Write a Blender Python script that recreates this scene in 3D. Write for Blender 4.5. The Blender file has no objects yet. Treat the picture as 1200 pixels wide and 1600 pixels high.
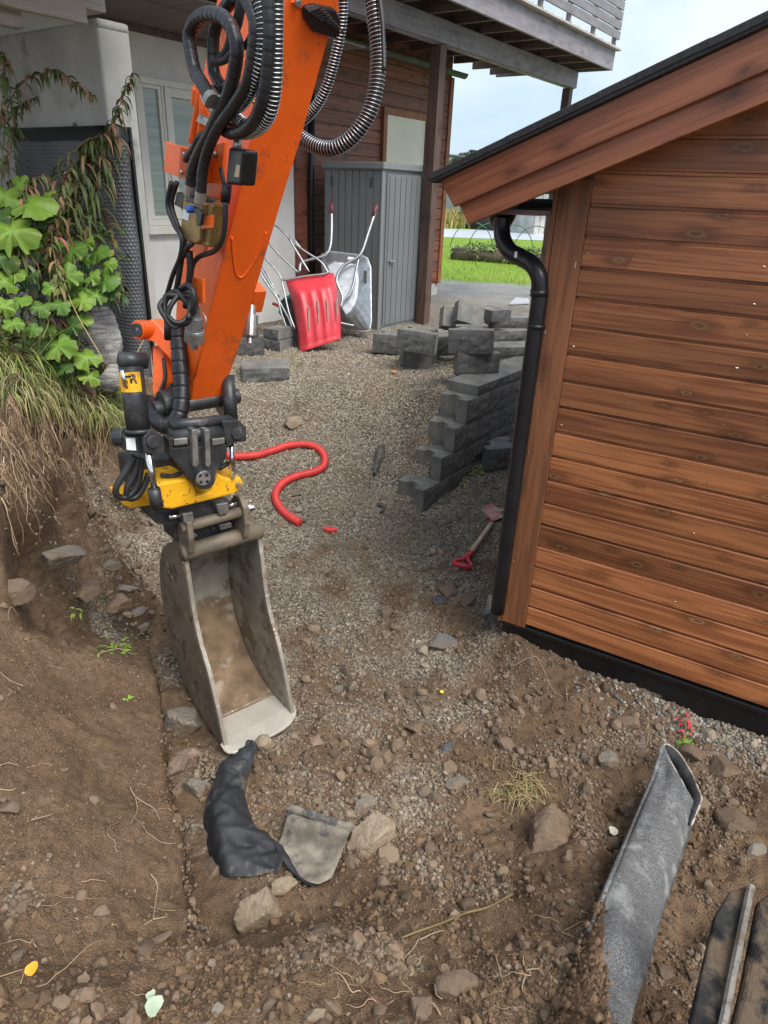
import bpy, bmesh, math, random
import numpy as np
from mathutils import Vector, Matrix
from mathutils.geometry import delaunay_2d_cdt

random.seed(7)
rng = np.random.default_rng(11)
S = bpy.context.scene
COL = S.collection

# ------------------------------------------------------------------ camera
F_PX, PITCH, ROLL = 1059.69, math.radians(25.483), math.radians(2.409)
CAM = np.array([0.0, 0.0, 2.2])
_f = np.array([0, math.cos(PITCH), -math.sin(PITCH)])
_u0 = np.array([0, math.sin(PITCH), math.cos(PITCH)])
_r0 = np.array([1.0, 0, 0])
RT = _r0 * math.cos(ROLL) + _u0 * math.sin(ROLL)
UP = _u0 * math.cos(ROLL) - _r0 * math.sin(ROLL)
cd = bpy.data.cameras.new('camera')
cam = bpy.data.objects.new('camera', cd)
COL.objects.link(cam)
cd.sensor_fit = 'HORIZONTAL'
cd.sensor_width = 36
cd.lens = 36 * F_PX / 1200
cd.clip_start = 0.05
cd.clip_end = 3000
M = Matrix(((RT[0], UP[0], -_f[0], 0), (RT[1], UP[1], -_f[1], 0), (RT[2], UP[2], -_f[2], 2.2), (0, 0, 0, 1)))
cam.matrix_world = M
S.camera = cam

# ------------------------------------------------------------------ sky, sun, exposure
SUN_EL, SUN_AZ = math.radians(56), math.radians(136)      # azimuth from +Y towards +X
EXPOSURE = 2.1
w = bpy.data.worlds.new('World')
S.world = w
w.use_nodes = True
nt = w.node_tree
nt.nodes.clear()
wo = nt.nodes.new('ShaderNodeOutputWorld')
bg = nt.nodes.new('ShaderNodeBackground')
sky = nt.nodes.new('ShaderNodeTexSky')
sky.sky_type = 'NISHITA'
sky.sun_disc = False
sky.sun_elevation = SUN_EL
sky.sun_rotation = SUN_AZ
sky.air_density = 1.0
sky.dust_density = 1.2
tc = nt.nodes.new('ShaderNodeTexCoord')
mp = nt.nodes.new('ShaderNodeMapping')
mp.inputs['Scale'].default_value = (1.0, 1.0, 2.2)
no = nt.nodes.new('ShaderNodeTexNoise')
no.inputs['Scale'].default_value = 1.9
no.inputs['Detail'].default_value = 6
no.inputs['Roughness'].default_value = 0.52
no.inputs['Distortion'].default_value = 0.3
rp = nt.nodes.new('ShaderNodeValToRGB')
rp.color_ramp.elements[0].position = 0.30
rp.color_ramp.elements[0].color = (0.82, 0.82, 0.82, 1)
rp.color_ramp.elements[1].position = 0.62
rp.color_ramp.elements[1].color = (0.97, 0.97, 0.97, 1)
cl = nt.nodes.new('ShaderNodeValToRGB')
cl.color_ramp.elements[0].position = 0.40
cl.color_ramp.elements[0].color = (.95, 1.28, 1.72, 1)
cl.color_ramp.elements[1].position = 0.60
cl.color_ramp.elements[1].color = (1.98, 2.18, 2.40, 1)
mx = nt.nodes.new('ShaderNodeMix')
mx.data_type = 'RGBA'
L = nt.links.new
L(tc.outputs['Generated'], mp.inputs['Vector'])
L(mp.outputs['Vector'], no.inputs['Vector'])
L(no.outputs['Fac'], rp.inputs['Fac'])
L(no.outputs['Fac'], cl.inputs['Fac'])
L(rp.outputs['Color'], mx.inputs['Factor'])
L(sky.outputs['Color'], mx.inputs['A'])
L(cl.outputs['Color'], mx.inputs['B'])
L(mx.outputs['Result'], bg.inputs['Color'])
bg.inputs['Strength'].default_value = 0.11
L(bg.outputs['Background'], wo.inputs['Surface'])

sl = bpy.data.lights.new('sun', 'SUN')
sl.energy = 1.15
sl.angle = math.radians(45)
sl.color = (1.0, 0.95, 0.88)
so = bpy.data.objects.new('sun', sl)
COL.objects.link(so)
sd = Vector((math.cos(SUN_EL) * math.sin(SUN_AZ), math.cos(SUN_EL) * math.cos(SUN_AZ), math.sin(SUN_EL)))
so.rotation_euler = sd.to_track_quat('Z', 'Y').to_euler()
so.location = (0, 0, 20)
S.view_settings.view_transform = 'Standard'
S.view_settings.look = 'None'
S.view_settings.gamma = 1
S.view_settings.exposure = EXPOSURE
S.view_settings.use_curve_mapping = False
S.cycles.max_bounces = 6
S.cycles.diffuse_bounces = 4
S.cycles.glossy_bounces = 2
S.cycles.use_adaptive_sampling = True
S.cycles.adaptive_threshold = 0.02
S.cycles.use_denoising = True

# ------------------------------------------------------------------ placing helpers
def ray(x, y):
    return _f + RT * (x - 600) / F_PX - UP * (y - 800) / F_PX
def P(x, y, d):                    # point at axis depth d
    return CAM + ray(x, y) * d
def PZ(x, y, z):                   # point at height z
    d = ray(x, y)
    return CAM + d * (z - CAM[2]) / d[2]
def PP(x, y, pt, n):               # point on a plane
    d = ray(x, y)
    n = np.asarray(n, float)
    return CAM + d * (((np.asarray(pt, float) - CAM) @ n) / (d @ n))
def V3(*a):
    return np.array(a, float)
def unit(v):
    v = np.asarray(v, float)
    return v / np.linalg.norm(v)

# ------------------------------------------------------------------ object helpers
def world_of(o):
    m = o.matrix_basis.copy()
    while o.parent:
        o = o.parent
        m = o.matrix_basis @ m
    return m
def tag(o, label=None, cat=None, group=None, kind=None):
    if label: o['label'] = label
    if cat: o['category'] = cat
    if group: o['group'] = group
    if kind: o['kind'] = kind
    return o
def empty(name, loc, label=None, cat=None, group=None, rotz=0.0, mat=None):
    o = bpy.data.objects.new(name, None)
    COL.objects.link(o)
    if mat is not None:
        o.matrix_basis = mat
    else:
        o.location = tuple(loc)
        o.rotation_euler = (0, 0, rotz)
    o.empty_display_size = 0.1
    return tag(o, label, cat, group)
def mesh_obj(name, verts, faces, mat, parent=None, world=True, smooth=False, bevel=0.0, col=None, segs=2):
    verts = np.asarray(verts, float).reshape(-1, 3)
    if world and parent is not None:
        m = np.array(world_of(parent).inverted())
        verts = verts @ m[:3, :3].T + m[:3, 3]
    me = bpy.data.meshes.new(name)
    if isinstance(faces, np.ndarray):
        nf, k = faces.shape
        me.vertices.add(len(verts))
        me.vertices.foreach_set('co', verts.astype(np.float32).ravel())
        me.loops.add(nf * k)
        me.loops.foreach_set('vertex_index', faces.astype(np.int32).ravel())
        me.polygons.add(nf)
        me.polygons.foreach_set('loop_start', np.arange(0, nf * k, k, dtype=np.int32))
        me.polygons.foreach_set('loop_total', np.full(nf, k, dtype=np.int32))
        me.update(calc_edges=True)
    else:
        me.from_pydata([tuple(v) for v in verts], [], [tuple(f) for f in faces])
        me.update()
    if col is not None:
        for nm, arr in col.items():
            arr = np.asarray(arr, np.float32)
            if arr.ndim == 1:
                a = me.attributes.new(nm, 'FLOAT', 'POINT')
                a.data.foreach_set('value', arr)
            else:
                a = me.attributes.new(nm, 'FLOAT_COLOR', 'POINT')
                if arr.shape[1] == 3:
                    arr = np.concatenate([arr, np.ones((len(arr), 1), np.float32)], 1)
                a.data.foreach_set('color', arr.ravel())
    if mat is not None:
        me.materials.append(mat)
    me.polygons.foreach_set('use_smooth', np.full(len(me.polygons), bool(smooth)))
    o = bpy.data.objects.new(name, me)
    COL.objects.link(o)
    if parent is not None:
        o.parent = parent
    if bevel > 0:
        b = o.modifiers.new('bevel', 'BEVEL')
        b.width = bevel
        b.segments = segs
        b.limit_method = 'ANGLE'
        b.angle_limit = math.radians(35)
        b.harden_normals = False
    return o
class MB:
    """collects shapes into one mesh"""
    def __init__(s):
        s.v = []; s.f = []; s.n = 0
    def add(s, v, f):
        v = np.asarray(v, float).reshape(-1, 3)
        s.v.append(v)
        s.f += [tuple(i + s.n for i in q) for q in f]
        s.n += len(v)
        return s
    def build(s, name, mat, parent=None, **k):
        return mesh_obj(name, np.concatenate(s.v), s.f, mat, parent, **k)
BOXF = [(0, 3, 2, 1), (4, 5, 6, 7), (0, 1, 5, 4), (1, 2, 6, 5), (2, 3, 7, 6), (3, 0, 4, 7)]
def box(x0, x1, y0, y1, z0, z1):
    return [(x0, y0, z0), (x1, y0, z0), (x1, y1, z0), (x0, y1, z0), (x0, y0, z1), (x1, y0, z1), (x1, y1, z1), (x0, y1, z1)], BOXF
def obox(c, ax, ay, az, sx, sy, sz):
    """oriented box: centre, three unit axes, full sizes"""
    c = np.asarray(c, float)
    out = []
    for k in (-.5, .5):
        for i, j in ((-.5, -.5), (.5, -.5), (.5, .5), (-.5, .5)):
            out.append(c + ax * i * sx + ay * j * sy + az * k * sz)
    return out, BOXF
def prism(poly, ex):
    """poly: list of 3d points (planar); extruded by vector ex"""
    poly = np.asarray(poly, float)
    n = len(poly)
    v = np.concatenate([poly, poly + np.asarray(ex, float)])
    f = [tuple(range(n))[::-1], tuple(range(n, 2 * n))]
    f += [(i, (i + 1) % n, n + (i + 1) % n, n + i) for i in range(n)]
    return v, f
def plate(px, pt, n, th):
    """pixel outline laid on the plane (pt, n) and given thickness th away from the viewer"""
    n = unit(n)
    return prism([PP(x, y, pt, n) for x, y in px], -n * th)
def spline(pts, k=8):
    pts = np.asarray(pts, float)
    if len(pts) < 3:
        return np.array([pts[0] + (pts[-1] - pts[0]) * t for t in np.linspace(0, 1, k + 1)])
    p = np.concatenate([[2 * pts[0] - pts[1]], pts, [2 * pts[-1] - pts[-2]]])
    out = []
    for i in range(1, len(p) - 2):
        for t in np.linspace(0, 1, k, endpoint=False):
            a, b, c, d = p[i - 1], p[i], p[i + 1], p[i + 2]
            out.append(.5 * ((2 * b) + (-a + c) * t + (2 * a - 5 * b + 4 * c - d) * t * t + (-a + 3 * b - 3 * c + d) * t ** 3))
    out.append(pts[-1])
    return np.array(out)
def resample(pts, step):
    pts = np.asarray(pts, float)
    s = np.concatenate([[0], np.cumsum(np.linalg.norm(np.diff(pts, axis=0), axis=1))])
    n = max(2, int(s[-1] / step) + 1)
    t = np.linspace(0, s[-1], n)
    return np.stack([np.interp(t, s, pts[:, i]) for i in range(pts.shape[1])], 1), t
def frames(pts):
    T = np.gradient(pts, axis=0)
    T /= np.linalg.norm(T, axis=1)[:, None] + 1e-12
    u = np.cross(T[0], [0.31, 0.2, 0.93])
    u /= np.linalg.norm(u)
    U = [u]
    for i in range(1, len(pts)):
        u = U[-1] - T[i] * (U[-1] @ T[i])
        u /= np.linalg.norm(u) + 1e-12
        U.append(u)
    U = np.array(U)
    return T, U, np.cross(T, U)
def tube(pts, r, sides=10, cap=True):
    pts = np.asarray(pts, float)
    r = np.broadcast_to(np.asarray(r, float), (len(pts),))
    T, U, W = frames(pts)
    a = np.linspace(0, 2 * np.pi, sides, endpoint=False)
    v = pts[:, None, :] + r[:, None, None] * (np.cos(a)[None, :, None] * U[:, None, :] + np.sin(a)[None, :, None] * W[:, None, :])
    v = v.reshape(-1, 3)
    f = []
    n = len(pts)
    for i in range(n - 1):
        for j in range(sides):
            k = (j + 1) % sides
            f.append((i * sides + j, i * sides + k, (i + 1) * sides + k, (i + 1) * sides + j))
    if cap:
        f.append(tuple(range(sides))[::-1])
        f.append(tuple((n - 1) * sides + j for j in range(sides)))
    return v, f
def cyl(a, b, r, sides=18, r2=None):
    return tube(np.array([a, b], float), [r, r if r2 is None else r2], sides)
def coil(pts, r, wire, pitch, sides=5, seg=12):
    p, t = resample(spline(pts, 10), pitch / seg)
    T, U, W = frames(p)
    a = 2 * np.pi * t / pitch
    h = p + r * (np.cos(a)[:, None] * U + np.sin(a)[:, None] * W)
    return tube(h, wire, sides)

# ------------------------------------------------------------------ numpy noise
_perm = rng.permutation(4096)
def _hash(ix, iy, s=0):
    return _perm[(ix * 73 + _perm[(iy * 151 + s * 37) & 4095]) & 4095]
def perlin(x, y, s=0):
    ix = np.floor(x).astype(int); iy = np.floor(y).astype(int)
    fx = x - ix; fy = y - iy
    def g(i, j):
        h = _hash(i, j, s) * (2 * np.pi / 4096)
        return np.cos(h), np.sin(h)
    def d(i, j):
        gx, gy = g(ix + i, iy + j)
        return gx * (fx - i) + gy * (fy - j)
    sx = fx * fx * fx * (fx * (fx * 6 - 15) + 10); sy = fy * fy * fy * (fy * (fy * 6 - 15) + 10)
    a = d(0, 0) + sx * (d(1, 0) - d(0, 0)); b = d(0, 1) + sx * (d(1, 1) - d(0, 1))
    return (a + sy * (b - a)) * 1.4
def fbm(x, y, o=4, s=0, g=.5):
    r = 0; a = 1
    for i in range(o):
        r = r + a * perlin(x * 2 ** i, y * 2 ** i, s + i); a *= g
    return r
def worley(x, y, s=0):
    ix = np.floor(x).astype(int); iy = np.floor(y).astype(int)
    best = np.full(np.shape(x), 9.0); idv = np.zeros(np.shape(x), int)
    for i in (-1, 0, 1):
        for j in (-1, 0, 1):
            h = _hash(ix + i, iy + j, s); h2 = _hash(ix + i, iy + j, s + 5)
            dx = ix + i + h / 4096 - x; dy = iy + j + h2 / 4096 - y
            q = dx * dx + dy * dy
            m = q < best
            best = np.where(m, q, best); idv = np.where(m, h, idv)
    return np.sqrt(best), idv / 4096
def sstep(a, b, x):
    t = np.clip((x - a) / (b - a), 0, 1)
    return t * t * (3 - 2 * t)
# ------------------------------------------------------------------ materials
class NG:
    def __init__(s, name):
        s.m = bpy.data.materials.new(name); s.m.use_nodes = True
        s.t = s.m.node_tree
        s.b = s.t.nodes['Principled BSDF']
        s.tc = None
    def nd(s, typ, **kw):
        n = s.t.nodes.new('ShaderNode' + typ)
        for k, v in kw.items():
            if k in ('operation', 'blend_type', 'data_type', 'feature', 'noise_dimensions', 'attribute_name', 'interpolation_type', 'wave_type', 'bands_direction', 'clamp', 'distance', 'use_clamp', 'voronoi_dimensions', 'vector_type', 'rotation_type'):
                setattr(n, k, v)
        return n
    def ln(s, a, b):
        s.t.links.new(a, b)
    def set(s, sock, v):
        if hasattr(v, 'is_linked') or hasattr(v, 'links'):
            s.t.links.new(v, sock)
        else:
            sock.default_value = v
    def coord(s, kind='Object'):
        if s.tc is None:
            s.tc = s.nd('TexCoord')
        return s.tc.outputs[kind]
    def world(s):
        return s.nd('NewGeometry').outputs['Position']
    def map(s, v, scale=(1, 1, 1), loc=(0, 0, 0), rot=(0, 0, 0)):
        n = s.nd('Mapping'); s.ln(v, n.inputs['Vector'])
        n.inputs['Scale'].default_value = scale; n.inputs['Rotation'].default_value = rot
        s.set(n.inputs['Location'], loc)
        return n.outputs['Vector']
    def noise(s, v, scale, detail=4, rough=.55, dist=0.0, col=False):
        n = s.nd('TexNoise'); s.ln(v, n.inputs['Vector'])
        s.set(n.inputs['Scale'], scale); n.inputs['Detail'].default_value = detail
        n.inputs['Roughness'].default_value = rough; n.inputs['Distortion'].default_value = dist
        return n.outputs['Color' if col else 'Fac']
    def voro(s, v, scale, feature='F1', out='Distance', rand=1.0):
        n = s.nd('TexVoronoi', feature=feature); s.ln(v, n.inputs['Vector'])
        n.inputs['Scale'].default_value = scale; n.inputs['Randomness'].default_value = rand
        return n.outputs[out]
    def math(s, op, a, b=0.0, c=None, clamp=False):
        n = s.nd('Math', operation=op, use_clamp=clamp)
        s.set(n.inputs[0], a); s.set(n.inputs[1], b)
        if c is not None: s.set(n.inputs[2], c)
        return n.outputs[0]
    def ramp(s, f, a, b, lo=0.0, hi=1.0):
        n = s.nd('MapRange', interpolation_type='SMOOTHSTEP'); s.set(n.inputs['Value'], f)
        s.set(n.inputs['From Min'], a); s.set(n.inputs['From Max'], b)
        n.inputs['To Min'].default_value = lo; n.inputs['To Max'].default_value = hi
        return n.outputs['Result']
    def mix(s, f, a, b, mode='MIX'):
        n = s.nd('Mix', data_type='RGBA', blend_type=mode)
        s.set(n.inputs['Factor'], f)
        for k, v in (('A', a), ('B', b)):
            if isinstance(v, tuple) and len(v) == 3: v = v + (1,)
            s.set(n.inputs[k], v)
        return n.outputs['Result']
    def attr(s, name, out='Color'):
        n = s.nd('Attribute', attribute_name=name)
        return n.outputs[out]
    def rand(s):
        return s.nd('ObjectInfo').outputs['Random']
    def bump(s, h, strength=.3, dist=.01, prev=None):
        n = s.nd('Bump'); s.set(n.inputs['Height'], h)
        n.inputs['Strength'].default_value = strength; n.inputs['Distance'].default_value = dist
        if prev is not None: s.ln(prev, n.inputs['Normal'])
        s.ln(n.outputs['Normal'], s.b.inputs['Normal'])
        return n.outputs['Normal']
    def out(s, col=None, rough=None, metal=None, spec=None):
        if col is not None:
            s.set(s.b.inputs['Base Color'], col + (1,) if isinstance(col, tuple) and len(col) == 3 else col)
        if rough is not None: s.set(s.b.inputs['Roughness'], rough)
        if metal is not None: s.set(s.b.inputs['Metallic'], metal)
        if spec is not None: s.b.inputs['Specular IOR Level'].default_value = spec
        return s.m
def hsv_shift(g, col, val):
    n = g.nd('HueSaturation'); g.set(n.inputs['Value'], val); g.set(n.inputs['Color'], col)
    return n.outputs['Color']
def m_basic(name, col, rough=.5, metal=0.0, var=.25, vs=6.0, bump=.15, bs=60.0, dirt=None, dscale=4.0, damt=.5, bdist=.003, chips=None, chipamt=.62, chipscale=30, spec=.5, scratch=None):
    g = NG(name)
    v = g.coord()
    n1 = g.noise(v, vs, 5)
    c = g.mix(g.ramp(n1, .3, .7), tuple(x * (1 - var) for x in col), tuple(min(1, x * (1 + var)) for x in col))
    ro = g.math('ADD', rough - .1, g.math('MULTIPLY', g.noise(v, vs * 3, 3), .2))
    me = metal
    if dirt is not None:
        f = g.noise(v, dscale, 6, .65)
        fm = g.ramp(f, damt, damt + .12)
        c = g.mix(fm, c, dirt)
        ro = g.math('MAXIMUM', ro, g.math('MULTIPLY', fm, .85))
        if metal > 0: me = g.math('MULTIPLY', g.math('SUBTRACT', 1.0, fm), metal)
    if scratch is not None:
        sf = g.noise(g.map(v, (60, 60, 5), rot=(.35, .5, 0)), 1.0, 3, .6)
        c = g.mix(g.math('MULTIPLY', g.ramp(sf, .62, .66, 0, .8), g.ramp(g.noise(v, 3.0, 2), .5, .6)), c, scratch)
    if chips is not None:
        f = g.noise(v, chipscale, 5, .7)
        fm = g.ramp(f, chipamt, chipamt + .03)
        c = g.mix(fm, c, chips)
    if bump > 0:
        g.bump(g.noise(v, bs, 4), bump, bdist)
    return g.out(c, ro, me, spec)
def m_wood(name, dark, light, knot=(.30, .17, .07), axis=0, scale=1.0, knots=True, rough=.5, bump=.25, weather=None, var=.35):
    g = NG(name)
    v0 = g.coord()
    rnd = g.rand()
    off = g.nd('CombineXYZ')
    g.set(off.inputs[0], g.math('MULTIPLY', rnd, 37.0)); g.set(off.inputs[1], g.math('MULTIPLY', rnd, 91.0)); g.set(off.inputs[2], g.math('MULTIPLY', rnd, 13.0))
    va = g.nd('VectorMath', operation='ADD'); g.ln(v0, va.inputs[0]); g.ln(off.outputs[0], va.inputs[1])
    v = va.outputs[0]
    def sc(a, b):
        r = [b, b, b]; r[axis] = a
        return tuple(x * scale for x in r)
    # warp the grain around knots
    sx = g.nd('SeparateXYZ'); g.ln(v, sx.inputs[0])
    cb = g.nd('CombineXYZ'); g.set(cb.inputs[0], g.math('MULTIPLY', sx.outputs[axis], 3.0 * scale)); g.set(cb.inputs[1], g.math('MULTIPLY', sx.outputs[0 if axis == 2 else 2], 7.5 * scale))
    kn = g.nd('TexVoronoi', feature='F1', voronoi_dimensions='2D'); g.ln(cb.outputs[0], kn.inputs['Vector']); kn.inputs['Scale'].default_value = 1.0
    kd = g.math('ADD', kn.outputs['Distance'], g.math('MULTIPLY', g.math('SUBTRACT', g.noise(cb.outputs[0], 6.0, 3, .7), .5), .22))
    sep = g.nd('SeparateColor'); g.ln(kn.outputs['Color'], sep.inputs[0])
    has = g.math('GREATER_THAN', sep.outputs[0], .36)
    kd = g.math('DIVIDE', kd, g.math('ADD', .40, g.math('MULTIPLY', sep.outputs[1], 1.1)))
    fine = g.noise(g.map(v, sc(3.0, 150)), 1.0, 3, .6, .3)
    warp = g.math('MULTIPLY', g.ramp(kd, .0, .42, 1.0, 0.0), has)
    band = g.noise(g.map(v, sc(1.1, 30)), 1.0, 3, .55, 1.0)
    f = g.math('ADD', g.math('MULTIPLY', band, .65), g.math('MULTIPLY', fine, .35))
    f = g.math('ADD', f, g.math('MULTIPLY', warp, -.06))
    c = g.mix(g.ramp(f, .36, .63), dark, light)
    c = g.mix(g.ramp(fine, .60, .74, 0, .22), c, tuple(x * .6 for x in dark))
    big = g.noise(g.map(v, sc(1.0, 2.0)), 1.3, 3)
    c = g.mix(g.ramp(big, .40, .80, 0, .30), c, tuple(x * .62 for x in dark))
    if knots:
        ring = g.math('MULTIPLY', has, g.ramp(kd, .055, .095, 1.0, 0.0))
        c = g.mix(g.math('MULTIPLY', ring, g.math('ADD', .35, g.math('MULTIPLY', sep.outputs[2], .6))), c, knot)
        core = g.math('MULTIPLY', has, g.ramp(kd, .03, .055, 1.0, 0.0))
        c = g.mix(g.math('MULTIPLY', core, .8), c, tuple(x * .45 for x in dark))
        shade = g.math('MULTIPLY', has, g.ramp(kd, .07, .28, .55, 0.0))
        c = g.mix(shade, c, tuple(x * .55 for x in dark))
    # per-piece tone
    c = hsv_shift(g, c, g.math('ADD', 1 - var / 2, g.math('MULTIPLY', rnd, var)))
    if weather is not None:
        wn = g.noise(g.map(v, sc(3, 7)), 1.0, 6, .7)
        c = g.mix(g.ramp(wn, .35, .7, .25, .85), c, weather)
    g.bump(g.math('ADD', fine, g.math('MULTIPLY', band, .3)), bump, .002)
    ro = g.math('ADD', rough - .08, g.math('MULTIPLY', fine, .2))
    return g.out(c, ro)
def m_attr(name, rough=.8, vs=40.0, var=.3, bump=.3, bs=150.0, bdist=.003, trans=0.0, attr='Col', spec=.3):
    g = NG(name)
    c = g.attr(attr)
    v = g.coord()
    n = g.noise(v, vs, 2, .6)
    c = hsv_shift(g, c, g.math('ADD', 1 - var, g.math('MULTIPLY', n, 2 * var)))
    if bump > 0: g.bump(g.noise(v, bs, 3), bump, bdist)
    if trans > 0:
        g.b.inputs['Subsurface Weight'].default_value = 0
        g.b.inputs['Transmission Weight'].default_value = 0
    return g.out(c, rough, None, spec)

SOIL = (0.145, 0.094, 0.056)
GRAV = (0.335, 0.295, 0.23)
DUST = (0.24, 0.17, 0.115)

def make_ground_mat():
    g = NG('ground')
    p = g.world()
    wgt = g.attr('soil', 'Fac'); lawn = g.attr('lawn', 'Fac')
    # brown soil
    n1 = g.noise(p, 3.0, 4, .62); n2 = g.noise(p, 28.0, 3, .65); n3 = g.noise(p, 160.0, 1, .6)
    soil = g.mix(g.ramp(n1, .32, .68), (.118, .075, .044), (.188, .126, .078))
    soil = g.mix(g.ramp(n2, .35, .72, 0, .75), soil, (.075, .048, .031))
    soil = g.mix(g.ramp(n3, .58, .74, 0, .6), soil, (.25, .185, .13))
    # crushed gravel
    vn = g.nd('TexVoronoi', feature='F1'); g.ln(p, vn.inputs['Vector']); vn.inputs['Scale'].default_value = 62.0
    vc = vn.outputs['Color']; vd = vn.outputs['Distance']
    sp = g.nd('SeparateColor'); g.ln(vc, sp.inputs[0])
    gr = g.mix(sp.outputs[0], (.15, .13, .10), (.42, .375, .295))
    gr = g.mix(g.ramp(sp.outputs[1], .8, .95, 0, .5), gr, (.30, .23, .17))
    gr = g.mix(g.ramp(vd, .42, .75, 0, .8), gr, (.05, .042, .033))
    dust = g.mix(g.ramp(n2, .4, .7), (.13, .092, .06), (.22, .165, .115))
    sxy = g.nd('SeparateXYZ'); g.ln(p, sxy.inputs[0])
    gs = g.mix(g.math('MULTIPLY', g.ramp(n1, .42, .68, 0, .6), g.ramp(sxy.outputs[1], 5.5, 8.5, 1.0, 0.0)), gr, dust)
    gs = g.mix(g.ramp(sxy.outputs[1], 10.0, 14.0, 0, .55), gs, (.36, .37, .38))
    wn = g.math('ADD', wgt, g.math('MULTIPLY', g.math('SUBTRACT', g.noise(p, 7.0, 3, .65), .5), .7))
    gs = hsv_shift(g, gs, g.ramp(g.noise(p, .9, 3, .6), .35, .65, .78, 1.08))
    c = g.mix(g.ramp(wn, .3, .7), gs, soil)
    # lawn
    l1 = g.noise(p, .9, 3, .6); l2 = g.noise(p, 14.0, 3, .7)
    lw = g.mix(g.ramp(l2, .3, .7), (.10, .185, .016), (.24, .36, .04))
    lw = g.mix(g.ramp(l1, .45, .7, 0, .5), lw, (.30, .33, .06))
    c = g.mix(lawn, c, lw)
    hb = g.math('ADD', g.math('MULTIPLY', g.math('SUBTRACT', 1.0, vd), 1.0), g.math('MULTIPLY', n3, .5))
    hs = g.math('ADD', g.math('MULTIPLY', n2, 1.0), g.math('MULTIPLY', n3, .8))
    hm = g.nd('Mix', data_type='FLOAT'); g.set(hm.inputs['Factor'], g.ramp(wn, .3, .7)); g.ln(hb, hm.inputs['A']); g.ln(hs, hm.inputs['B'])
    g.bump(hm.outputs['Result'], .9, .012)
    return g.out(c, .92, None, .2)
MAT = {}
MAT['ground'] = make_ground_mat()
MAT['stone'] = m_attr('gravel_stone', .85, 90, .22, 0, 180)
MAT['clod'] = m_attr('soil_clod', .95, 120, .28, 0, 220)
def m_rock(name, a, b, dust=(.23, .165, .115), band=0.0, damt=.5):
    g = NG(name)
    v = g.coord(); r = g.rand()
    n = g.noise(v, 9, 6, .65); n2 = g.noise(v, 55, 4, .6)
    c = g.mix(g.ramp(n, .3, .7), a, b)
    c = g.mix(g.ramp(n2, .4, .75, 0, .5), c, tuple(x * .5 for x in a))
    if band > 0:
        st = g.noise(g.map(v, (4, 4, 38), rot=(.5, .35, 0)), 1.0, 5, .6, .8)
        c = g.mix(g.ramp(st, .42, .62, 0, band), c, tuple(x * .45 for x in a))
    c = g.mix(g.ramp(g.noise(v, 4.5, 6, .7), damt, damt + .2, 0, .85), c, dust)
    c = hsv_shift(g, c, g.math('ADD', .8, g.math('MULTIPLY', r, .4)))
    g.bump(g.math('ADD', n, g.math('MULTIPLY', n2, .5)), .6, .012)
    return g.out(c, .85, None, .25)
MAT['rock_grey'] = m_rock('rock_grey', (.165, .150, .128), (.26, .24, .205), dust=(.18, .13, .09), damt=.40)
MAT['rock_tan'] = m_rock('rock_tan', (.22, .175, .125), (.34, .275, .195), dust=(.19, .14, .095), damt=.44)
MAT['rock_pink'] = m_rock('rock_pink', (.19, .130, .10), (.27, .195, .15), dust=(.17, .12, .085))
MAT['rock_dark'] = m_rock('rock_dark', (.055, .055, .057), (.10, .10, .105), damt=.66)
MAT['rock_brown'] = m_rock('rock_brown', (.13, .094, .068), (.22, .162, .118), dust=(.165, .115, .078), damt=.36)
MAT['rock_blue'] = m_rock('rock_blue', (.12, .122, .12), (.21, .212, .205), dust=(.17, .125, .09), damt=.40)
MAT['boulder'] = m_rock('boulder_striped', (.36, .345, .32), (.52, .50, .47), band=.8, damt=.62)
MAT['bucket_rim'] = m_basic('bucket_rim', (.36, .325, .27), .42, metal=.3, var=.2, vs=9, bump=.15, dirt=(.20, .15, .10), dscale=6, damt=.52, chips=(.52, .48, .41), chipamt=.60, chipscale=20)

MAT['shed_wood'] = m_wood('shed_wood', (.215, .069, .026), (.455, .172, .063), (.55, .34, .13), rough=.40, var=.68)
MAT['trim_wood'] = m_wood('trim_wood', (.175, .066, .027), (.32, .125, .050), (.24, .15, .07), axis=2, rough=.48, var=.1)
MAT['barge_wood'] = m_wood('barge_wood', (.19, .064, .030), (.33, .118, .054), (.07, .028, .015), rough=.42, var=.12)
MAT['house_wood'] = m_wood('house_wood', (.15, .052, .034), (.28, .102, .066), (.06, .025, .015), rough=.5, var=.3)
MAT['house_trim'] = m_wood('house_trim', (.21, .075, .027), (.33, .125, .048), (.12, .05, .02), axis=2, var=.15)
MAT['deck_wood'] = m_wood('deck_wood', (.125, .108, .118), (.245, .218, .235), (.10, .08, .085), var=.22, rough=.6, weather=(.31, .292, .315))
MAT['joist_wood'] = m_wood('joist_wood', (.12, .085, .072), (.20, .145, .12), (.06, .04, .035), axis=1, var=.3, rough=.6)
MAT['post_wood'] = m_wood('post_wood', (.060, .033, .024), (.125, .073, .055), (.05, .03, .02), axis=2, rough=.6)
MAT['pale_timber'] = m_wood('pale_timber', (.33, .28, .235), (.54, .48, .42), (.25, .19, .14), rough=.75, weather=(.48, .44, .41))
MAT['slat_wood'] = m_wood('slat_wood', (.14, .125, .125), (.24, .22, .22), knots=False, rough=.6, weather=(.26, .26, .275))
MAT['felt'] = m_basic('roof_felt', (.022, .023, .025), .75, var=.4, vs=60, bump=.7, bs=380, bdist=.004)
MAT['black_plastic'] = m_basic('black_plastic', (.012, .012, .014), .32, var=.3, bump=.05, dirt=(.10, .085, .07), dscale=9, damt=.70)
MAT['plinth_black'] = m_basic('plinth_black', (.008, .008, .009), .38, var=.3, bump=.05, dirt=(.10, .075, .055), dscale=16, damt=.70)
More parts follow.
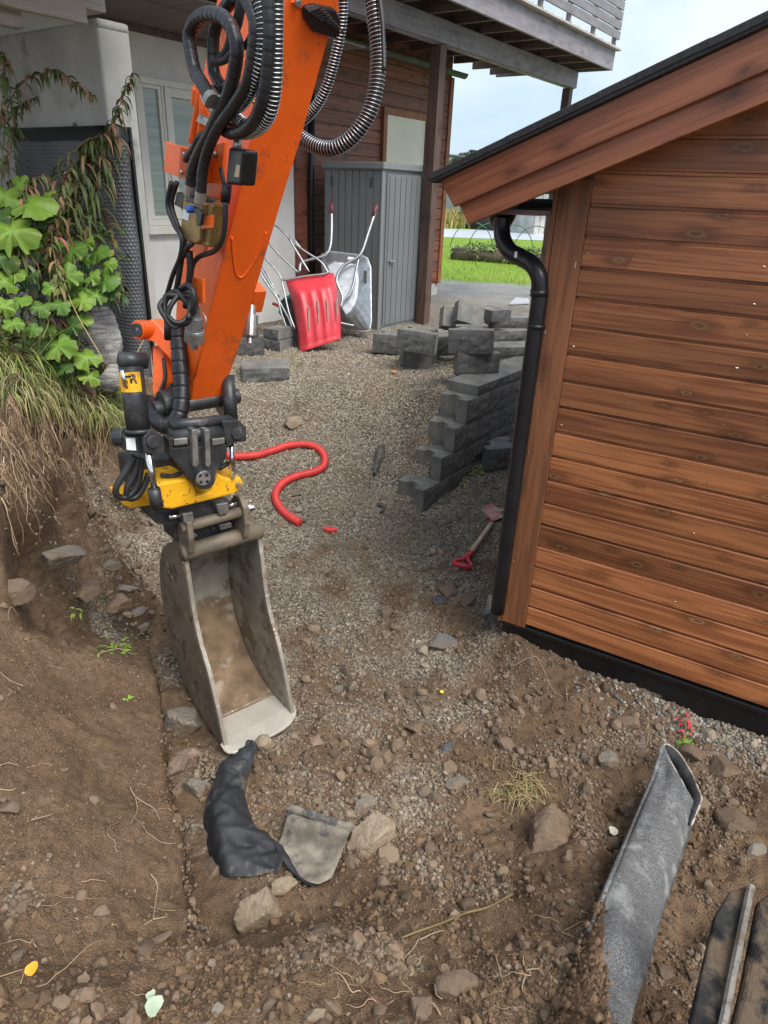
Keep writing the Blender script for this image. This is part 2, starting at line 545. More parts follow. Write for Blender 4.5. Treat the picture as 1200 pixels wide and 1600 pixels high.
MAT['orange'] = m_basic('orange_paint', (.92, .135, .013), .34, var=.10, vs=3, bump=.04, bs=25, dirt=(.40, .10, .035), dscale=5, damt=.57, chips=(.10, .05, .03), chipamt=.665, chipscale=38, scratch=(.26, .10, .06))
MAT['yellow'] = m_basic('yellow_paint', (.82, .42, .012), .45, var=.12, vs=6, bump=.1, chips=(.06, .05, .04), chipamt=.60, chipscale=34, dirt=(.30, .19, .08), dscale=10, damt=.58)
MAT['black_steel'] = m_basic('black_steel', (.050, .052, .055), .42, metal=.35, var=.35, vs=12, bump=.1, dirt=(.115, .10, .085), dscale=12, damt=.57, chips=(.33, .33, .34), chipamt=.68, chipscale=26)
MAT['worn_steel'] = m_basic('worn_steel', (.34, .33, .31), .38, metal=.75, var=.3, vs=18, bump=.1, dirt=(.13, .10, .075), dscale=14, damt=.55)
MAT['chrome'] = m_basic('chrome_rod', (.75, .76, .77), .12, metal=1.0, var=.06, bump=0)
MAT['zinc'] = m_basic('galvanised', (.40, .42, .44), .42, metal=.8, var=.16, vs=14, bump=.05)
MAT['rubber'] = m_basic('hose_rubber', (.020, .020, .022), .48, var=.3, vs=14, bump=.12, bs=70, dirt=(.09, .082, .075), dscale=14, damt=.63)
MAT['wrap'] = m_basic('spiral_wrap', (.018, .018, .020), .36, var=.3, vs=10, bump=.05, dirt=(.10, .095, .09), dscale=10, damt=.64)
MAT['spring'] = m_basic('spring_wire', (.52, .52, .52), .3, metal=.9, var=.2, bump=0)
MAT['brass'] = m_basic('brass_valve', (.30, .205, .075), .36, metal=.65, var=.25, vs=20, bump=.15, dirt=(.10, .075, .04), dscale=18, damt=.56)
MAT['bucket'] = m_basic('bucket_steel', (.30, .275, .23), .5, metal=.25, var=.3, vs=5, bump=.25, bs=40, dirt=(.165, .125, .085), dscale=5.5, damt=.47, chips=(.50, .46, .39), chipamt=.63, chipscale=22)
MAT['bucket_out'] = m_basic('bucket_outside', (.19, .155, .112), .6, metal=.15, var=.4, vs=6, bump=.3, bs=40, dirt=(.095, .070, .046), dscale=6, damt=.50, chips=(.36, .30, .20), chipamt=.60, chipscale=14)
MAT['bucket_lip'] = m_basic('bucket_lip', (.47, .44, .385), .40, metal=.25, var=.10, vs=7, bump=.08, dirt=(.36, .31, .25), dscale=7, damt=.53, chips=(.16, .12, .08), chipamt=.69, chipscale=70)
MAT['white_wall'] = m_basic('white_render', (.70, .69, .66), .85, var=.06, vs=3, bump=.25, bs=90, dirt=(.56, .54, .49), dscale=2.5, damt=.6)
MAT['concrete'] = m_basic('concrete', (.46, .45, .41), .88, var=.14, vs=2.2, bump=.35, bs=55, dirt=(.33, .32, .29), dscale=3.2, damt=.55, chips=(.20, .19, .17), chipamt=.72, chipscale=55)
MAT['window_white'] = m_basic('window_paint', (.72, .70, .63), .45, var=.05, bump=.05)
MAT['cream'] = m_basic('cream_panel', (.78, .76, .62), .5, var=.04, vs=2, bump=.03)
MAT['cabinet'] = m_basic('cabinet_grey', (.175, .183, .188), .42, var=.06, vs=2, bump=.03, metal=.1)
MAT['cabinet_lid'] = m_basic('cabinet_lid', (.22, .228, .23), .42, var=.06, vs=2, bump=.03, metal=.1)
MAT['red_plastic'] = m_basic('red_plastic', (.62, .045, .062), .42, var=.12, vs=5, bump=.06, dirt=(.50, .16, .15), dscale=9, damt=.64)
MAT['red_hose'] = m_basic('red_hose', (.62, .045, .04), .5, var=.15, vs=7, bump=.05, dirt=(.33, .18, .12), dscale=8, damt=.60)
MAT['grip'] = m_basic('grip_maroon', (.14, .035, .04), .55, bump=.05)
MAT['mark_grey'] = m_basic('scuff', (.30, .22, .19), .8, bump=.3)
MAT['white_label'] = m_basic('label_white', (.78, .78, .76), .5, var=.05, bump=0)
MAT['spade_wood'] = m_wood('spade_wood', (.36, .27, .18), (.55, .43, .30), knots=False, rough=.7)
MAT['felt_mat'] = m_basic('felt_mat', (.215, .22, .225), .9, var=.40, vs=35, bump=.5, bs=260, dirt=(.43, .45, .46), dscale=20, damt=.54)
MAT['membrane'] = m_basic('dimple_sheet', (.115, .118, .125), .30, var=.15, vs=3, bump=.0)
MAT['sheet_black'] = m_basic('black_sheet', (.026, .028, .032), .72, var=.35, vs=6, bump=.4, bs=60, bdist=.004, dirt=(.10, .097, .088), dscale=8, damt=.57)
MAT['sheet_grey'] = m_basic('grey_fabric', (.20, .175, .14), .92, var=.35, vs=18, bump=.7, bs=150, dirt=(.075, .075, .075), dscale=8, damt=.50)
def make_block_mat():
    g = NG('block_concrete')
    v = g.coord(); r = g.rand()
    n = g.noise(v, 14, 6, .7); n2 = g.noise(v, 90, 4, .7)
    c = g.mix(g.ramp(n, .3, .7), (.075, .075, .074), (.165, .165, .160))
    c = g.mix(g.ramp(n2, .52, .75, 0, .7), c, (.28, .28, .27))
    c = g.mix(g.ramp(n2, .3, .45, .6, 0), c, (.045, .045, .045))
    c = hsv_shift(g, c, g.math('ADD', .8, g.math('MULTIPLY', r, .4)))
    g.bump(g.math('ADD', g.math('MULTIPLY', n, 1.5), n2), .7, .012)
    return g.out(c, .88, None, .25)
MAT['block_rough'] = make_block_mat()
MAT['block_smooth'] = m_basic('block_smooth', (.165, .162, .148), .85, var=.25, vs=8, bump=.4, bs=90, dirt=(.22, .20, .165), dscale=5, damt=.56)
# ------------------------------------------------------------------ frames of the place
AZH = math.radians(35.587)
HD = V3(math.sin(AZH), math.cos(AZH), 0); HN = V3(HD[1], -HD[0], 0)       # along the house, out of the house
HC = V3(.7985, 12.8468, 0.5)                                              # house corner at the ground
AZG = math.radians(-59.792)
GD = V3(-math.sin(AZG), -math.cos(AZG), 0)                                # along the shed gable, to the right
GN = V3(-.50314, -.86420, 0)                                              # out of the gable
SK = V3(.71828, 3.28869, 0.0)                                             # shed corner
YAW = math.radians(40)
MW = V3(math.cos(YAW), math.sin(YAW), 0); MN = V3(math.sin(YAW), -math.cos(YAW), 0)   # digger: across, towards the machine
BL = PZ(350, 1165, -.33)                                                  # left tip of the bucket
WQ = PZ(666.7, 800, -.2)                                                  # near end of the block wall
def wallp(t, o, z): return WQ + HD * t + HN * o + V3(0, 0, z - WQ[2])
def shedp(t, i, z): return SK + GD * t - GN * i + V3(0, 0, z)
def housep(s, o, z): return HC + HD * s + HN * o + V3(0, 0, z - .5)

# ------------------------------------------------------------------ ground heights: (px, py, z, soil)
CP = [
 # foreground soil
 (0,1600,.34,1),(300,1600,.22,.95),(600,1600,.16,1),(850,1600,.12,1),(1000,1600,.0,1),(1200,1600,-.02,.9),
 (0,1490,.24,1),(180,1490,.15,1),(330,1475,.03,1),(480,1490,.05,1),(620,1480,.0,1),(740,1490,-.04,1),(850,1480,.0,1),(920,1450,.06,1),(1020,1500,-.1,.9),(1100,1450,-.14,.9),(1200,1450,-.12,.9),
 (330,1432,-.24,.7),(450,1430,-.27,.8),(560,1420,-.25,.8),(680,1400,-.24,.85),(800,1390,-.2,.95),(880,1350,-.14,1),(900,1420,.02,1),(860,1530,.13,1),(930,1380,-.05,1),(900,1330,-.12,1),(940,1500,.08,1),(930,1560,.10,1),
 # bench on the left
 (0,1380,.22,1),(150,1380,.10,1),(270,1400,-.06,1),(0,1220,.24,1),(150,1220,.02,1),(252,1240,-.09,1),(0,1080,.27,1),(120,1090,.0,1),(230,1080,-.14,1),
 # trench floor
 (340,1300,-.34,0.57),(420,1330,-.34,0.62),(520,1350,-.33,0.62),(620,1330,-.32,0.67),(340,1180,-.35,0.57),(450,1200,-.34,0.67),(560,1200,-.33,0.57),(660,1200,-.33,0.52),(740,1280,-.30,0.72),(740,1180,-.31,0.72),
 (500,1100,-.34,0.57),(600,1080,-.32,0.42),(700,1080,-.30,0.47),(480,1000,-.31,0.52),(560,960,-.28,0.52),(650,980,-.28,0.47),(740,980,-.22,0.57),(770,1060,-.24,0.60),
 (440,900,-.27,0.42),(520,880,-.25,0.42),(620,900,-.25,0.47),(700,900,-.22,0.57),(750,920,-.18,0.52),(790,985,-.08,0.60),(835,1000,-.06,0.60),
 (380,860,-.22,0.37),(440,820,-.2,0.20),(560,830,-.22,0.25),(650,830,-.22,0.25),(720,840,-.2,0.30),(770,850,-.17,0.30),
 (400,770,-.06,0.05),(470,760,-.08,0.00),(560,760,-.12,0.00),(620,770,-.14,0.00),
 (390,700,.12,0.00),(470,690,.12,0.00),(560,690,.08,0.00),(630,700,.06,0.00),(390,640,.3,0.00),(470,630,.34,0.00),(560,630,.34,0.00),(620,640,.33,0.00),
 (380,590,.44,0.00),(470,585,.47,0.00),(560,600,.47,0.00),(630,600,.52,0.00),(480,560,.5,0.00),(560,545,.5,0.00),(620,590,.53,0.00),(560,525,.5,0.00),(480,525,.5,0.00),(640,520,.5,0.00),(740,480,.5,0.00),
 # along the shed
 (850,1012,-.12,.7),(950,1052,-.15,.55),(1080,1105,-.16,.3),(1200,1152,-.17,.2),(850,1080,-.2,.9),(950,1120,-.2,.75),(1080,1180,-.2,.5),(1200,1230,-.18,.45),
 (840,1180,-.27,.85),(900,1230,-.26,.85),(1000,1250,-.24,.85),(1100,1290,-.2,.9),(1200,1330,-.15,.9),(820,1280,-.27,.9),(960,1320,-.2,.95),(1080,1380,-.18,.85),
 # trench to the left of the bucket and the bank
 (230,1000,-.27,.4),(170,1010,-.2,.55),(80,1000,-.02,.9),(20,990,.27,1),(220,900,-.24,.4),(160,900,-.2,.45),(100,930,-.12,.55),(55,905,.02,.95),(0,900,.50,1),
 (230,820,-.12,.4),(170,820,-.1,.42),(112,812,-.04,.45),(62,800,.43,1),(0,800,.78,1),(225,745,.0,.3),(160,756,.05,.5),(112,728,.40,1),(60,700,.84,1),(0,720,.96,1),
 (200,702,.26,1),(165,702,.33,1),(110,640,.77,1),(60,605,1.12,1),(0,650,1.13,1),(0,578,1.29,1),(165,650,.58,1),(205,655,.50,1),(205,610,.60,1),(150,600,.74,1),(90,565,.98,1),
 (270,700,.3,.2),(300,640,.45,.1),(270,760,.0,.3),(330,800,-.12,.2),(330,900,-.26,.4),(280,980,-.3,.45),(300,1080,-.34,.5),
 (250,600,.52,.3),(340,560,.5,0),
]
pts = []
for x, y, z, s in CP:
    q = PZ(x, y, z); pts.append((q[0], q[1], z, s))
# cut edge of the bench: a pair of points, top and foot
for x, y, zt, zb in ((244, 1050, -.16, -.33), (248, 1075, -.15, -.36), (254, 1120, -.13, -.37), (260, 1160, -.12, -.38), (265, 1205, -.11, -.38), (270, 1250, -.10, -.38), (278, 1295, -.09, -.38), (285, 1340, -.08, -.38), (292, 1380, -.07, -.37), (299, 1418, -.06, -.36), (312, 1440, -.04, -.27)):
    q = PZ(x, y, zt); pts.append((q[0], q[1], zt, 1)); pts.append((q[0] + .018, q[1] + .002, zb - .10, .95)); pts.append((q[0] + .075, q[1] + .006, zb - .06, .9)); pts.append((q[0] + .14, q[1] + .01, zb + .02, .62))  # high soil weight at the foot paints the shadow gap darker
# both sides of the block wall
for t, zi in ((-.25, -.17), (0, -.1), (.2, .12), (.4, .32), (.55, .48), (.8, .6), (1.2, .62), (1.8, .58), (2.6, .52), (3.4, .5)):
    q = wallp(t, -.34, 0); pts.append((q[0], q[1], zi, 0))
for t, zo in ((-.2, -.2), (.1, -.19), (.5, -.12), (.9, -.05), (1.4, .02), (2.0, .1), (2.8, .3), (3.4, .5)):
    q = wallp(t, .0, 0); pts.append((q[0], q[1], zo, .25))
    q = wallp(t, .45, 0); pts.append((q[0], q[1], zo + .02, .3))
for t, i, z in ((0, .0, -.12), (.3, .1, -.12), (1, .1, -.16), (2, .1, -.17), (3.5, 0, -.1), (0, 1.5, 0), (1.5, 1.5, -.1), (3, 1.5, 0), (-.3, 1.2, 0), (-.3, 2.5, .2), (1, 3.5, .4), (3, 4, .4), (4.5, 1, .1)):
    q = shedp(t, i, 0); pts.append((q[0], q[1], z, .5))
pts += [(-8, -6, 1.2, 1), (0, -6, .9, 1), (8, -6, .6, 1), (0, .3, .52, 1), (-.7, .35, .6, 1), (-1.3, .4, .72, 1), (.6, .4, .42, 1), (1.2, .5, .3, 1), (2.2, .3, .2, .8), (0, -1, .75, 1), (-2, -1, .9, 1), (2, -1, .5, 1),
        (-1.35, 1.2, .5, 1), (-1.75, 1.6, .6, 1), (-2.1, 2.2, .7, 1), (-2.4, 2.7, .95, 1), (-2.6, 3.2, 1.2, 1), (-2.6, 1.5, 1.0, 1), (-3.2, 2.6, 1.3, 1), (-3.2, 3.8, 1.3, 1), (-5, 2, 1.3, 1), (-5, 5, 1.2, 1), (-8, 3, 1.5, 1),
        (-3.3, 5.0, 1.0, 1), (-2.75, 5.3, .86, 1), (-2.4, 5.75, .72, 1), (-3.6, 6.3, .85, 1), (-1.9, 5.7, .55, .6), (-1.6, 6.5, .5, 0), (-2.0, 7.4, .5, 0), (-4.5, 7.5, .8, .6),
        (-8, 9, .6, .5), (-3, 9.5, .5, 0), (1.5, 9, .5, 0), (3, 10, .5, 0), (6, 8, .5, 0), (5, 3, .2, .5), (8, 3, .4, .5), (6, 0, .3, 1), (2.5, 2.2, -.1, .5),
        (2, 13, .5, 0), (6, 14, .5, 0), (-9, 14, .5, 0), (-300, -60, .6, 0), (300, -60, .5, 0), (-700, 900, .5, 0), (700, 900, .5, 0), (0, 900, .5, 0), (0, -60, .6, .5), (-40, 20, .5, 0), (40, 20, .5, 0), (40, -10, .5, 0), (-40, -10, .8, .5)]
pts = np.array(pts)
_tri = delaunay_2d_cdt([Vector((p[0], p[1])) for p in pts], [], [], 0, 1e-5)
_tv = np.array([(v.x, v.y) for v in _tri[0]]); _tf = [tuple(f) for f in _tri[2]]; _to = [o[0] for o in _tri[3]]
_tz = pts[_to][:, 2:]
def tin(x, y):
    z = np.full(x.shape, .5); s = np.zeros(x.shape)
    for a, b, c in _tf:
        A, B, C = _tv[a], _tv[b], _tv[c]
        m = (x >= min(A[0], B[0], C[0]) - 1e-6) & (x <= max(A[0], B[0], C[0]) + 1e-6) & (y >= min(A[1], B[1], C[1]) - 1e-6) & (y <= max(A[1], B[1], C[1]) + 1e-6)
        if not m.any(): continue
        xx = x[m]; yy = y[m]
        d = (B[1] - C[1]) * (A[0] - C[0]) + (C[0] - B[0]) * (A[1] - C[1])
        if abs(d) < 1e-12: continue
        l1 = ((B[1] - C[1]) * (xx - C[0]) + (C[0] - B[0]) * (yy - C[1])) / d
        l2 = ((C[1] - A[1]) * (xx - C[0]) + (A[0] - C[0]) * (yy - C[1])) / d
        l3 = 1 - l1 - l2
        k = (l1 > -1e-6) & (l2 > -1e-6) & (l3 > -1e-6)
        idx = np.nonzero(m)
        idx = tuple(i[k] for i in idx)
        z[idx] = l1[k] * _tz[a][0] + l2[k] * _tz[b][0] + l3[k] * _tz[c][0]
        s[idx] = l1[k] * _tz[a][1] + l2[k] * _tz[b][1] + l3[k] * _tz[c][1]
    return z, s
# sheet: rows in y, columns in x; fine where the trench is, stretched to the horizon
ys = [-50, -30, -18, -11, -7, -4.5, -3, -2, -1.3, -.8, -.4, -.1, .1, .25, .4]
y = .5
while y < 10:
    ys.append(y); y += .0058 * (1 + .62 * y)
while y < 900:
    ys.append(y); y *= 1.03
YS = np.array(ys)
NU = 430
us = np.linspace(-1, 1, NU)
US = np.concatenate([[-9, -5, -3, -2, -1.5, -1.25, -1.1], us, [1.1, 1.25, 1.5, 2, 3, 5, 9]])
def halfw(y): return 1.0 + .68 * np.maximum(y, .2)
GX = US[None, :] * halfw(YS)[:, None]; GY = np.repeat(YS[:, None], len(US), 1)
near = (GY < 12) & (GY > -2)
wx = fbm(GX * 1.7, GY * 1.7, 3, 31) * .03; wy = fbm(GX * 1.7, GY * 1.7, 3, 47) * .03
wx += fbm(GX * 7, GY * 7, 2, 33) * .012; wy += fbm(GX * 7, GY * 7, 2, 49) * .012
GZ, GS = tin(GX + wx * near, GY + wy * near)
def blur(a, it):
    for _ in range(it):
        b = np.pad(a, 1, mode='edge')
        a = (b[1:-1, 1:-1] * 4 + (b[:-2, 1:-1] + b[2:, 1:-1] + b[1:-1, :-2] + b[1:-1, 2:]) * 2 + b[:-2, :-2] + b[:-2, 2:] + b[2:, :-2] + b[2:, 2:]) / 16
    return a
mz = blur(GZ, 2); GZ = np.where(near, mz, GZ)
GS = np.where(near, blur(GS, 25), GS)
_cut = np.array([PZ(x, y, z)[:2] for x, y, z in ((240, 1020, -.16), (248, 1075, -.15), (260, 1160, -.12), (270, 1250, -.10), (285, 1340, -.08), (299, 1418, -.06), (306, 1470, -.03))])[::-1]
def bench(x, y):
    xe = np.interp(y, _cut[:, 1], _cut[:, 0])
    return sstep(.0, -.02, x - xe) * sstep(-1.9, -1.6, x) * sstep(_cut[0, 1] - .12, _cut[0, 1] + .08, y) * sstep(_cut[-1, 1] + .5, _cut[-1, 1] + .1, y)
BEN = bench(GX, GY)
soilw = np.clip(GS + fbm(GX * 2.6, GY * 2.6, 4, 91) * .38 * np.clip(GS * 2.2, 0, 1), 0, 1) * near
fade = sstep(13, 9, GY)
fade = fade * (1 - .45 * BEN)
GZ += fade * (fbm(GX * 3.2, GY * 3.2, 4, 3) * (.016 + .030 * soilw))
w0, _ = worley(GX * 6.5 + fbm(GX * 4, GY * 4, 2, 8) * .4, GY * 6.5, 4)
_bank = sstep(-1.45, -1.65, GX + (GY - 3.5) * .12) * sstep(2.4, 2.9, GY) * sstep(6.0, 5.4, GY)
_bk1, _ = worley(GX * 9 + 3, GY * 9, 14)
GZ += _bank * (fbm(GX * 6, GY * 6, 4, 71) * .06 + .06 * (.45 - _bk1))
GZ += fade * soilw * .040 * np.clip(.55 - w0, 0, 1) * sstep(.0, .5, fbm(GX * 1.6, GY * 1.6, 2, 55) + .25)
w1, _ = worley(GX * 15, GY * 15, 2); w2, _ = worley(GX * 42, GY * 42, 9)
GZ += fade * soilw * (.026 * (.5 - w1) * sstep(-.2, .5, fbm(GX * 2.5, GY * 2.5, 2, 77)) + .006 * (.5 - w2) + fbm(GX * 22, GY * 22, 3, 12) * .007)
GZ += fade * (1 - soilw) * (.005 * (.5 - w2) + fbm(GX * 13, GY * 13, 3, 21) * .006)
# small scooped hollow below the crest of the gravel
q = PZ(590, 604, .5)
GZ -= .09 * np.exp(-(((GX - q[0] + fbm(GX * 3, GY * 3, 2, 88) * .12) / .50) ** 2 + ((GY - q[1] + fbm(GX * 3, GY * 3, 2, 89) * .08) / .13) ** 2))
_bq = np.stack([GX - BL[0], GY - BL[1]], -1); _bn = _bq @ MN[:2]; _bw = _bq @ MW[:2]
GZ -= .035 * sstep(.16, .04, np.maximum(np.abs(_bn + .04) - .10, np.abs(_bw - .2) - .2))
_t = (GX + wx * near) - np.interp(GY + wy * near, _cut[:, 1], _cut[:, 0])
_m = sstep(_cut[0, 1] - .02, _cut[0, 1] + .10, GY) * sstep(_cut[-1, 1] + .25, _cut[-1, 1] + .0, GY)
GXM = GX - .17 * sstep(.0, .03, _t) * sstep(.40, .05, _t) * _m
_gy, _gx = np.gradient(GZ); _dx = np.gradient(GX, axis=1); _dy = np.gradient(GY, axis=0)
_st = sstep(.7, 1.6, blur(np.hypot(_gx / _dx, _gy / _dy), 6)) * (GX < -1.35) * sstep(2.6, 3.0, GY) * sstep(5.6, 5.2, GY)
_sh = .20 * _st * sstep(.75, .30, GZ)
GXM = GXM - .75 * _sh; GYM = GY + .66 * _sh
lawnw = sstep(-.25, .25, (GX - HC[0]) * HN[0] + (GY - HC[1]) * HN[1] - 6.3 * 0 + (GY - 15.6) * 1.0 + fbm(GX * .8, GY * .8, 3, 5) * .5) * (GY > 11)
lawnw = sstep(14.6, 15.3, GY + (GX - 2) * .12 + fbm(GX * .9, GY * .9, 3, 5) * .35)
nr, nc = GX.shape
idx = np.arange(nr * nc).reshape(nr, nc)
quads = np.stack([idx[:-1, :-1], idx[:-1, 1:], idx[1:, 1:], idx[1:, :-1]], -1).reshape(-1, 4)
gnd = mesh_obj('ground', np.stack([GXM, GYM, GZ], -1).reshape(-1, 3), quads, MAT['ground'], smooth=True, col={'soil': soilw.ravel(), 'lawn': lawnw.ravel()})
tag(gnd, 'brown soil and grey crushed gravel of the trench and yard', None, kind='structure')

def bil(A, x, y):
    x = np.asarray(x, float); y = np.asarray(y, float)
    i = np.clip(np.searchsorted(YS, y) - 1, 0, nr - 2)
    t = np.clip((y - YS[i]) / (YS[i + 1] - YS[i]), 0, 1)
    u = x / halfw(y)
    j = np.clip(np.searchsorted(US, u) - 1, 0, nc - 2)
    s = np.clip((u - US[j]) / (US[j + 1] - US[j]), 0, 1)
    return (A[i, j] * (1 - s) + A[i, j + 1] * s) * (1 - t) + (A[i + 1, j] * (1 - s) + A[i + 1, j + 1] * s) * t
def gz(x, y): return bil(GZ, x, y)
def GL(px, py, up=0.0):
    """the point on the line of sight that lies up metres above the ground"""
    d = ray(px, py)
    lo, hi, n = (.7, 30, 500) if py > 330 else (5, 300, 900)
    for _ in range(2):
        t = np.linspace(lo, hi, n)
        q = CAM[None] + d[None] * t[:, None]
        b = q[:, 2] < gz(q[:, 0], q[:, 1]) + up
        k = int(np.argmax(b)) if b.any() else len(t) - 1
        lo, hi, n = t[max(0, k - 1)], t[k], 40
    return q[k].copy()
def G(px, py, up=0.0):
    """where the line of sight through a picture point meets the ground"""
    r = GL(px, py, 0.0)
    r[2] = float(gz(r[0], r[1])) + up
    return r

# ------------------------------------------------------------------ stones
def ico(sub):
    bm = bmesh.new(); bmesh.ops.create_icosphere(bm, subdivisions=sub, radius=1)
    v = np.array([a.co[:] for a in bm.verts]); f = np.array([[l.index for l in q.verts] for q in bm.faces]); bm.free()
    return v, f
ICO = {k: ico(k) for k in (1, 2, 3, 4)}
def facet(dirs, r, n=9, lo=.62, hi=1.0):
    nn = r.normal(size=(n, 3)); nn /= np.linalg.norm(nn, axis=1)[:, None]
    dd = r.uniform(lo, hi, n)
    c = dirs @ nn.T
    rad = np.where(c > .05, dd[None] / np.maximum(c, .05), 9).min(1)
    return dirs * np.minimum(rad, 1.25)[:, None]
def scatter(name, X, Y, size, sub, colors, mat, label, cat=None, sink=.25, flat=(.55, 1.0), nvar=14, seed=3):
    r = np.random.default_rng(seed)
    d, f = ICO[sub]
    var = [facet(d, r) for _ in range(nvar)]
    n = len(X); nv = len(d)
    q = r.normal(size=(n, 4)); q /= np.linalg.norm(q, axis=1)[:, None]
    a, b, c, e = q.T
    R = np.stack([np.stack([1 - 2 * (c * c + e * e), 2 * (b * c - a * e), 2 * (b * e + a * c)], -1), np.stack([2 * (b * c + a * e), 1 - 2 * (b * b + e * e), 2 * (c * e - a * b)], -1), np.stack([2 * (b * e - a * c), 2 * (c * e + a * b), 1 - 2 * (b * b + c * c)], -1)], -2)
    vv = np.stack(var)[r.integers(0, nvar, n)]
    sc = np.stack([np.ones(n), r.uniform(.65, 1, n), r.uniform(*flat, n)], -1)
    vv = vv * sc[:, None, :]
    vv = np.einsum('nij,nkj->nki', R, vv) * (size / 2)[:, None, None]
    Z = gz(X, Y) + size * (.5 - sink) * .6
    vv = vv + np.stack([X, Y, Z], -1)[:, None, :]
    ff = f[None] + (np.arange(n) * nv)[:, None, None]
    cc = np.repeat(colors[:, None, :], nv, 1).reshape(-1, 3)
    o = mesh_obj(name, vv.reshape(-1, 3), ff.reshape(-1, 3), mat, col={'Col': cc})
    return tag(o, label, cat, kind='stuff')
def cand(n, y0, y1, seed, pw=1.0):
    r = np.random.default_rng(seed)
    # density falls with distance
    t = r.random(n)
    yy = y0 * (y1 / y0) ** (t ** pw)
    xx = r.uniform(-1, 1, n) * (.35 + .62 * yy)
    return xx, yy, r
HOUSE_CUT = lambda x, y: ((x - HC[0]) * HN[0] + (y - HC[1]) * HN[1]) > .05
def inshed(x, y):
    dx = x - SK[0]; dy = y - SK[1]
    return ((dx * GD[0] + dy * GD[1]) > .0) & (-(dx * GN[0] + dy * GN[1]) > .02)
def inlip(x, y):
    dx = x - BL[0]; dy = y - BL[1]
    n = dx * MN[0] + dy * MN[1]; w = dx * MW[0] + dy * MW[1]
    return (n > -.25) & (n < .095) & (w > -.03) & (w < .45)
def gravel_cols(x, y, r, s):
    n = len(x)
    v = r.uniform(.52, 1.35, n) ** 1.2
    base = np.array(GRAV)[None] * v[:, None]
    tint = r.random(n)
    base[tint > .86] *= np.array([1.12, .93, .80]); base[tint < .07] *= np.array([.45, .47, .5])
    br = np.array((.160, .115, .078))[None] * r.uniform(.6, 1.4, n)[:, None]
    k = np.clip(s * 1.15 + r.normal(0, .12, n), 0, 1)[:, None]
    return base * (1 - k) + br * k
# crushed gravel
x, y_, r = cand(150000, 1.2, 9.5, 5)
s = bil(soilw, x, y_)
keep = (r.random(len(x)) < np.where(s > .85, .015, np.clip(1.05 - s * .75, .04, 1)) * (1 - .9 * bench(x, y_)) * (.45 + .55 * sstep(-.35, .25, fbm(x * 2.3, y_ * 2.3, 3, 19) + .3 * (s < .1)))) & HOUSE_CUT(x, y_) & ~inshed(x, y_) & ~inlip(x, y_)
x, y_, s = x[keep], y_[keep], s[keep]
sz = np.clip(r.lognormal(math.log(.0145), .32, len(x)), .007, .04) * np.clip(.86 + .025 * y_, .85, 1.1)
# keep the number in hand: prefer a dense cover near the middle
cut = r.random(len(x)) < 62000 / len(x)
scatter('gravel', x[cut], y_[cut], sz[cut], 1, gravel_cols(x[cut], y_[cut], r, s[cut]), MAT['stone'], 'grey brown crushed gravel covering the trench floor and yard', 'gravel', seed=4)
# coarser stones
x, y_, r = cand(9500, .9, 7.5, 8)
s = bil(soilw, x, y_)
keep = (r.random(len(x)) < np.where(s < .15, .07, np.where(s < .8, .60, .13)) * (1 - .85 * bench(x, y_))) & HOUSE_CUT(x, y_) & ~inshed(x, y_) & ~inlip(x, y_)
x, y_, s = x[keep], y_[keep], s[keep]
sz = np.clip(r.lognormal(math.log(.026), .5, len(x)), .013, .095) * np.where(s > .8, .75, 1)
scatter('small_stones', x, y_, sz, 2, gravel_cols(x, y_, r, np.clip(s * 1.15 + .18, 0, 1)) * np.where(s > .8, .85, 1)[:, None], MAT['stone'], 'loose brownish stones strewn over the trench soil', 'stones', sink=.3, seed=9)
# soil crumbs
x, y_, r = cand(52000, .75, 6.0, 14)
s = bil(soilw, x, y_)
patch = sstep(-.25, .45, fbm(x * 2.1, y_ * 2.1, 3, 61))
keep = (s > .45) & ~inlip(x, y_) & (r.random(len(x)) < .12 + .8 * patch)
x, y_ = x[keep][:26000], y_[keep][:26000]
sz = np.clip(r.lognormal(math.log(.0105), .55, len(x)), .005, .055)
sz = np.where(bench(x, y_) > .5, np.minimum(sz * .8, .016), sz)
cc = np.array(SOIL)[None] * r.uniform(.6, 1.35, len(x))[:, None]
cc[r.random(len(x)) > .975] = (.25, .195, .145)
_bx = r.uniform(-1.8, -.4, 26000); _by = r.uniform(1.0, 3.0, 26000)
_k = bench(_bx, _by) * sstep(-.4, .4, fbm(_bx * 3, _by * 3, 3, 44)) > r.random(26000) * .9
_bx, _by = _bx[_k][:9000], _by[_k][:9000]
x = np.concatenate([x, _bx]); y_ = np.concatenate([y_, _by]); sz = np.concatenate([sz, np.clip(r.lognormal(math.log(.0062), .35, len(_bx)), .003, .014)])
cc = np.concatenate([cc, np.array(SOIL)[None] * r.uniform(.65, 1.35, len(_bx))[:, None]])
scatter('soil_crumbs', x, y_, sz, 1, cc, MAT['clod'], 'crumbs of brown soil lying on the bench and bank', 'soil', sink=.3, flat=(.6, 1), seed=15)
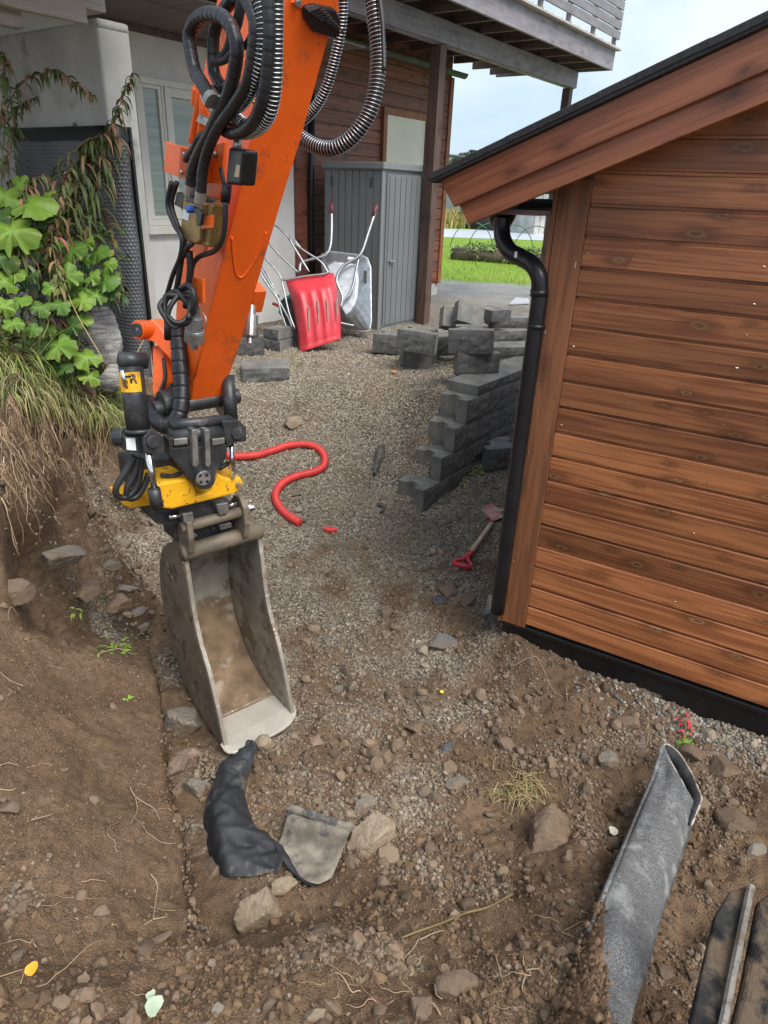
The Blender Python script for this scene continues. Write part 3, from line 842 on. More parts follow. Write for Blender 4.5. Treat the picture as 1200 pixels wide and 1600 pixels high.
# ================================================================== garden shed (right)
gmat = Matrix(((GD[0], -GN[0], 0, SK[0]), (GD[1], -GN[1], 0, SK[1]), (0, 0, 1, 0), (0, 0, 0, 1)))
shed = empty('garden_shed', SK, 'brown stained timber shed with black roof edge and black plinth', 'shed', mat=gmat)
def loc_obj(name, v, f, mat, parent, loc=(0, 0, 0), **k):
    o = mesh_obj(name, v, f, mat, parent, world=False, **k)
    o.location = loc
    return o
PITCH_B = .1275
def plank_prof(Lg, h, th=.02, lap=.012):
    """cladding board: bevelled top and bottom edge, groove below"""
    pr_ = [(0, 0), (-th, .004), (-th, h - lap - .004), (-th + .005, h - lap), (-.006, h - lap + .001), (-.006, h + .004), (0, h + .004)]
    n = len(pr_)
    v = [(0, y, z) for y, z in pr_] + [(Lg, y, z) for y, z in pr_]
    f = [tuple(range(n)), tuple(range(2 * n - 1, n - 1, -1))] + [(i, n + i, n + (i + 1) % n, (i + 1) % n) for i in range(n)]
    return v, f
TR = .135
def roof_z(t): return 2.245 + .417 * (t + .46)
base_v, base_f = plank_prof(4.6, PITCH_B)
pl0 = None
for i in range(26):
    z0 = .008 + i * PITCH_B
    t0 = TR + .002
    zt = z0 + PITCH_B
    if zt > 2.16: t0 = max(t0, (zt - 2.20) / .417 - .46)
    if t0 > 2.6: break
    dl = random.uniform(-.0015, .0015)
    if t0 == TR + .002:
        if pl0 is None:
            pl0 = loc_obj('plank', base_v, base_f, MAT['shed_wood'], shed, (t0, dl, z0))
        else:
            o = pl0.copy(); COL.objects.link(o); o.location = (t0, dl, z0)
    else:
        v, f = plank_prof(4.6 - (t0 - TR), PITCH_B)
        loc_obj('plank', v, f, MAT['shed_wood'], shed, (t0, dl, z0))
loc_obj('wall', *box(.02, 4.7, .004, .08, -.16, 2.2), MAT['felt'], shed)
loc_obj('side_wall', *box(-.002, .02, .03, 3.2, -.1, 2.2), MAT['shed_wood'], shed)
loc_obj('corner_board', *box(-.004, TR, -.030, .002, -.022, 2.27), MAT['trim_wood'], shed, bevel=.004)
loc_obj('corner_board', *box(-.028, -.006, -.030, .10, -.022, 2.25), MAT['trim_wood'], shed, bevel=.003)
# plinth strip
mb = MB(); mb.add(*box(.0, 4.7, -.016, .003, -.30, -.034)); mb.add(*box(.0, 4.7, -.030, .003, -.033, -.008))
mb.build('plinth', MAT['plinth_black'], shed, world=False, bevel=.003)
# roof: barge boards, felt, soffit
sl_ = unit(V3(1, 0, .417)); sn_ = unit(V3(-.417, 0, 1))
def slope_board(name, ta, tb, y0, y1, top, h, mat, endcut=0.06, bevel=.004):
    """a board running up the gable; top = distance below the roof line"""
    def pt(t, d, y): 
        return (t, y, roof_z(t) - d)
    v = []
    for y in (y0, y1):
        v += [pt(ta, top, y), pt(tb, top, y), pt(tb, top + h, y), pt(ta + endcut, top + h, y)]
    v = np.array(v)
    o = mesh_obj(name, v, [(0, 1, 2, 3), (7, 6, 5, 4), (0, 4, 5, 1), (1, 5, 6, 2), (2, 6, 7, 3), (3, 7, 4, 0)], mat, shed, world=False, bevel=bevel)
    return o
# these run along the slope, so the grain is turned with a small own frame
def slope_obj(name, ta, tb, y0, y1, top, h, mat, endcut=.05):
    ang = math.atan(.417); ca = math.cos(ang)
    Lg = (tb - ta) / ca
    v = [(0, y0, -top * ca), (Lg, y0, -top * ca), (Lg, y0, -(top + h) * ca), (endcut, y0, -(top + h) * ca)]
    v += [(x, y1, z) for x, _, z in v]
    o = mesh_obj(name, v, [(0, 1, 2, 3), (7, 6, 5, 4), (0, 4, 5, 1), (1, 5, 6, 2), (2, 6, 7, 3), (3, 7, 4, 0)], mat, shed, world=False, bevel=.004)
    o.location = (ta, 0, roof_z(ta)); o.rotation_euler = (0, -ang, 0)
    return o
slope_obj('barge_board', -.462, 2.6, -.275, -.248, .005, .132, MAT['barge_wood'], .03)
slope_obj('barge_board', -.428, 2.6, -.246, -.219, .105, .128, MAT['barge_wood'], .03)
slope_obj('soffit', -.44, 2.6, -.217, 3.3, .02, .05, MAT['joist_wood'], .03)
rf = slope_obj('roof', -.492, 2.66, -.300, 3.4, -.030, .034, MAT['felt'], 0.0)
for k in range(9):
    a = -.50 + k * .345
    slope_obj('felt_strip', a, a + .36, -.304 - .001 * (k % 2), 3.3, -.038 - .0012 * (k % 3), .030, MAT['felt'], 0.0).parent = shed
loc_obj('eave_board', *box(-.34, -.03, -.21, 3.2, 2.12, 2.14), MAT['joist_wood'], shed)
# gutter under the eave, outlet, down pipe
_o = np.array(gmat.inverted() @ Vector(PP(784, 336, SK - GN * .1, GN)))
gut = MB()
a = np.linspace(math.pi, 2 * math.pi, 9)
pr_o = [(_o[0] + .055 * math.cos(q), _o[2] + .075 + .055 * math.sin(q)) for q in a]; pr_i = [(_o[0] + .050 * math.cos(q), _o[2] + .075 + .050 * math.sin(q)) for q in a[::-1]]
gp = pr_o + pr_i
gut.add(*prism([(x, -.19, z) for x, z in gp], (0, 3.4, 0)))
gut.build('gutter', MAT['black_plastic'], shed, world=False)
DPN = V3(*GN)
def SP(px, py, o=0.0): return PP(px, py, SK + GN * o, GN)
pth = [SP(784, 338, -.06), SP(784, 356, -.06), SP(786, 374, -.05), SP(796, 392, -.03), SP(813, 402, -.01), SP(831, 413, .02), SP(842, 432, .04), SP(843.5, 455, .04)]
dp = mesh_obj('downpipe', *tube(np.concatenate([spline(pth, 6), resample(np.array([SP(842.5, 470, .04), SP(777, 956, .04)]), .1)[0]]), .039, 24), MAT['black_plastic'], shed, smooth=True)
oc = SP(784, 336, -.1)
lv = []
for z, r in ((-.05, .046), (-.02, .062), (.01, .072), (.045, .072)):
    lv.append((oc + V3(0, 0, z), r))
mesh_obj('outlet', *tube(np.array([q for q, _ in lv]), [r for _, r in lv], 16), MAT['black_plastic'], dp, smooth=True)
for (ax, ay), (bx, by) in (((843, 452), (842.3, 463)), ((838.5, 506), (837.5, 513))):
    mesh_obj('pipe_collar', *cyl(SP(ax, ay, .04), SP(bx, by, .04), .042, 24), MAT['black_plastic'], dp, smooth=True)
mesh_obj('pipe_sticker', *obox(SP(806, 398, .05), unit(GD), unit(GN), V3(0, 0, 1), .012, .003, .026), MAT['white_label'], dp)
# screw heads on the boards
scr = MB()
for i in range(17):
    for t in (.165, .86, 1.46):
        z = .05 + i * PITCH_B + random.uniform(-.01, .02)
        if random.random() < .75:
            scr.add(*cyl((t + random.uniform(-.01, .01), -.0235, z), (t, -.019, z), .0028, 6))
for z in np.arange(.08, 2.2, .31):
    for t in (.02, .115): scr.add(*cyl((t, -.0325, z + random.uniform(-.03, .03)), (t, -.029, z), .0028, 6))
o = scr.build('screw_heads', MAT['worn_steel'], shed, world=False); o['kind'] = 'stuff'
# drain elbow at the foot of the down pipe
e0 = G(766, 975)
hp = [e0 + V3(.035, .11, .13), e0 + V3(.02, .06, .07), e0 + V3(.0, -.01, .045)]
hv, hf = tube(spline(hp, 5), .05, 18, cap=False); hv2, _ = tube(spline(hp, 5), .043, 18, cap=False)
nq = len(hv); ff = list(hf) + [tuple(i + nq for i in q)[::-1] for q in hf]
L_ = len(spline(hp, 5)) - 1
ff += [(L_ * 18 + j, L_ * 18 + (j + 1) % 18, nq + L_ * 18 + (j + 1) % 18, nq + L_ * 18 + j) for j in range(18)]
dr = mesh_obj('drain_pipe', np.concatenate([hv, hv2]), ff, m_basic('drain_grey', (.16, .155, .14), .7, dirt=(.33, .29, .23), dscale=12, damt=.45), smooth=True)
tag(dr, 'short dusty grey drain pipe end below the black downpipe', 'pipe')

# ================================================================== house (left, behind)
hmat = Matrix(((HD[0], -HN[0], 0, HC[0]), (HD[1], -HN[1], 0, HC[1]), (0, 0, 1, HC[2]), (0, 0, 0, 1)))
house = empty('house', HC, 'brown clad house with white rendered basement wall behind the digger arm', 'house', mat=hmat)
def hb(name, s0, s1, o0, o1, z0, z1, mat, parent=None, bevel=0.0, **k):
    v, f = box(s0, s1, -o1, -o0, z0 - .5, z1 - .5)
    return mesh_obj(name, v, f, mat, parent or house, world=False, bevel=bevel, **k)
hb('wall', -3.66, 0, -.3, 0, .7, 4.32, MAT['house_wood'])
hb('foundation', -3.66, .0, -.28, -.01, .3, .72, MAT['concrete'])
hb('basement_wall', -10, -3.62, -.3, -.012, .2, 3.5, MAT['white_wall'])
hb('upper_wall', -10, -3.6, -.3, -.006, 3.5, 4.3, MAT['joist_wood'])
hp0 = None
for i in range(19):
    z0 = .735 + i * .1705
    v, f = plank_prof(3.5, .1705, .022, .010)
    if hp0 is None: hp0 = loc_obj('plank', v, f, MAT['house_wood'], house, (-3.55, -.001, z0 - .5))
    else:
        o = hp0.copy(); COL.objects.link(o); o.location = (-3.55, -.001 + random.uniform(-.002, .002), z0 - .5)
hb('corner_board', -.09, .012, .001, .048, .70, 3.84, MAT['house_trim'], bevel=.004)
hb('corner_board', -3.70, -3.51, .001, .048, .55, 3.84, MAT['house_wood'], bevel=.004)
# door behind the cabinet
dr_ = hb('door', -1.79, -.785, .024, .062, .74, 3.17, MAT['cream'], bevel=.004)
hb('door_edge', -.835, -.83, .0625, .066, .78, 3.15, MAT['window_white'], dr_)
for nm, s0, s1, z0, z1 in (('door_frame', -1.88, -1.792, .72, 3.26), ('door_frame', -.783, -.70, .72, 3.26), ('door_frame', -1.792, -.783, 3.172, 3.26)):
    hb(nm, s0, s1, .023, .075, z0, z1, MAT['house_trim'], bevel=.004)
# gutter and down pipe of the house
gp = [(-.16 + .07 * math.cos(q), .07 * math.sin(q)) for q in a] + [(-.16 + .064 * math.cos(q), .064 * math.sin(q)) for q in a[::-1]]
MAT['gutter_grey'] = m_basic('gutter_grey', (.045, .05, .05), .5, metal=.0, var=.2, vs=3, bump=.03)
mesh_obj('gutter', *prism([(-4.6, y, 3.40 + z) for y, z in gp], (4.72, 0, 0)), MAT['gutter_grey'], house, world=False)
for s_ in (-3.0, -2.1, -1.25, -.5):
    gq = [(-.16 + .074 * math.cos(q), .074 * math.sin(q)) for q in a] + [(-.16 + .0705 * math.cos(q), .0705 * math.sin(q)) for q in a[::-1]]
    mesh_obj('gutter_bracket', *prism([(s_, y, 3.40 + z) for y, z in gq], (.03, 0, 0)), MAT['black_plastic'], house, world=False)
hdp = PP(487, 300, HC + HN * .1, HN)
sdp = (hdp - HC) @ HD
mesh_obj('downpipe', *cyl((sdp, -.10, .1), (sdp, -.10, 3.3), .045, 16), MAT['black_plastic'], house, world=False, smooth=True)
# window in the basement wall
def hs(px, py, o=0.0):
    q = PP(px, py, HC + HN * o, HN); return (q - HC) @ HD, q[2]
W0, W1, WZ0, WZ1 = -6.02, -4.62, 1.74, 3.13
def frame(name, s0, s1, z0, z1, w, o0, o1, mat, parent, wv=None):
    wv = wv or w
    mb = MB()
    for q in ((s0, s0 + w, z0, z1), (s1 - w, s1, z0, z1), (s0 + w, s1 - w, z0, z0 + wv), (s0 + w, s1 - w, z1 - wv, z1)):
        v, f = box(q[0], q[1], -o1, -o0, q[2] - .5, q[3] - .5); mb.add(v, f)
    return mb.build(name, mat, parent, world=False, bevel=.004)
win = hb('window', W0, W1, -.03, -.011, WZ0, WZ1, MAT['window_white'])
frame('window_frame', W0, W1, WZ0, WZ1, .06, -.010, .035, MAT['window_white'], win)
SM = -5.70
frame('sash', W0 + .062, SM - .005, WZ0 + .062, WZ1 - .062, .035, -.009, .025, MAT['window_white'], win)
frame('sash', SM + .03, W1 - .062, WZ0 + .062, WZ1 - .062, .085, -.009, .045, MAT['window_white'], win)
hb('mullion', SM - .003, SM + .028, -.010, .030, WZ0 + .061, WZ1 - .061, MAT['window_white'], win, bevel=.003)
g = NG('window_glass')
n = g.noise(g.map(g.coord(), (1, 1, 22)), 1.0, 3)
MAT['glass_pale'] = g.out(g.mix(g.ramp(n, .35, .65), (.25, .315, .275), (.34, .41, .36)), .06, 0.0, .6)
hb('pane', W0 + .098, SM - .041, -.008, .002, WZ0 + .098, WZ1 - .098, MAT['glass_pale'], win)
hb('pane', SM + .116, W1 - .148, -.008, .006, WZ0 + .148, WZ1 - .148, MAT['glass_pale'], win)
hb('window_sill', W0 - .03, W1 + .03, -.010, .07, WZ0 - .09, WZ0 - .002, MAT['window_white'], win, bevel=.006)

# ================================================================== deck above
deck = empty('timber_deck', housep(0, 0, .5), 'weathered grey timber deck with slatted railing on brown posts', 'deck', mat=hmat)
hb('beam', -9.2, 1.43, 1.40, 1.485, 3.79, 4.03, MAT['deck_wood'], deck, bevel=.004)
hb('beam', -9.2, 1.42, 1.487, 1.53, 3.80, 4.032, MAT['deck_wood'], deck, bevel=.004)
js = -8.4
j0 = None
while js < 1.46:
    if j0 is None:
        v, f = box(0, .048, -2.03, -.02, 0, .20)
        j0 = loc_obj('joist', v, f, MAT['joist_wood'], deck, (js, 0, 4.034 - .5))
    else:
        o = j0.copy(); COL.objects.link(o); o.location = (js, 0, 4.034 - .5)
    js += .598
DE = 1.47
fas = hb('fascia', -9.2, DE, 2.032, 2.075, 4.03, 4.285, MAT['deck_wood'], deck, bevel=.004)
hb('fascia', DE - .045, DE - .002, .0, 2.03, 4.03, 4.25, MAT['deck_wood'], deck, bevel=.004)
hb('cap_board', -9.2, DE + .03, 2.02, 2.16, 4.288, 4.316, MAT['pale_timber'], deck, bevel=.004)
b0 = None
for k in range(16):
    v, f = box(-9.2, DE, -.120, 0, 0, .028)
    if b0 is None: b0 = loc_obj('deck_board', v, f, MAT['joist_wood'], deck, (0, -.03, 4.236 - .5))
    else:
        o = b0.copy(); COL.objects.link(o); o.location = (0, -.03 - .126 * k, 4.236 - .5)
for k in range(9):
    z0 = 4.43 + k * .125
    hb('railing_slat', -9.2, DE - .01, 2.09, 2.116, z0, z0 + .108, MAT['slat_wood'], deck, bevel=.004)
for s_ in (DE - .12, DE - 1.0, DE - 1.9, DE - 2.8, DE - 3.7):
    hb('railing_post', s_, s_ + .05, 2.03, 2.088, 4.318, 5.5, MAT['slat_wood'], deck)
for s_ in np.arange(DE - 3.6, DE - .1, .30):
    hb('spacer_bar', s_, s_ + .035, 1.7, 2.086, 4.345, 4.365, MAT['white_label'], deck)
def post(name, s0, o0, w, z0, z1):
    hb(name, s0, s0 + w, o0 - w / 2, o0 + w / 2, z0, z1, MAT['post_wood'], deck, bevel=.004)
post('post', -2.72, 1.44, .145, .35, 3.788)
post('post', 1.22, 1.44, .13, .3, 3.788)
# pale timbers over the concrete wall
hb('rim_timber', -9.2, -7.34, 1.40, 1.62, 3.267, 3.60, MAT['pale_timber'], deck, bevel=.006)
hb('rim_timber', -9.2, -7.55, 1.63, 1.70, 3.16, 3.31, MAT['pale_timber'], deck, bevel=.006)
hb('rim_timber', -9.2, -7.94, 1.45, 1.55, 3.08, 3.262, MAT['pale_timber'], deck, bevel=.006)
hb('shade_board', -9.2, -7.3, 1.71, 2.9, 3.46, 3.50, MAT['pale_timber'], deck)  # unseen overhead boards, added to shade the concrete wall's left face
hb('soffit_sheet', -9.2, -4.0, .02, 1.38, 3.56, 3.58, MAT['joist_wood'], deck)

# ================================================================== concrete wall with dimple sheet
cw = empty('concrete_wall', housep(-7.2, 1.44, .5), 'bare concrete wall end standing beside the white window', 'wall', mat=hmat)
v, f = box(-7.31, -7.03, -1.44, .2, -.4, 2.75)
mesh_obj('wall_slab', v, f, MAT['concrete'], cw, world=False, bevel=.022, segs=3)
hb('capping_edge', -7.312, -7.04, 1.30, 1.455, 3.205, 3.262, MAT['concrete'], cw, bevel=.02)
bq = PP(117, 196, housep(-7.315, 0, 0), -HD)
mesh_obj('wall_anchor', *cyl(bq + HD * .01, bq - HD * .012, .022, 10), MAT['worn_steel'], cw, smooth=False)
# dimple sheet: plan path around the corner of the wall, real dimples
path = [(-7.345, -.1), (-7.350, .5), (-7.362, 1.15), (-7.375, 1.38), (-7.36, 1.47), (-7.31, 1.53), (-7.25, 1.535), (-7.195, 1.515)]
pp, tt = resample(spline(np.array([(s_, o_, 0) for s_, o_ in path]), 12), .0072)
zz = np.arange(.30, 2.53, .0078)
tx = np.gradient(pp[:, 0]); ty = np.gradient(pp[:, 1]); ln = np.hypot(tx, ty)
nxs, nys = -ty / ln, tx / ln          # outwards (towards -s / +o)
T_, Z_ = np.meshgrid(tt, zz)
per = .034
row = np.floor(Z_ / (per * .866)); fx = (T_ / per + .5 * (row % 2)) % 1 - .5; fy = (Z_ / (per * .866)) % 1 - .5
rr = np.hypot(fx * per, fy * per * .866)
dim = .011 * sstep(.0135, .005, rr)
flatm = (T_ > tt[-1] - .045) | (Z_ > 2.46)
dim = np.where(flatm, 0.0, dim)
bul = .012 * fbm(T_ * 2.2, Z_ * 2.2, 2, 5) + .02 * sstep(1.6, .3, Z_) * np.sin(T_ * 3)
off = dim + bul
Sx = pp[:, 0][None] + nxs[None] * off; Ox = pp[:, 1][None] + nys[None] * off
vv = np.stack([Sx, -Ox, Z_ - .5], -1).reshape(-1, 3)
a_, b_ = T_.shape
ix = np.arange(a_ * b_).reshape(a_, b_)
qd = np.stack([ix[:-1, :-1], ix[:-1, 1:], ix[1:, 1:], ix[1:, :-1]], -1).reshape(-1, 4)
dm = empty('dimple_membrane', housep(-7.36, 1.4, .3), 'black dimpled drainage sheet wrapped round the concrete wall', 'membrane', mat=hmat)
mesh_obj('dimpled_sheet', vv, qd, MAT['membrane'], dm, world=False, smooth=True)
hv_ = [(s_ - .012, -o_ - .01, z) for s_, o_ in ((-7.352, -.1), (-7.362, 1.2), (-7.385, 1.42)) for z in (1.965, 2.05)]
mb = MB()
edge = [(-7.095, 1.535), (-7.088, 1.525)]
mb.add(*prism([(-7.205, -1.520, -.2), (-7.175, -1.508, -.2), (-7.175, -1.54, -.2), (-7.205, -1.552, -.2)], (0, 0, 2.26)))
mb.build('edge_strip', MAT['plinth_black'], dm, world=False)
mb = MB()
tp = [(-7.350, -.1), (-7.366, .6), (-7.378, 1.2), (-7.392, 1.40), (-7.372, 1.49), (-7.31, 1.55), (-7.175, 1.54)]
sp_ = spline(np.array([(s_, -o_, 0) for s_, o_ in tp]), 6)
n_ = len(sp_)
vtx = np.concatenate([sp_ + V3(0, 0, 1.955), sp_ + V3(0, 0, 2.055), sp_ + V3(.02, .02, 2.06)])
fc = [(i, i + 1, n_ + i + 1, n_ + i) for i in range(n_ - 1)] + [(n_ + i, n_ + i + 1, 2 * n_ + i + 1, 2 * n_ + i) for i in range(n_ - 1)]
mesh_obj('top_strip', vtx, fc, MAT['plinth_black'], dm, world=False, smooth=True)

# ================================================================== steel cabinet
cab = empty('storage_cabinet', housep(-3.07, .84, .5), 'tall grey ribbed steel cabinet beside the brown post', 'cabinet', mat=hmat)
CS0, CS1, CO0, CO1, CZ0, CZ1 = -3.535, -2.50, .36, 1.317, .47, 2.42
hb('body', CS0 + .012, CS1 - .012, CO0 + .012, CO1 - .012, CZ0, CZ1, MAT['cabinet'], cab)
nrib = 8
wd = (CO1 - CO0 - .06) / nrib
for k in range(nrib):
    o0 = CO0 + .03 + k * wd
    hb('side_panel', CS0, CS0 + .011, o0 + .006, o0 + wd - .006, CZ0 + .02, CZ1 - .03, MAT['cabinet'], cab, bevel=.004)
hb('corner_profile', CS0 - .004, CS0 + .05, CO1 - .028, CO1 + .004, CZ0, CZ1, MAT['cabinet_lid'], cab, bevel=.008)
dr2 = hb('cabinet_door', CS0 + .10, CS1 - .03, CO1 - .011, CO1 + .004, CZ0 + .06, CZ1 - .06, MAT['cabinet'], cab, bevel=.003)
dw = (CS1 - CS0 - .20) / 7
for k in range(7):
    s_ = CS0 + .135 + k * dw
    hb('door_rib', s_ + .008, s_ + dw - .008, CO1 + .0045, CO1 + .013, CZ0 + .08, CZ1 - .08, MAT['cabinet'], dr2, bevel=.004)
lid = hb('lid', CS0 - .025, CS1 + .025, CO0 - .02, CO1 + .03, CZ1 - .01, CZ1 + .07, MAT['cabinet_lid'], cab, bevel=.012)
v_, f_ = cyl(housep(CS0 + .19, CO1 + .005, 1.35), housep(CS0 + .19, CO1 + .05, 1.35), .02, 12)
hd = mesh_obj('handle', v_, f_, MAT['zinc'], dr2, smooth=False)
mesh_obj('handle_lever', *obox(housep(CS0 + .22, CO1 + .045, 1.35), HD, HN, V3(0, 0, 1), .11, .02, .022), MAT['zinc'], dr2, bevel=.004)
for o0 in (CO0 + .12, CO1 - .2):
    for k in range(4):
        hb('vent_slot', CS0 - .003, CS0 + .001, o0, o0 + .05, CZ1 - .12 - k * .03, CZ1 - .108 - k * .03, MAT['plinth_black'], cab)
hb('label', CS1 - .12, CS1 - .08, CO1 + .0135, CO1 + .016, CZ1 - .17, CZ1 - .10, MAT['white_label'], dr2)
hb('base_strip', CS0 + .06, CS1, CO1 - .01, CO1 + .02, CZ0 + .005, CZ0 + .05, MAT['zinc'], cab)
# ================================================================== digger arm
AX = unit(MN * .444 + V3(0, 0, .896))             # along the stick, upwards
FN = unit(MN * .896 - V3(0, 0, .444))             # out of its front face
arm = empty('excavator_arm', V3(BL[0], BL[1], -.33), 'orange digger arm with black hoses, yellow tilting rotator and narrow bucket', 'excavator')
FLp = np.array([(475, -110), (450, -10), (432, 66), (394, 213), (371, 315), (343, 425), (316, 540), (303, 590), (297, 638)], float)
FRp = np.array([(557, -110), (531, -5), (511, 66), (473, 206), (440, 315), (408, 425), (377, 533), (358, 594), (342, 640)], float)
def dst(py): return 1 / (.3333 + .1212 * (640 - py) / 640)
F0 = P(297, 638, dst(638))
def onf(px, py, out=0.0): return PP(px, py, F0 + FN * out, FN)       # on the plane of the front face
def ons(px, py, out=0.0): return PP(px, py, F0 - MW * out, MW)       # on the plane of the left side face
fl = [onf(*q) for q in FLp]; fr = [onf(*q) for q in FRp]
dep = [.40, .40, .40, .39, .37, .33, .26, .20, .13]
sec = []
for a_, b_, d_ in zip(fl, fr, dep):
    # keep both front corners square to the machine
    wv = (b_ - a_) @ MW
    b2 = a_ + MW * wv
    sec.append([a_, b2, b2 - FN * d_, a_ - FN * d_])
sec.insert(0, [q + AX * .95 for q in sec[0]])
sec = np.array(sec)
n_ = len(sec)
fc = [tuple(range(4))[::-1], tuple((n_ - 1) * 4 + j for j in range(4))]
for i in range(n_ - 1):
    for j in range(4):
        k = (j + 1) % 4
        fc.append((i * 4 + j, i * 4 + k, (i + 1) * 4 + k, (i + 1) * 4 + j))
stick = mesh_obj('stick', sec.reshape(-1, 3), fc, MAT['orange'], arm, bevel=.006)
# raised weld outline and edge welds on the front face
wl = [onf(x, y, .001) for x, y in ((362, 370), (364, 400), (368, 425), (374, 433), (382, 430), (396, 410), (410, 380), (416, 362))]
mesh_obj('weld_bead', *tube(spline(wl, 6), .0042, 8), MAT['orange'], stick, smooth=True)
mesh_obj('weld_bead', *tube(np.array([q + FN * .001 + MW * .002 for q in fl[2:8]]), .0035, 8), MAT['orange'], stick, smooth=True)
# nose plates and pin boss at the lower end
def ring(name, c, axis, r, h, mat, parent, r_in=None, sides=24):
    return mesh_obj(name, *cyl(np.asarray(c) - axis * h / 2, np.asarray(c) + axis * h / 2, r, sides), mat, parent, smooth=False, bevel=.003)
nose = sec[-1].mean(0)
ring('pin_boss', P(352, 628, 3.10), MW, .060, .06, MAT['worn_steel'], arm)
ring('pin_boss', P(262, 630, 2.93), MW, .058, .06, MAT['black_steel'], arm)
ring('stick_pin', (P(352, 628, 3.10) + P(262, 630, 2.93)) / 2, MW, .035, .40, MAT['black_steel'], arm)
# ---- work lamp on the front face
lampc = onf(506, 30, .02)
lamp = mesh_obj('work_lamp', *prism([PP(x, y, lampc + FN * .0, FN) for x, y in ((476, 12), (492, 8), (524, 14), (533, 30), (532, 56), (524, 61), (490, 50), (478, 32))], -FN * .035), MAT['black_plastic'], arm, bevel=.006)
for k in range(9):
    x0, y0, x1, y1 = 481 + k * 4.6, 15 + k * 3.2 - (0 if k < 5 else 3), 497 + k * 4.0, 9 + k * 4.4
    mesh_obj('cooling_fin', *obox((PP(x0, y0, lampc, FN) + PP(x1, y1, lampc, FN)) / 2 + FN * .006, unit(PP(x1, y1, lampc, FN) - PP(x0, y0, lampc, FN)), FN, unit(np.cross(PP(x1, y1, lampc, FN) - PP(x0, y0, lampc, FN), FN)), .045, .022, .0045), MAT['rubber'], lamp)
mesh_obj('lamp_bracket', *plate([(455, 4), (470, -6), (528, -4), (530, 20), (500, 16), (470, 14)], onf(500, 10, .004), FN, .01), MAT['orange'], arm, bevel=.002)
ring('bracket_bolt', onf(466, 5, .014), FN, .012, .012, MAT['worn_steel'], lamp, sides=6)
# ---- pieces on the left side of the stick
def dside(px, py, out=.05):
    """depth at the left side face, out metres off it"""
    q = ons(px, py, out); return q
sb = plate([(300, 255), (348, 228), (352, 300), (335, 395), (300, 392), (296, 330)], ons(320, 300, .012), MW, .0)  # outline only
def splate(name, px, out, th, mat, parent=arm, bevel=.002):
    q = [ons(x, y, out) for x, y in px]
    return mesh_obj(name, *prism(q, MW * th), mat, parent, bevel=bevel)
splate('side_bracket', [(316, 232), (350, 222), (345, 300), (318, 398), (300, 392), (304, 300)], .022, .012, MAT['orange'])
ob = splate('hose_guard', [(258, 221), (305, 236), (302, 285), (256, 268)], .085, .010, MAT['orange'])
q0 = [ons(258, 221, .085), ons(305, 236, .085)]
mesh_obj('guard_flange', *prism([ons(282, 228, .085), ons(305, 236, .085), ons(302, 285, .085), ons(279, 276, .085)], MW * .085), MAT['orange'], ob, bevel=.002)
for x, y in ((288, 241), (284, 269), (299, 244)):
    ring('bolt', ons(x, y, .088), MW, .008, .012, MAT['worn_steel'], ob, sides=6)
for x, y in ((334, 241), (309, 281)):
    ring('bolt', ons(x, y, .03), MW, .012, .016, MAT['worn_steel'], arm, sides=6)
# valve block
vb = mesh_obj('valve_block', *prism([ons(x, y, .10) for x, y in ((286, 306), (312, 312), (318, 318), (312, 378), (304, 382), (280, 372))], MW * .075), MAT['brass'], arm, bevel=.006)
mesh_obj('valve_section', *prism([ons(x, y, .085) for x, y in ((313, 314), (332, 320), (327, 386), (308, 382))], MW * .06), MAT['brass'], vb, bevel=.005)
mesh_obj('valve_cap', *prism([ons(x, y, .103) for x, y in ((290, 303), (314, 309), (316, 322), (290, 315))], MW * .05), MAT['black_plastic'], vb, bevel=.003)
mesh_obj('valve_handle', *prism([ons(x, y, .125) for x, y in ((302, 325), (312, 327), (316, 333), (313, 352), (307, 353), (306, 336))], MW * .012), MAT['black_plastic'], vb, bevel=.003)
ring('valve_knob', ons(297, 327, .115), MW, .012, .025, m_basic('blue_knob', (.03, .12, .5), .4), vb)
mesh_obj('valve_label', *prism([ons(x, y, .1015) for x, y in ((286, 327), (296, 329), (294, 345), (284, 341))], MW * .001), MAT['white_label'], vb)
mesh_obj('valve_bracket', *prism([ons(x, y, .105) for x, y in ((316, 340), (331, 336), (330, 356), (314, 358))], MW * .01), MAT['orange'], vb, bevel=.002)
# black solenoid body
sol = mesh_obj('filter_body', *prism([ons(x, y, .070) for x, y in ((357, 229), (380, 234), (376, 290), (352, 288))], MW * .055), MAT['black_plastic'], arm, bevel=.010, segs=3)
mesh_obj('filter_label', *prism([ons(x, y, .0715) for x, y in ((369, 257), (375, 258), (373, 277), (366, 276))], MW * .001), m_basic('label_buff', (.62, .47, .33), .6), sol)
mesh_obj('filter_nipple', *cyl(ons(370, 236, .05), ons(372, 218, .05), .013, 10), MAT['worn_steel'], sol, smooth=True)
mesh_obj('filter_foot', *cyl(ons(355, 288, .05), ons(352, 316, .05), .016, 10), MAT['black_plastic'], sol, smooth=True)
# orange steel pipes and pipe clamp
mesh_obj('steel_pipe', *tube(spline([ons(298, 105, .06), ons(310, 135, .06), ons(309, 170, .06), ons(300, 222, .06)], 6), .014, 10), MAT['orange'], arm, smooth=True)
mesh_obj('steel_pipe', *tube(spline([ons(317, 150, .05), ons(318, 180, .05), ons(312, 232, .05)], 6), .016, 10), MAT['orange'], arm, smooth=True)
ring('pipe_nut', ons(308, 152, .06), AX, .020, .05, MAT['orange'], arm, sides=6)
splate('pipe_clamp', [(310, 178), (330, 188), (326, 199), (306, 190)], .075, .02, MAT['worn_steel'])
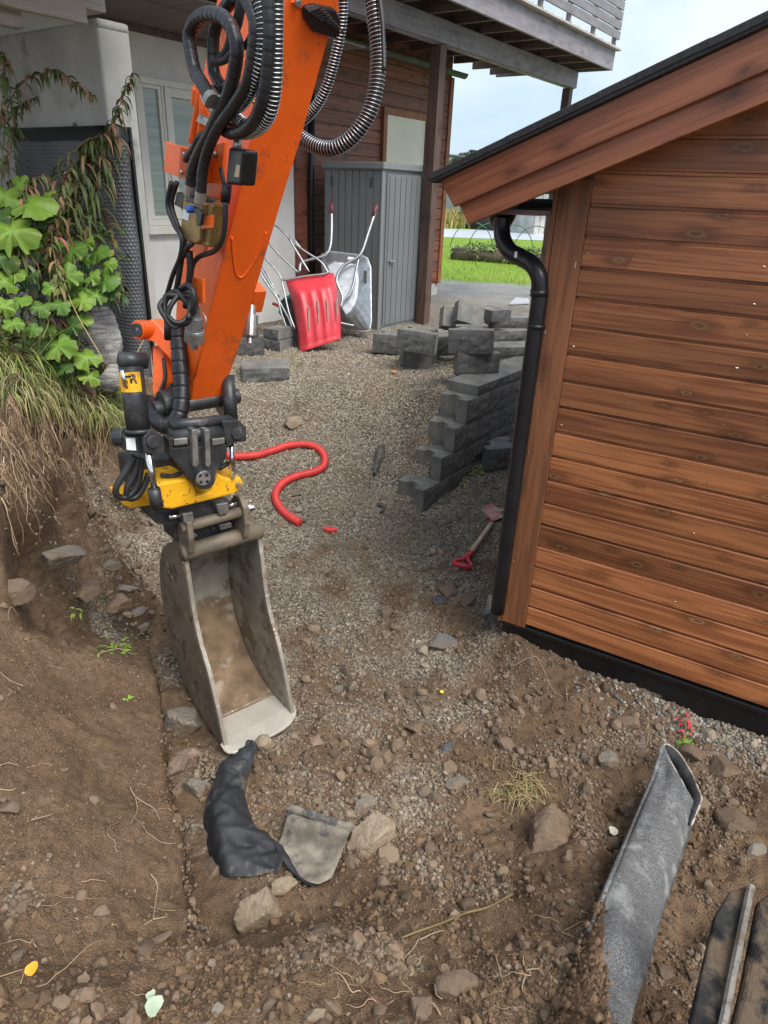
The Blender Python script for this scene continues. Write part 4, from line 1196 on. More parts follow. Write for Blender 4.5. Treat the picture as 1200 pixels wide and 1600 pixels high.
# orange covers above the quick couplers
splate('coupler_guard', [(300, 433), (316, 436), (317, 474), (300, 472)], .070, .012, MAT['orange'])
qq = P(396, 462, 3.05)
mesh_obj('coupler_guard', *obox(qq, MW, FN, AX, .06, .10, .11), MAT['orange'], arm, bevel=.003)
def coupler(a, b, r):
    a = np.asarray(a); b = np.asarray(b); d = b - a
    root = mesh_obj('quick_coupler', *tube(np.array([a, a + d * .25, a + d * .26, a + d * .55, a + d * .56, a + d * .82, a + d * .83, b]), [r * .55, r * .55, r * .9, r * .9, r, r, r * .4, r * .4], 16), MAT['zinc'], arm, smooth=False)
    mesh_obj('coupler_ring', *cyl(a + d * .60, a + d * .80, r * 1.06, 16), MAT['worn_steel'], root)
coupler(ons(305, 478, .07), ons(303, 545, .07), .036)
coupler(P(393, 478, 2.98), P(390, 537, 2.98), .036)
loopw = [ons(300, 480, .1), ons(318, 490, .11), ons(322, 508, .11), ons(308, 516, .11)]
mesh_obj('coupler_cord', *tube(spline(loopw, 6), .0022, 6), MAT['zinc'], arm, smooth=True)
# ---- link arm and rocker
lk = mesh_obj('link_arm', *prism([P(x, y, 2.98) for x, y in ((222, 504), (236, 498), (250, 512), (272, 540), (290, 556), (288, 580), (270, 566), (240, 535), (226, 530))], MW * .05), MAT['orange'], arm, bevel=.006)
mesh_obj('link_boss', *cyl(P(214, 516, 2.95), P(232, 516, 3.0), .042, 20), MAT['orange'], lk, bevel=.003)
mesh_obj('link_pin', *cyl(P(212, 516, 2.93), P(216, 516, 2.95), .028, 16), MAT['black_steel'], lk)
mesh_obj('link_lever', *prism([P(x, y, 3.02) for x, y in ((238, 540), (254, 545), (256, 600), (250, 626), (238, 614))], MW * .05), MAT['orange'], arm, bevel=.004)
mesh_obj('grease_hose', *tube(spline([P(256, 560, 2.99), P(258, 590, 2.98), P(252, 612, 2.98), P(262, 618, 2.98), P(268, 600, 2.99)], 6), .009, 8), MAT['rubber'], arm, smooth=True)
# ---- hoses
def dh(px, py, out): return ons(px, py, out)
def hose(name, pts, r, mat='rubber', wrap=0.0, spring=0.0, fit=(0, 0), parent=None):
    p, t = resample(spline(pts, 10), .004 if wrap else .012)
    rr = np.full(len(p), r)
    if wrap:
        ph = (t / wrap) % 1
        rr = r * (1 + .05 * np.where(ph < .12, -1.2, ph * .8))
    h = mesh_obj(name, *tube(p, rr, 12), MAT[mat], parent or arm, smooth=True)
    if spring:
        mesh_obj('spring_guard', *coil(pts, r * 1.10, .0021, spring, 4, 9), MAT['spring'], h, smooth=True)
    if fit[0]: mesh_obj('fitting', *cyl(p[0] - (p[6] - p[0]) * .6, p[2], r * 1.12, 10), MAT['worn_steel'], h)
    if fit[1]: mesh_obj('fitting', *cyl(p[-3], p[-1] + (p[-1] - p[-7]) * 1.2, r * 1.12, 10), MAT['worn_steel'], h)
    return h
def S_(l, o0, o1=None):
    o1 = o0 if o1 is None else o1
    n = len(l)
    return [ons(x, y, o0 + (o1 - o0) * i / (n - 1)) for i, (x, y) in enumerate(l)]
hose('wrapped_hose', S_([(330, 154), (318, 134), (305, 112), (298, 80), (296, 52), (308, 30), (329, 22), (350, 28), (364, 49), (370, 77), (366, 112), (357, 147), (343, 175), (329, 206), (312, 238), (301, 266), (298, 292)], .13, .10), .0195, 'wrap', .026, fit=(1, 1))
hose('wrapped_hose', S_([(380, -8), (394, 18), (399, 42), (396, 77), (391, 112), (382, 140), (361, 171), (340, 200), (326, 231), (317, 266), (314, 303)], .11, .10), .0175, 'wrap', .028, fit=(0, 1))
hose('black_hose', S_([(366, -6), (347, 21), (335, 52), (333, 91), (336, 118), (350, 140)], .06), .018, 'wrap', .026)
hose('black_hose', S_([(378, -6), (372, 30), (362, 60), (352, 86), (330, 96)], .05), .015, 'rubber')
hose('black_hose', S_([(330, 98), (350, 95), (365, 80), (385, 70), (392, 58)], .08), .010, 'rubber')
hose('spring_hose', S_([(404, -8), (410, 40), (408, 90), (399, 125), (386, 150), (367, 168), (345, 160)], .10, .08), .0165, 'rubber', spring=.0105)
hose('spring_hose', S_([(432, -8), (432, 60), (430, 130), (423, 172), (408, 196), (388, 206), (366, 204), (352, 196)], .06, .05), .0175, 'rubber', spring=.0105)
hose('black_hose', S_([(418, -8), (420, 60), (415, 130), (402, 180), (384, 202), (362, 208), (348, 202)], .09, .07), .018, 'wrap', .03)
hose('spring_hose', S_([(330, 142), (345, 160), (362, 176), (382, 196)], .06), .0175, 'rubber', spring=.0105)
mesh_obj('elbow_fitting', *tube(spline(S_([(325, 140), (332, 158), (338, 172), (352, 180)], .09), 5), .021, 10), MAT['worn_steel'], arm, smooth=True)
mesh_obj('hose_nut', *cyl(ons(326, 146, .10), ons(333, 160, .10), .028, 6), MAT['worn_steel'], arm)
mesh_obj('yellow_cable', *tube(spline(S_([(402, 88), (396, 120), (388, 138)], .06), 5), .006, 8), MAT['yellow'], arm, smooth=True)
mesh_obj('yellow_cable', *tube(spline(S_([(404, 140), (410, 150), (402, 162), (394, 158)], .05), 5), .005, 8), MAT['yellow'], arm, smooth=True)
RB = F0 + MW * .26
def R_(l, d0, d1=None):
    d1 = d0 if d1 is None else d1
    n = len(l)
    return [P(x, y, d0 + (d1 - d0) * i / (n - 1)) for i, (x, y) in enumerate(l)]
hose('spring_hose', R_([(536, -8), (533, 42), (523, 91), (509, 138), (491, 170), (470, 190), (440, 200)], 2.42, 2.75), .0175, 'rubber', spring=.0105)
hose('spring_hose', R_([(580, -8), (587, 42), (591, 87), (587, 140), (574, 182), (551, 214), (522, 232), (494, 229), (465, 211), (440, 190)], 2.40, 2.72), .026, 'rubber', spring=.0125)
hose('thin_cable', R_([(592, -8), (597, 30), (599, 70), (600, 110)], 2.38, 2.42), .008, 'rubber')
hose('thin_cable', R_([(500, -6), (508, 4), (520, 10), (527, 18)], 2.28, 2.3), .004, 'rubber')
# thin hoses down the left side
for l, o_, r in (([(268, 285), (262, 320), (272, 350), (284, 372), (282, 400), (270, 430), (258, 470)], .11, .009), ([(276, 285), (268, 320), (280, 360)], .10, .009), ([(288, 375), (284, 400), (278, 440), (272, 470)], .10, .011),
                 ([(296, 392), (297, 420), (294, 450), (290, 480)], .09, .012), ([(352, 316), (352, 345), (348, 372), (335, 392), (310, 402), (300, 420), (298, 455)], .06, .009), ([(345, 262), (352, 300), (351, 320)], .05, .007),
                 ([(310, 225), (300, 235), (290, 250)], .09, .011), ([(330, 208), (312, 214), (304, 230)], .10, .012), ([(300, 380), (292, 388), (287, 400)], .10, .010)):
    hose('thin_hose', S_(l, o_), r, 'rubber')
splate('cable_tie_plate', [(276, 300), (288, 304), (284, 326), (272, 320)], .10, .02, MAT['black_plastic'])
# coil of cable
th = np.linspace(0, 2 * np.pi * 4.6, 150)
cc0 = ons(280, 484, .14)
ex = unit(UP * .8 + RT * .2); ey = unit(np.cross(ex, _f))
cp = np.array([cc0 + ex * (.058 + .013 * math.sin(2.3 * t)) * math.sin(t) + ey * (.045 + .012 * math.cos(1.7 * t)) * math.cos(t) - _f * (.02 * math.sin(t * 1.13) + .004 * t / 6) + ey * .012 * math.sin(t * .37) for t in th])
mesh_obj('coiled_cable', *tube(cp, .0095, 9), MAT['rubber'], arm, smooth=True)
hose('thin_hose', [ons(283, 450, .12), ons(296, 446, .12), ons(303, 462, .12), ons(302, 482, .12), ons(292, 500, .12)], .011)
mesh_obj('plug', *cyl(ons(262, 500, .13), ons(262, 530, .13), .014, 10), MAT['rubber'], arm, smooth=True)
# thick wrapped hose bundle down to the rotator
hose('hose_bundle', [P(276, 508, 2.86), P(280, 542, 2.87), P(282, 580, 2.87), P(284, 617, 2.87), P(280, 648, 2.87), P(265, 666, 2.87), P(248, 660, 2.88), P(237, 642, 2.92), P(233, 628, 2.98)], .0345, 'wrap', .052)

# ================================================================== tilting rotator
ROT0 = P(318, 745, 3.02)
rot = empty('tilt_rotator', ROT0, None, None); rot.parent = arm
rot.matrix_basis = Matrix.Translation(Vector(ROT0) - arm.location)
def rp(px, out=0.0): return [PP(x, y, ROT0 + MN * out, MN) for x, y in px]
def rplate(name, px, out, th, mat, bevel=.004):
    return mesh_obj(name, *prism(rp(px, out), -MN * th), mat, rot, bevel=bevel)
def rpt(x, y, out=0.0): return PP(x, y, ROT0 + MN * out, MN)
rplate('yellow_housing', [(245, 756), (292, 748), (303, 752), (308, 774), (329, 769), (340, 740), (354, 748), (377, 746), (381, 757), (368, 772), (307, 787), (270, 796), (245, 794), (237, 778)], .06, .30, MAT['yellow'], .010)
rplate('yellow_wing', [(189, 778), (234, 773), (240, 790), (205, 795), (193, 790)], -.10, .16, MAT['yellow'], .010)
hg = rplate('hanger', [(266, 700), (355, 695), (355, 713), (337, 742), (331, 762), (313, 765), (302, 757), (285, 733), (268, 714)], .095, .05, MAT['black_steel'], .005)
ring('hub', rpt(318, 747, .105), MN, .044, .05, MAT['black_steel'], rot)
ring('hub_face', rpt(318, 747, .133), MN, .033, .012, MAT['worn_steel'], rot)
for dx, dy in ((-5, -4), (5, -5), (-4, 6), (6, 5)):
    ring('hub_bolt', rpt(318 + dx, 747 + dy, .140), MN, .007, .006, MAT['black_plastic'], rot, sides=10)
for x0, x1 in ((300, 309), (320, 328)):
    rplate('hanger_rib', [(x0, 672), (x1, 671), (x1 + 2, 724), (x1 - 1, 730), (x0 + 2, 729), (x0 + 1, 700)], .13, .05, MAT['worn_steel'], .004)
for z_, r_ in ((678, .036), (660, .022)):
    a_ = rpt(266, z_ + 4, .06); b_ = rpt(356, z_ - 4, .06)
    mesh_obj('cross_tube', *cyl(a_, b_, r_, 20), MAT['black_steel'], rot, smooth=True)
for x0, x1 in ((272, 294), (332, 352)):
    rplate('boss_pad', [(x0, 686), (x1, 684), (x1, 694), (x0, 697)], .105, .03, MAT['worn_steel'], .004)
rplate('side_lug', [(263, 686), (270, 684), (272, 716), (266, 714)], .12, .06, MAT['black_steel'], .004)
bl = rplate('cylinder_bracket', [(224, 682), (236, 670), (255, 682), (259, 700), (256, 710), (226, 709)], .12, .10, MAT['black_steel'], .006)
ring('bracket_boss', rpt(239, 690, .125), MN, .026, .014, MAT['black_steel'], rot)
rplate('bracket_cheek', [(193, 682), (224, 681), (226, 709), (196, 706)], .08, .12, MAT['black_steel'], .006)
rplate('worn_sticker', [(197, 685), (211, 684), (213, 704), (198, 703)], .0825, .002, MAT['white_label'], 0)
mesh_obj('bracket_pin', *cyl(rpt(180, 684, .0), rpt(196, 683, .03), .036, 14), MAT['black_steel'], rot, bevel=.003)
rplate('cylinder_bracket', [(347, 658), (374, 657), (385, 667), (386, 690), (366, 692), (356, 701), (351, 680)], .10, .10, MAT['black_steel'], .006)
ring('bracket_boss', rpt(370, 678, .105), MN, .024, .014, MAT['black_steel'], rot)
# tilt cylinders with chrome rods
a_, b_ = rpt(204, 572, .03), rpt(217, 676, .07)
tc_ = mesh_obj('tilt_cylinder', *cyl(a_, b_, .046, 24), MAT['black_steel'], rot, smooth=True)
mesh_obj('cylinder_head', *cyl(rpt(187, 562, .03), rpt(228, 564, .03), .031, 18), MAT['black_steel'], tc_, smooth=True)
mesh_obj('cylinder_collar', *cyl(b_ - (b_ - a_) * .06, b_, .052, 24), MAT['black_steel'], tc_, smooth=True)
d_ = unit(b_ - a_)
sv = []; sf = []
p0 = a_ + d_ * .02; hh = .075
u_ = unit(np.cross(d_, _f)); w_ = unit(np.cross(u_, d_))
if w_ @ _f > 0: w_ = -w_
for i in range(9):
    an = -1.05 + 2.1 * i / 8
    q = u_ * math.sin(an) + w_ * math.cos(an)
    sv += [p0 + q * .0468, p0 + d_ * hh + q * .0468]
sf = [(2 * i, 2 * i + 2, 2 * i + 3, 2 * i + 1) for i in range(8)]
mesh_obj('warning_sticker', sv, sf, MAT['yellow'], tc_)
fig = MB()
for i, (s0, ang0, wd_, ht) in enumerate(((.030, -.15, .012, .030), (.024, .25, .010, .018), (.012, .05, .026, .008))):
    q = u_ * math.sin(ang0) + w_ * math.cos(ang0); tq = np.cross(d_, q)
    c_ = p0 + d_ * (s0 + ht / 2) + q * .0474
    fig.add([c_ - tq * wd_ / 2 - d_ * ht / 2, c_ + tq * wd_ / 2 - d_ * ht / 2, c_ + tq * wd_ / 3 + d_ * ht / 2, c_ - tq * wd_ / 3 + d_ * ht / 2], [(0, 1, 2, 3)])
fig.build('sticker_symbol', MAT['plinth_black'], tc_)
mesh_obj('feed_pipe', *cyl(rpt(191, 578, .06), rpt(197, 604, .07), .009, 10), MAT['chrome'], tc_, smooth=True)
mesh_obj('tilt_rod', *cyl(rpt(231, 706, .10), rpt(243, 770, .12), .0135, 16), MAT['chrome'], rot, smooth=True)
mesh_obj('rod_eye', *cyl(rpt(240, 764, .13), rpt(246, 792, .13), .026, 14), MAT['black_steel'], rot, smooth=True)
ring('rod_bolt', rpt(251, 783, .075), MN, .012, .02, MAT['worn_steel'], rot)
mesh_obj('tilt_rod', *cyl(rpt(361, 692, .06), rpt(364, 746, .06), .0125, 16), MAT['chrome'], rot, smooth=True)
ring('rod_bolt', rpt(372, 757, .065), MN, .011, .02, MAT['worn_steel'], rot)
mesh_obj('tilt_cylinder', *cyl(rpt(356, 586, -.08), rpt(362, 664, -.02), .030, 18), MAT['black_steel'], rot, smooth=True)
for l, r in (([(211, 712), (197, 735), (184, 756), (181, 770), (190, 778), (205, 772), (217, 752), (221, 716)], .0135), ([(216, 714), (210, 740), (199, 762), (200, 778), (214, 776), (226, 758), (232, 740)], .0135), ([(262, 716), (275, 724), (285, 735), (270, 744), (252, 742)], .010), ([(342, 733), (350, 728), (357, 722)], .010)):
    hose('rotator_hose', [rpt(x, y, .02) for x, y in l], r, 'rubber', parent=rot)
rplate('rotator_core', [(200, 720), (300, 715), (350, 712), (352, 750), (240, 760), (206, 765)], -.12, .14, MAT['black_steel'], .01)
# quick hitch
rplate('hitch_plate', [(241, 799), (300, 790), (355, 783), (370, 789), (368, 802), (330, 812), (285, 818), (262, 822), (243, 818)], -.03, .20, MAT['black_steel'], .006)
rplate('hitch_body', [(272, 815), (360, 800), (362, 832), (290, 850), (274, 846)], -.09, .14, MAT['black_steel'], .006)
for l in ([(286, 803), (302, 800), (304, 815), (288, 818)], [(337, 788), (357, 785), (359, 801), (344, 806)], [(288, 835), (305, 832), (310, 838), (292, 844)], [(342, 820), (362, 816), (364, 824), (345, 829)]):
    rplate('hitch_lug', l, .02 if l[0][1] < 810 else -.05, .06, MAT['worn_steel'], .005)
mesh_obj('lock_pin', *cyl(rpt(264, 808, .0), rpt(284, 805, .0), .010, 12), MAT['chrome'], rot, smooth=True)
mesh_obj('lock_pin', *cyl(rpt(357, 790, .0), rpt(369, 787, .0), .009, 12), MAT['chrome'], rot, smooth=True)
for x, y in ((313, 807), (329, 804), (334, 826)):
    ring('hitch_bolt', rpt(x, y, -.027), MN, .008, .008, MAT['black_steel'], rot, sides=6)

# ================================================================== bucket
bk = empty('bucket', BL, None, None); bk.parent = arm
bk.matrix_basis = Matrix.Translation(Vector(BL) - arm.location)
BWD = .385
front = np.array([(-.285, .655), (-.27, .61), (-.25, .5), (-.232, .357), (-.19, .20), (-.114, .053), (-.05, -.12), (.0, -.29), (.012, -.338)])
back = np.array([(-.10, -.345), (-.27, -.318), (-.43, -.245), (-.545, -.115), (-.615, .05), (-.635, .25), (-.615, .40), (-.55, .53), (-.46, .61)])
f2 = spline(np.column_stack([front, np.zeros(len(front))]), 5)[:, :2]
b2 = spline(np.column_stack([back, np.zeros(len(back))]), 6)[:, :2]
def bp(n, z, w_): return V3(BL[0], BL[1], 0) + MN * n + MW * w_ + V3(0, 0, z)
outline = np.concatenate([f2, b2])
for w0 in (0.0, BWD):
    nm = 'side_plate'
    m_ = 'bucket_out' if w0 == 0.0 else 'bucket'
    mesh_obj(nm, *prism([bp(n, z, w0) for n, z in outline], MW * .016), MAT[m_], bk, bevel=.003)
# inner liner of the left plate stays the same steel; wear strips on the rims
for w0 in (-.003, BWD - .001):
    v = []; 
    for n, z in f2:
        for dw_ in (0, .020):
            v.append(bp(n + .004, z, w0 + dw_))
    for n, z in f2:
        for dw_ in (0, .020):
            v.append(bp(n - .022, z - .004, w0 + dw_))
    k = len(f2); fc = []
    for i in range(k - 1):
        fc += [(2 * i, 2 * i + 1, 2 * i + 3, 2 * i + 2), (2 * k + 2 * i, 2 * k + 2 * i + 2, 2 * k + 2 * i + 3, 2 * k + 2 * i + 1), (2 * i, 2 * i + 2, 2 * k + 2 * i + 2, 2 * k + 2 * i), (2 * i + 1, 2 * k + 2 * i + 1, 2 * k + 2 * i + 3, 2 * i + 3)]
    mesh_obj('rim_strip', v, fc, MAT['bucket_rim'], bk)
# back shell
sh = []
shell = np.concatenate([b2, [(-.40, .645), (-.33, .660)]])
shell[0] = (-.18, -.336)
ce = shell.mean(0) + np.array([.15, .0])
inn = shell + (ce - shell) / np.linalg.norm(ce - shell, axis=1)[:, None] * .014
k = len(shell)
v = [bp(n, z, .017) for n, z in shell] + [bp(n, z, BWD - .001) for n, z in shell] + [bp(n, z, .017) for n, z in inn] + [bp(n, z, BWD - .001) for n, z in inn]
fc = []
for i in range(k - 1):
    fc += [(i, i + 1, k + i + 1, k + i), (2 * k + i, 3 * k + i, 3 * k + i + 1, 2 * k + i + 1)]
fc += [(0, k, 3 * k, 2 * k), (k - 1, 2 * k + k - 1, 3 * k + k - 1, k + k - 1)]
mesh_obj('back_shell', v, fc, MAT['bucket'], bk, smooth=True)
# cutting lip with rounded corners
lo = []
for n, w_ in ((-.185, .017), (-.02, .017), (-.015, -.014), (.03, -.016), (.052, -.008), (.070, .02), (.078, .10), (.078, .24), (.074, .30), (.062, .35), (.040, .39), (.008, .418), (-.035, .430), (-.08, .432), (-.05, BWD), (-.185, BWD)):
    lo.append(bp(n, -.335 - .012 * max(0, n) / .08 - (.01 if n > -.1 else 0) * 0, w_))
mesh_obj('cutting_lip', *prism(lo, V3(0, 0, .014)), MAT['bucket_lip'], bk, bevel=.004)
mesh_obj('lip_weld', *cyl(bp(-.183, -.318, .02), bp(-.183, -.318, BWD - .002), .006, 8), MAT['bucket'], bk, smooth=True)
# dirt left in the bucket
dv = []; df = []
nn_, ww_ = 16, 12
for i in range(nn_):
    for j in range(ww_):
        t = i / (nn_ - 1); k_ = .5 + t * (len(inn) * .5)
        q = inn[min(int(k_), len(inn) - 1)] * (1 - k_ % 1) + inn[min(int(k_) + 1, len(inn) - 1)] * (k_ % 1)
        toc = (ce - q) / np.linalg.norm(ce - q)
        h_ = .004 + .012 * math.sin(math.pi * t) * (.4 + .6 * random.random())
        if i in (0, nn_ - 1): h_ = -.004
        q = q + toc * h_
        dv.append(bp(q[0], q[1], .019 + (BWD - .022) * j / (ww_ - 1)))
for i in range(nn_ - 1):
    for j in range(ww_ - 1):
        df.append((i * ww_ + j, i * ww_ + j + 1, (i + 1) * ww_ + j + 1, (i + 1) * ww_ + j))
o = mesh_obj('soil_remains', dv, df, m_basic('bucket_soil', (.17, .115, .07), .95, var=.35, vs=9, bump=.6, bs=60, bdist=.006, dirt=(.30, .25, .19), dscale=8, damt=.55), bk, smooth=True)
# top tube, ears, pins
mesh_obj('top_tube', *cyl(bp(-.275, .640, -.006), bp(-.275, .640, BWD + .02), .040, 20), MAT['bucket_out'], bk, smooth=True)
for w_ in (.004, .285):
    ear = [(-.27, .62), (-.215, .66), (-.200, .74), (-.208, .82), (-.245, .862), (-.30, .855), (-.36, .78), (-.42, .62)]
    mesh_obj('ear', *prism([bp(n, z, w_) for n, z in ear], MW * .028), MAT['bucket_out'], bk, bevel=.006)
mesh_obj('hitch_pin', *cyl(bp(-.245, .785, -.01), bp(-.245, .785, .325), .026, 18), MAT['bucket_out'], bk, smooth=True)
# ================================================================== concrete wall blocks
BH, BLN, BD = .205, .40, .30
def rough_face(x0, x1, z0, z1, y, nx=11, nz=6, amp=.012, seed=0, dirn=-1):
    """split face grid at y, bulging out along dirn"""
    X, Zg = np.meshgrid(np.linspace(x0, x1, nx), np.linspace(z0, z1, nz))
    e = np.minimum.reduce([(X - x0) / (x1 - x0), (x1 - X) / (x1 - x0)]) * 4
    e2 = np.minimum((Zg - z0) / (z1 - z0), (z1 - Zg) / (z1 - z0)) * 4
    b = np.clip(np.minimum(e, e2), 0, 1)
    o = b * (amp * .7 + amp * fbm(X * 9 + seed * 3.1, Zg * 9 + seed * 1.7, 3, seed) + amp * .5 * perlin(X * 40, Zg * 40 + seed, 3))
    V = np.stack([X, y + dirn * o, Zg], -1).reshape(-1, 3)
    idx = np.arange(nx * nz).reshape(nz, nx)
    Q = np.stack([idx[:-1, :-1], idx[:-1, 1:], idx[1:, 1:], idx[1:, :-1]], -1).reshape(-1, 4)
    return V, [tuple(q) for q in Q]
def block_mesh(seed, L=BLN, h=BH, d=BD):
    """H-shaped plan: split front slab, web, rear slab; local x along the wall, y backwards, z up"""
    fr_, rr_, wb = .095, .085, .085
    tl = .055
    plan = [(0, .004), (L, .004), (L, fr_), (L * .5 + wb + .03, fr_ + .02), (L * .5 + wb, d - rr_ - .02), (L - tl, d - rr_), (L - tl, d), (tl, d), (tl, d - rr_), (L * .5 - wb, d - rr_ - .02), (L * .5 - wb - .03, fr_ + .02), (0, fr_)]
    v, f = prism([(x, y, 0) for x, y in plan], (0, 0, h))
    f = [q for q in f if set(q) != {0, 1, 12, 13}]
    mb = MB(); mb.add(v, f)
    mb.add(*rough_face(0, L, 0, h, .004, seed=seed))
    me = mb
    o = me.build('block', MAT['block_smooth'], None, world=False)
    o.data.materials.append(MAT['block_rough'])
    for p_ in o.data.polygons:
        if p_.center.y < .0045 and abs(p_.normal.z) < .9: p_.material_index = 1
    return o
BLK = []
for k in range(4):
    o = block_mesh(k); BLK.append(o.data)
    bpy.data.objects.remove(o)
def wall_matrix(t, z, o=0.0, rz=0.0):
    p = wallp(t, o, z)
    return Matrix.Translation(Vector(p)) @ Matrix.Rotation(math.atan2(HD[1], HD[0]) + rz, 4, 'Z')
rw = empty('retaining_wall', wallp(0, 0, -.2), 'stepped grey split face block retaining wall rising beside the shed', 'wall')
inv = Matrix.Translation(-rw.location)
Zc = [-.195, .012, .222, .428]
Tc = [-.06, .185, .36, .52]
for ci in range(4):
    t = Tc[ci]
    n = 0
    while t < 3.2:
        o = bpy.data.objects.new('block', BLK[(ci + n) % 4]); COL.objects.link(o)
        o.parent = rw
        o.matrix_basis = inv @ wall_matrix(t, Zc[ci], random.uniform(-.004, .004))
        t += BLN + .004; n += 1
def cap_mesh(L, h=.085, d=.32, seed=0):
    v, f = prism([(0, .004, 0), (L, .004, 0), (L, d, 0), (0, d, 0)], (0, 0, h))
    f = [q for q in f if set(q) != {0, 1, 4, 5}]
    mb = MB(); mb.add(v, f); mb.add(*rough_face(0, L, 0, h, .004, seed=seed, nz=4))
    o = mb.build('cap_block', MAT['block_smooth'], None, world=False)
    o.data.materials.append(MAT['block_rough'])
    for p_ in o.data.polygons:
        if p_.center.y < .0045 and abs(p_.normal.z) < .9: p_.material_index = 1
    return o
t = .70
for k in range(5):
    o = cap_mesh(.45, seed=k); o.parent = rw; o.matrix_basis = inv @ wall_matrix(t, .636, -.004); t += .454
# loose blocks
def face_dir(px, py, deg=0): 
    """yaw for a block whose split face looks at the viewer, turned by deg"""
    return math.radians(deg)
def loose(px, py, z, yaw, label, tilt=(0, 0), mesh=0, cap=False, L=.4, group='loose wall blocks'):
    """front bottom middle of the block at picture point (px,py) and height z (None: on the ground)"""
    q = G(px, py) if z is None else PZ(px, py, z)
    if cap:
        o = cap_mesh(L, .11 if L < .46 or L > .47 else .14, .30 if L < .46 or L > .47 else .40, mesh); o.name = 'concrete_block'
    else:
        o = bpy.data.objects.new('concrete_block', BLK[mesh % 4]); COL.objects.link(o)
    m = Matrix.Translation(Vector(q)) @ Matrix.Rotation(math.radians(yaw), 4, 'Z') @ Matrix.Rotation(math.radians(tilt[0]), 4, 'X') @ Matrix.Rotation(math.radians(tilt[1]), 4, 'Y') @ Matrix.Translation((-L / 2, 0, 0))
    o.matrix_basis = m
    return tag(o, label, 'block', group)
zb = .53
loose(609, 553, zb, -12, 'half hidden rough block at the left foot of the block pile', mesh=1)
loose(651, 580, .50, 176, 'upturned block showing two smooth legs under the left pile', mesh=2).matrix_basis @= Matrix.Translation((0, -.30, 0))
loose(648, 551, zb + .205, -16, 'rough faced block lying on top of the left pile', mesh=0, tilt=(0, 3))
loose(746, 588, .70, 12, 'lower front block of the right pile on the wall cap', mesh=3)
loose(735, 553, .70 + .206, -7, 'upper front block of the right pile facing the trench', mesh=1, tilt=(0, -3))
loose(712, 520, .90, 205, 'tipped grey block leaning at the back of the pile', tilt=(28, -16), mesh=2)
loose(700, 556, .60, 30, 'dark block wedged between the two piles', mesh=0)
loose(800, 560, .70, 12, 'smooth long block at the bottom of the stack by the downpipe', cap=True, L=.5, mesh=2)
loose(798, 534, .80, 24, 'second layer block of the stack by the downpipe', cap=True, L=.5, mesh=3)
loose(802, 513, .91, 6, 'third layer block of the stack by the downpipe', cap=True, L=.5, mesh=4)
loose(783, 502, 1.02, 34, 'small rough block on top of the stack by the downpipe', cap=True, L=.26, mesh=5)
loose(416, 598, None, 12, 'wet flat grey block lying alone before the red scoop', cap=True, L=.46, mesh=6)
loose(385, 556, None, 20, 'grey block half hidden behind the digger arm', mesh=1)
loose(424, 548, None, -20, 'lower dark block stacked against the white wall', cap=True, L=.22, mesh=7)
loose(423, 530, .62, -26, 'upper dark block stacked against the white wall', cap=True, L=.20, mesh=8)
loose(790, 734, None, 18, 'block fallen beside the wall foot near the downpipe', mesh=3)

# ================================================================== wheelbarrow leaning on the cabinet
WBD = 8.35
wb0 = P(575, 518, WBD + .05)
wbw = empty('wheelbarrow', V3(wb0[0], wb0[1], .5), 'galvanised wheelbarrow stood on end against the grey cabinet', 'wheelbarrow')
rimp = [(502, 398), (515, 393), (565, 399), (574, 404), (579, 418), (580, 500), (578, 517), (566, 518), (540, 512), (528, 505), (512, 480), (505, 430)]
bot = [(508, 412), (520, 406), (553, 410), (557, 416), (558, 440), (556, 462), (552, 474), (545, 486), (538, 492), (530, 480), (522, 460), (512, 430)]
v = [P(x, y, WBD + .15 + (y - 400) / 120 * -.05) for x, y in rimp] + [P(x + 2, y + 2, WBD - .18) for x, y in bot]
n = len(rimp)
fc = [(i, (i + 1) % n, n + (i + 1) % n, n + i) for i in range(n)] + [tuple(n + i for i in range(n))]
tray = mesh_obj('tray', v, fc, MAT['zinc'], wbw, bevel=.02, segs=3)
mesh_obj('rim', *tube(np.array(v[:n] + v[:1]), .012, 8), MAT['zinc'], tray, smooth=True)
slot = PP(570, 434, P(570, 434, WBD - .05), unit(V3(.8, -.6, .1)))
mesh_obj('logo_plate', *plate([(568, 424), (571, 422), (573, 425), (573, 441), (571, 444), (568, 441)], P(570, 432, WBD - .07), -_f, .004), MAT['plinth_black'], tray)
mesh_obj('tray_label', *plate([(544, 401), (553, 402), (552, 406), (543, 405)], P(548, 404, WBD - .16), -_f, .003), MAT['white_label'], tray)
def WB(l, d): return [P(x, y, d) for x, y in l]
hl1 = mesh_obj('handle', *tube(spline(WB([(518, 330), (518, 360), (516, 385), (510, 397), (500, 402), (480, 407), (470, 412), (468, 425)], WBD - .22), 6), .018, 12), MAT['zinc'], wbw, smooth=True)
hl2 = mesh_obj('handle', *tube(spline(WB([(586, 332), (575, 365), (566, 392), (556, 404), (538, 414), (529, 426), (526, 440), (533, 458), (535, 468), (532, 480)], WBD - .26), 6), .018, 12), MAT['zinc'], wbw, smooth=True)
mesh_obj('grip', *cyl(P(518, 317, WBD - .22), P(518, 334, WBD - .22), .024, 12), MAT['grip'], hl1, smooth=True)
mesh_obj('grip', *cyl(P(588.5, 321, WBD - .26), P(583, 338, WBD - .26), .024, 12), MAT['grip'], hl2, smooth=True)
mesh_obj('leg_frame', *tube(spline(WB([(560, 405), (556, 425), (552, 445), (545, 462), (534, 472)], WBD - .24), 6), .015, 10), MAT['zinc'], wbw, smooth=True)
mesh_obj('axle_bar', *tube(spline(WB([(530, 504), (542, 507), (553, 509)], WBD - .12), 4), .015, 10), MAT['zinc'], wbw, smooth=True)

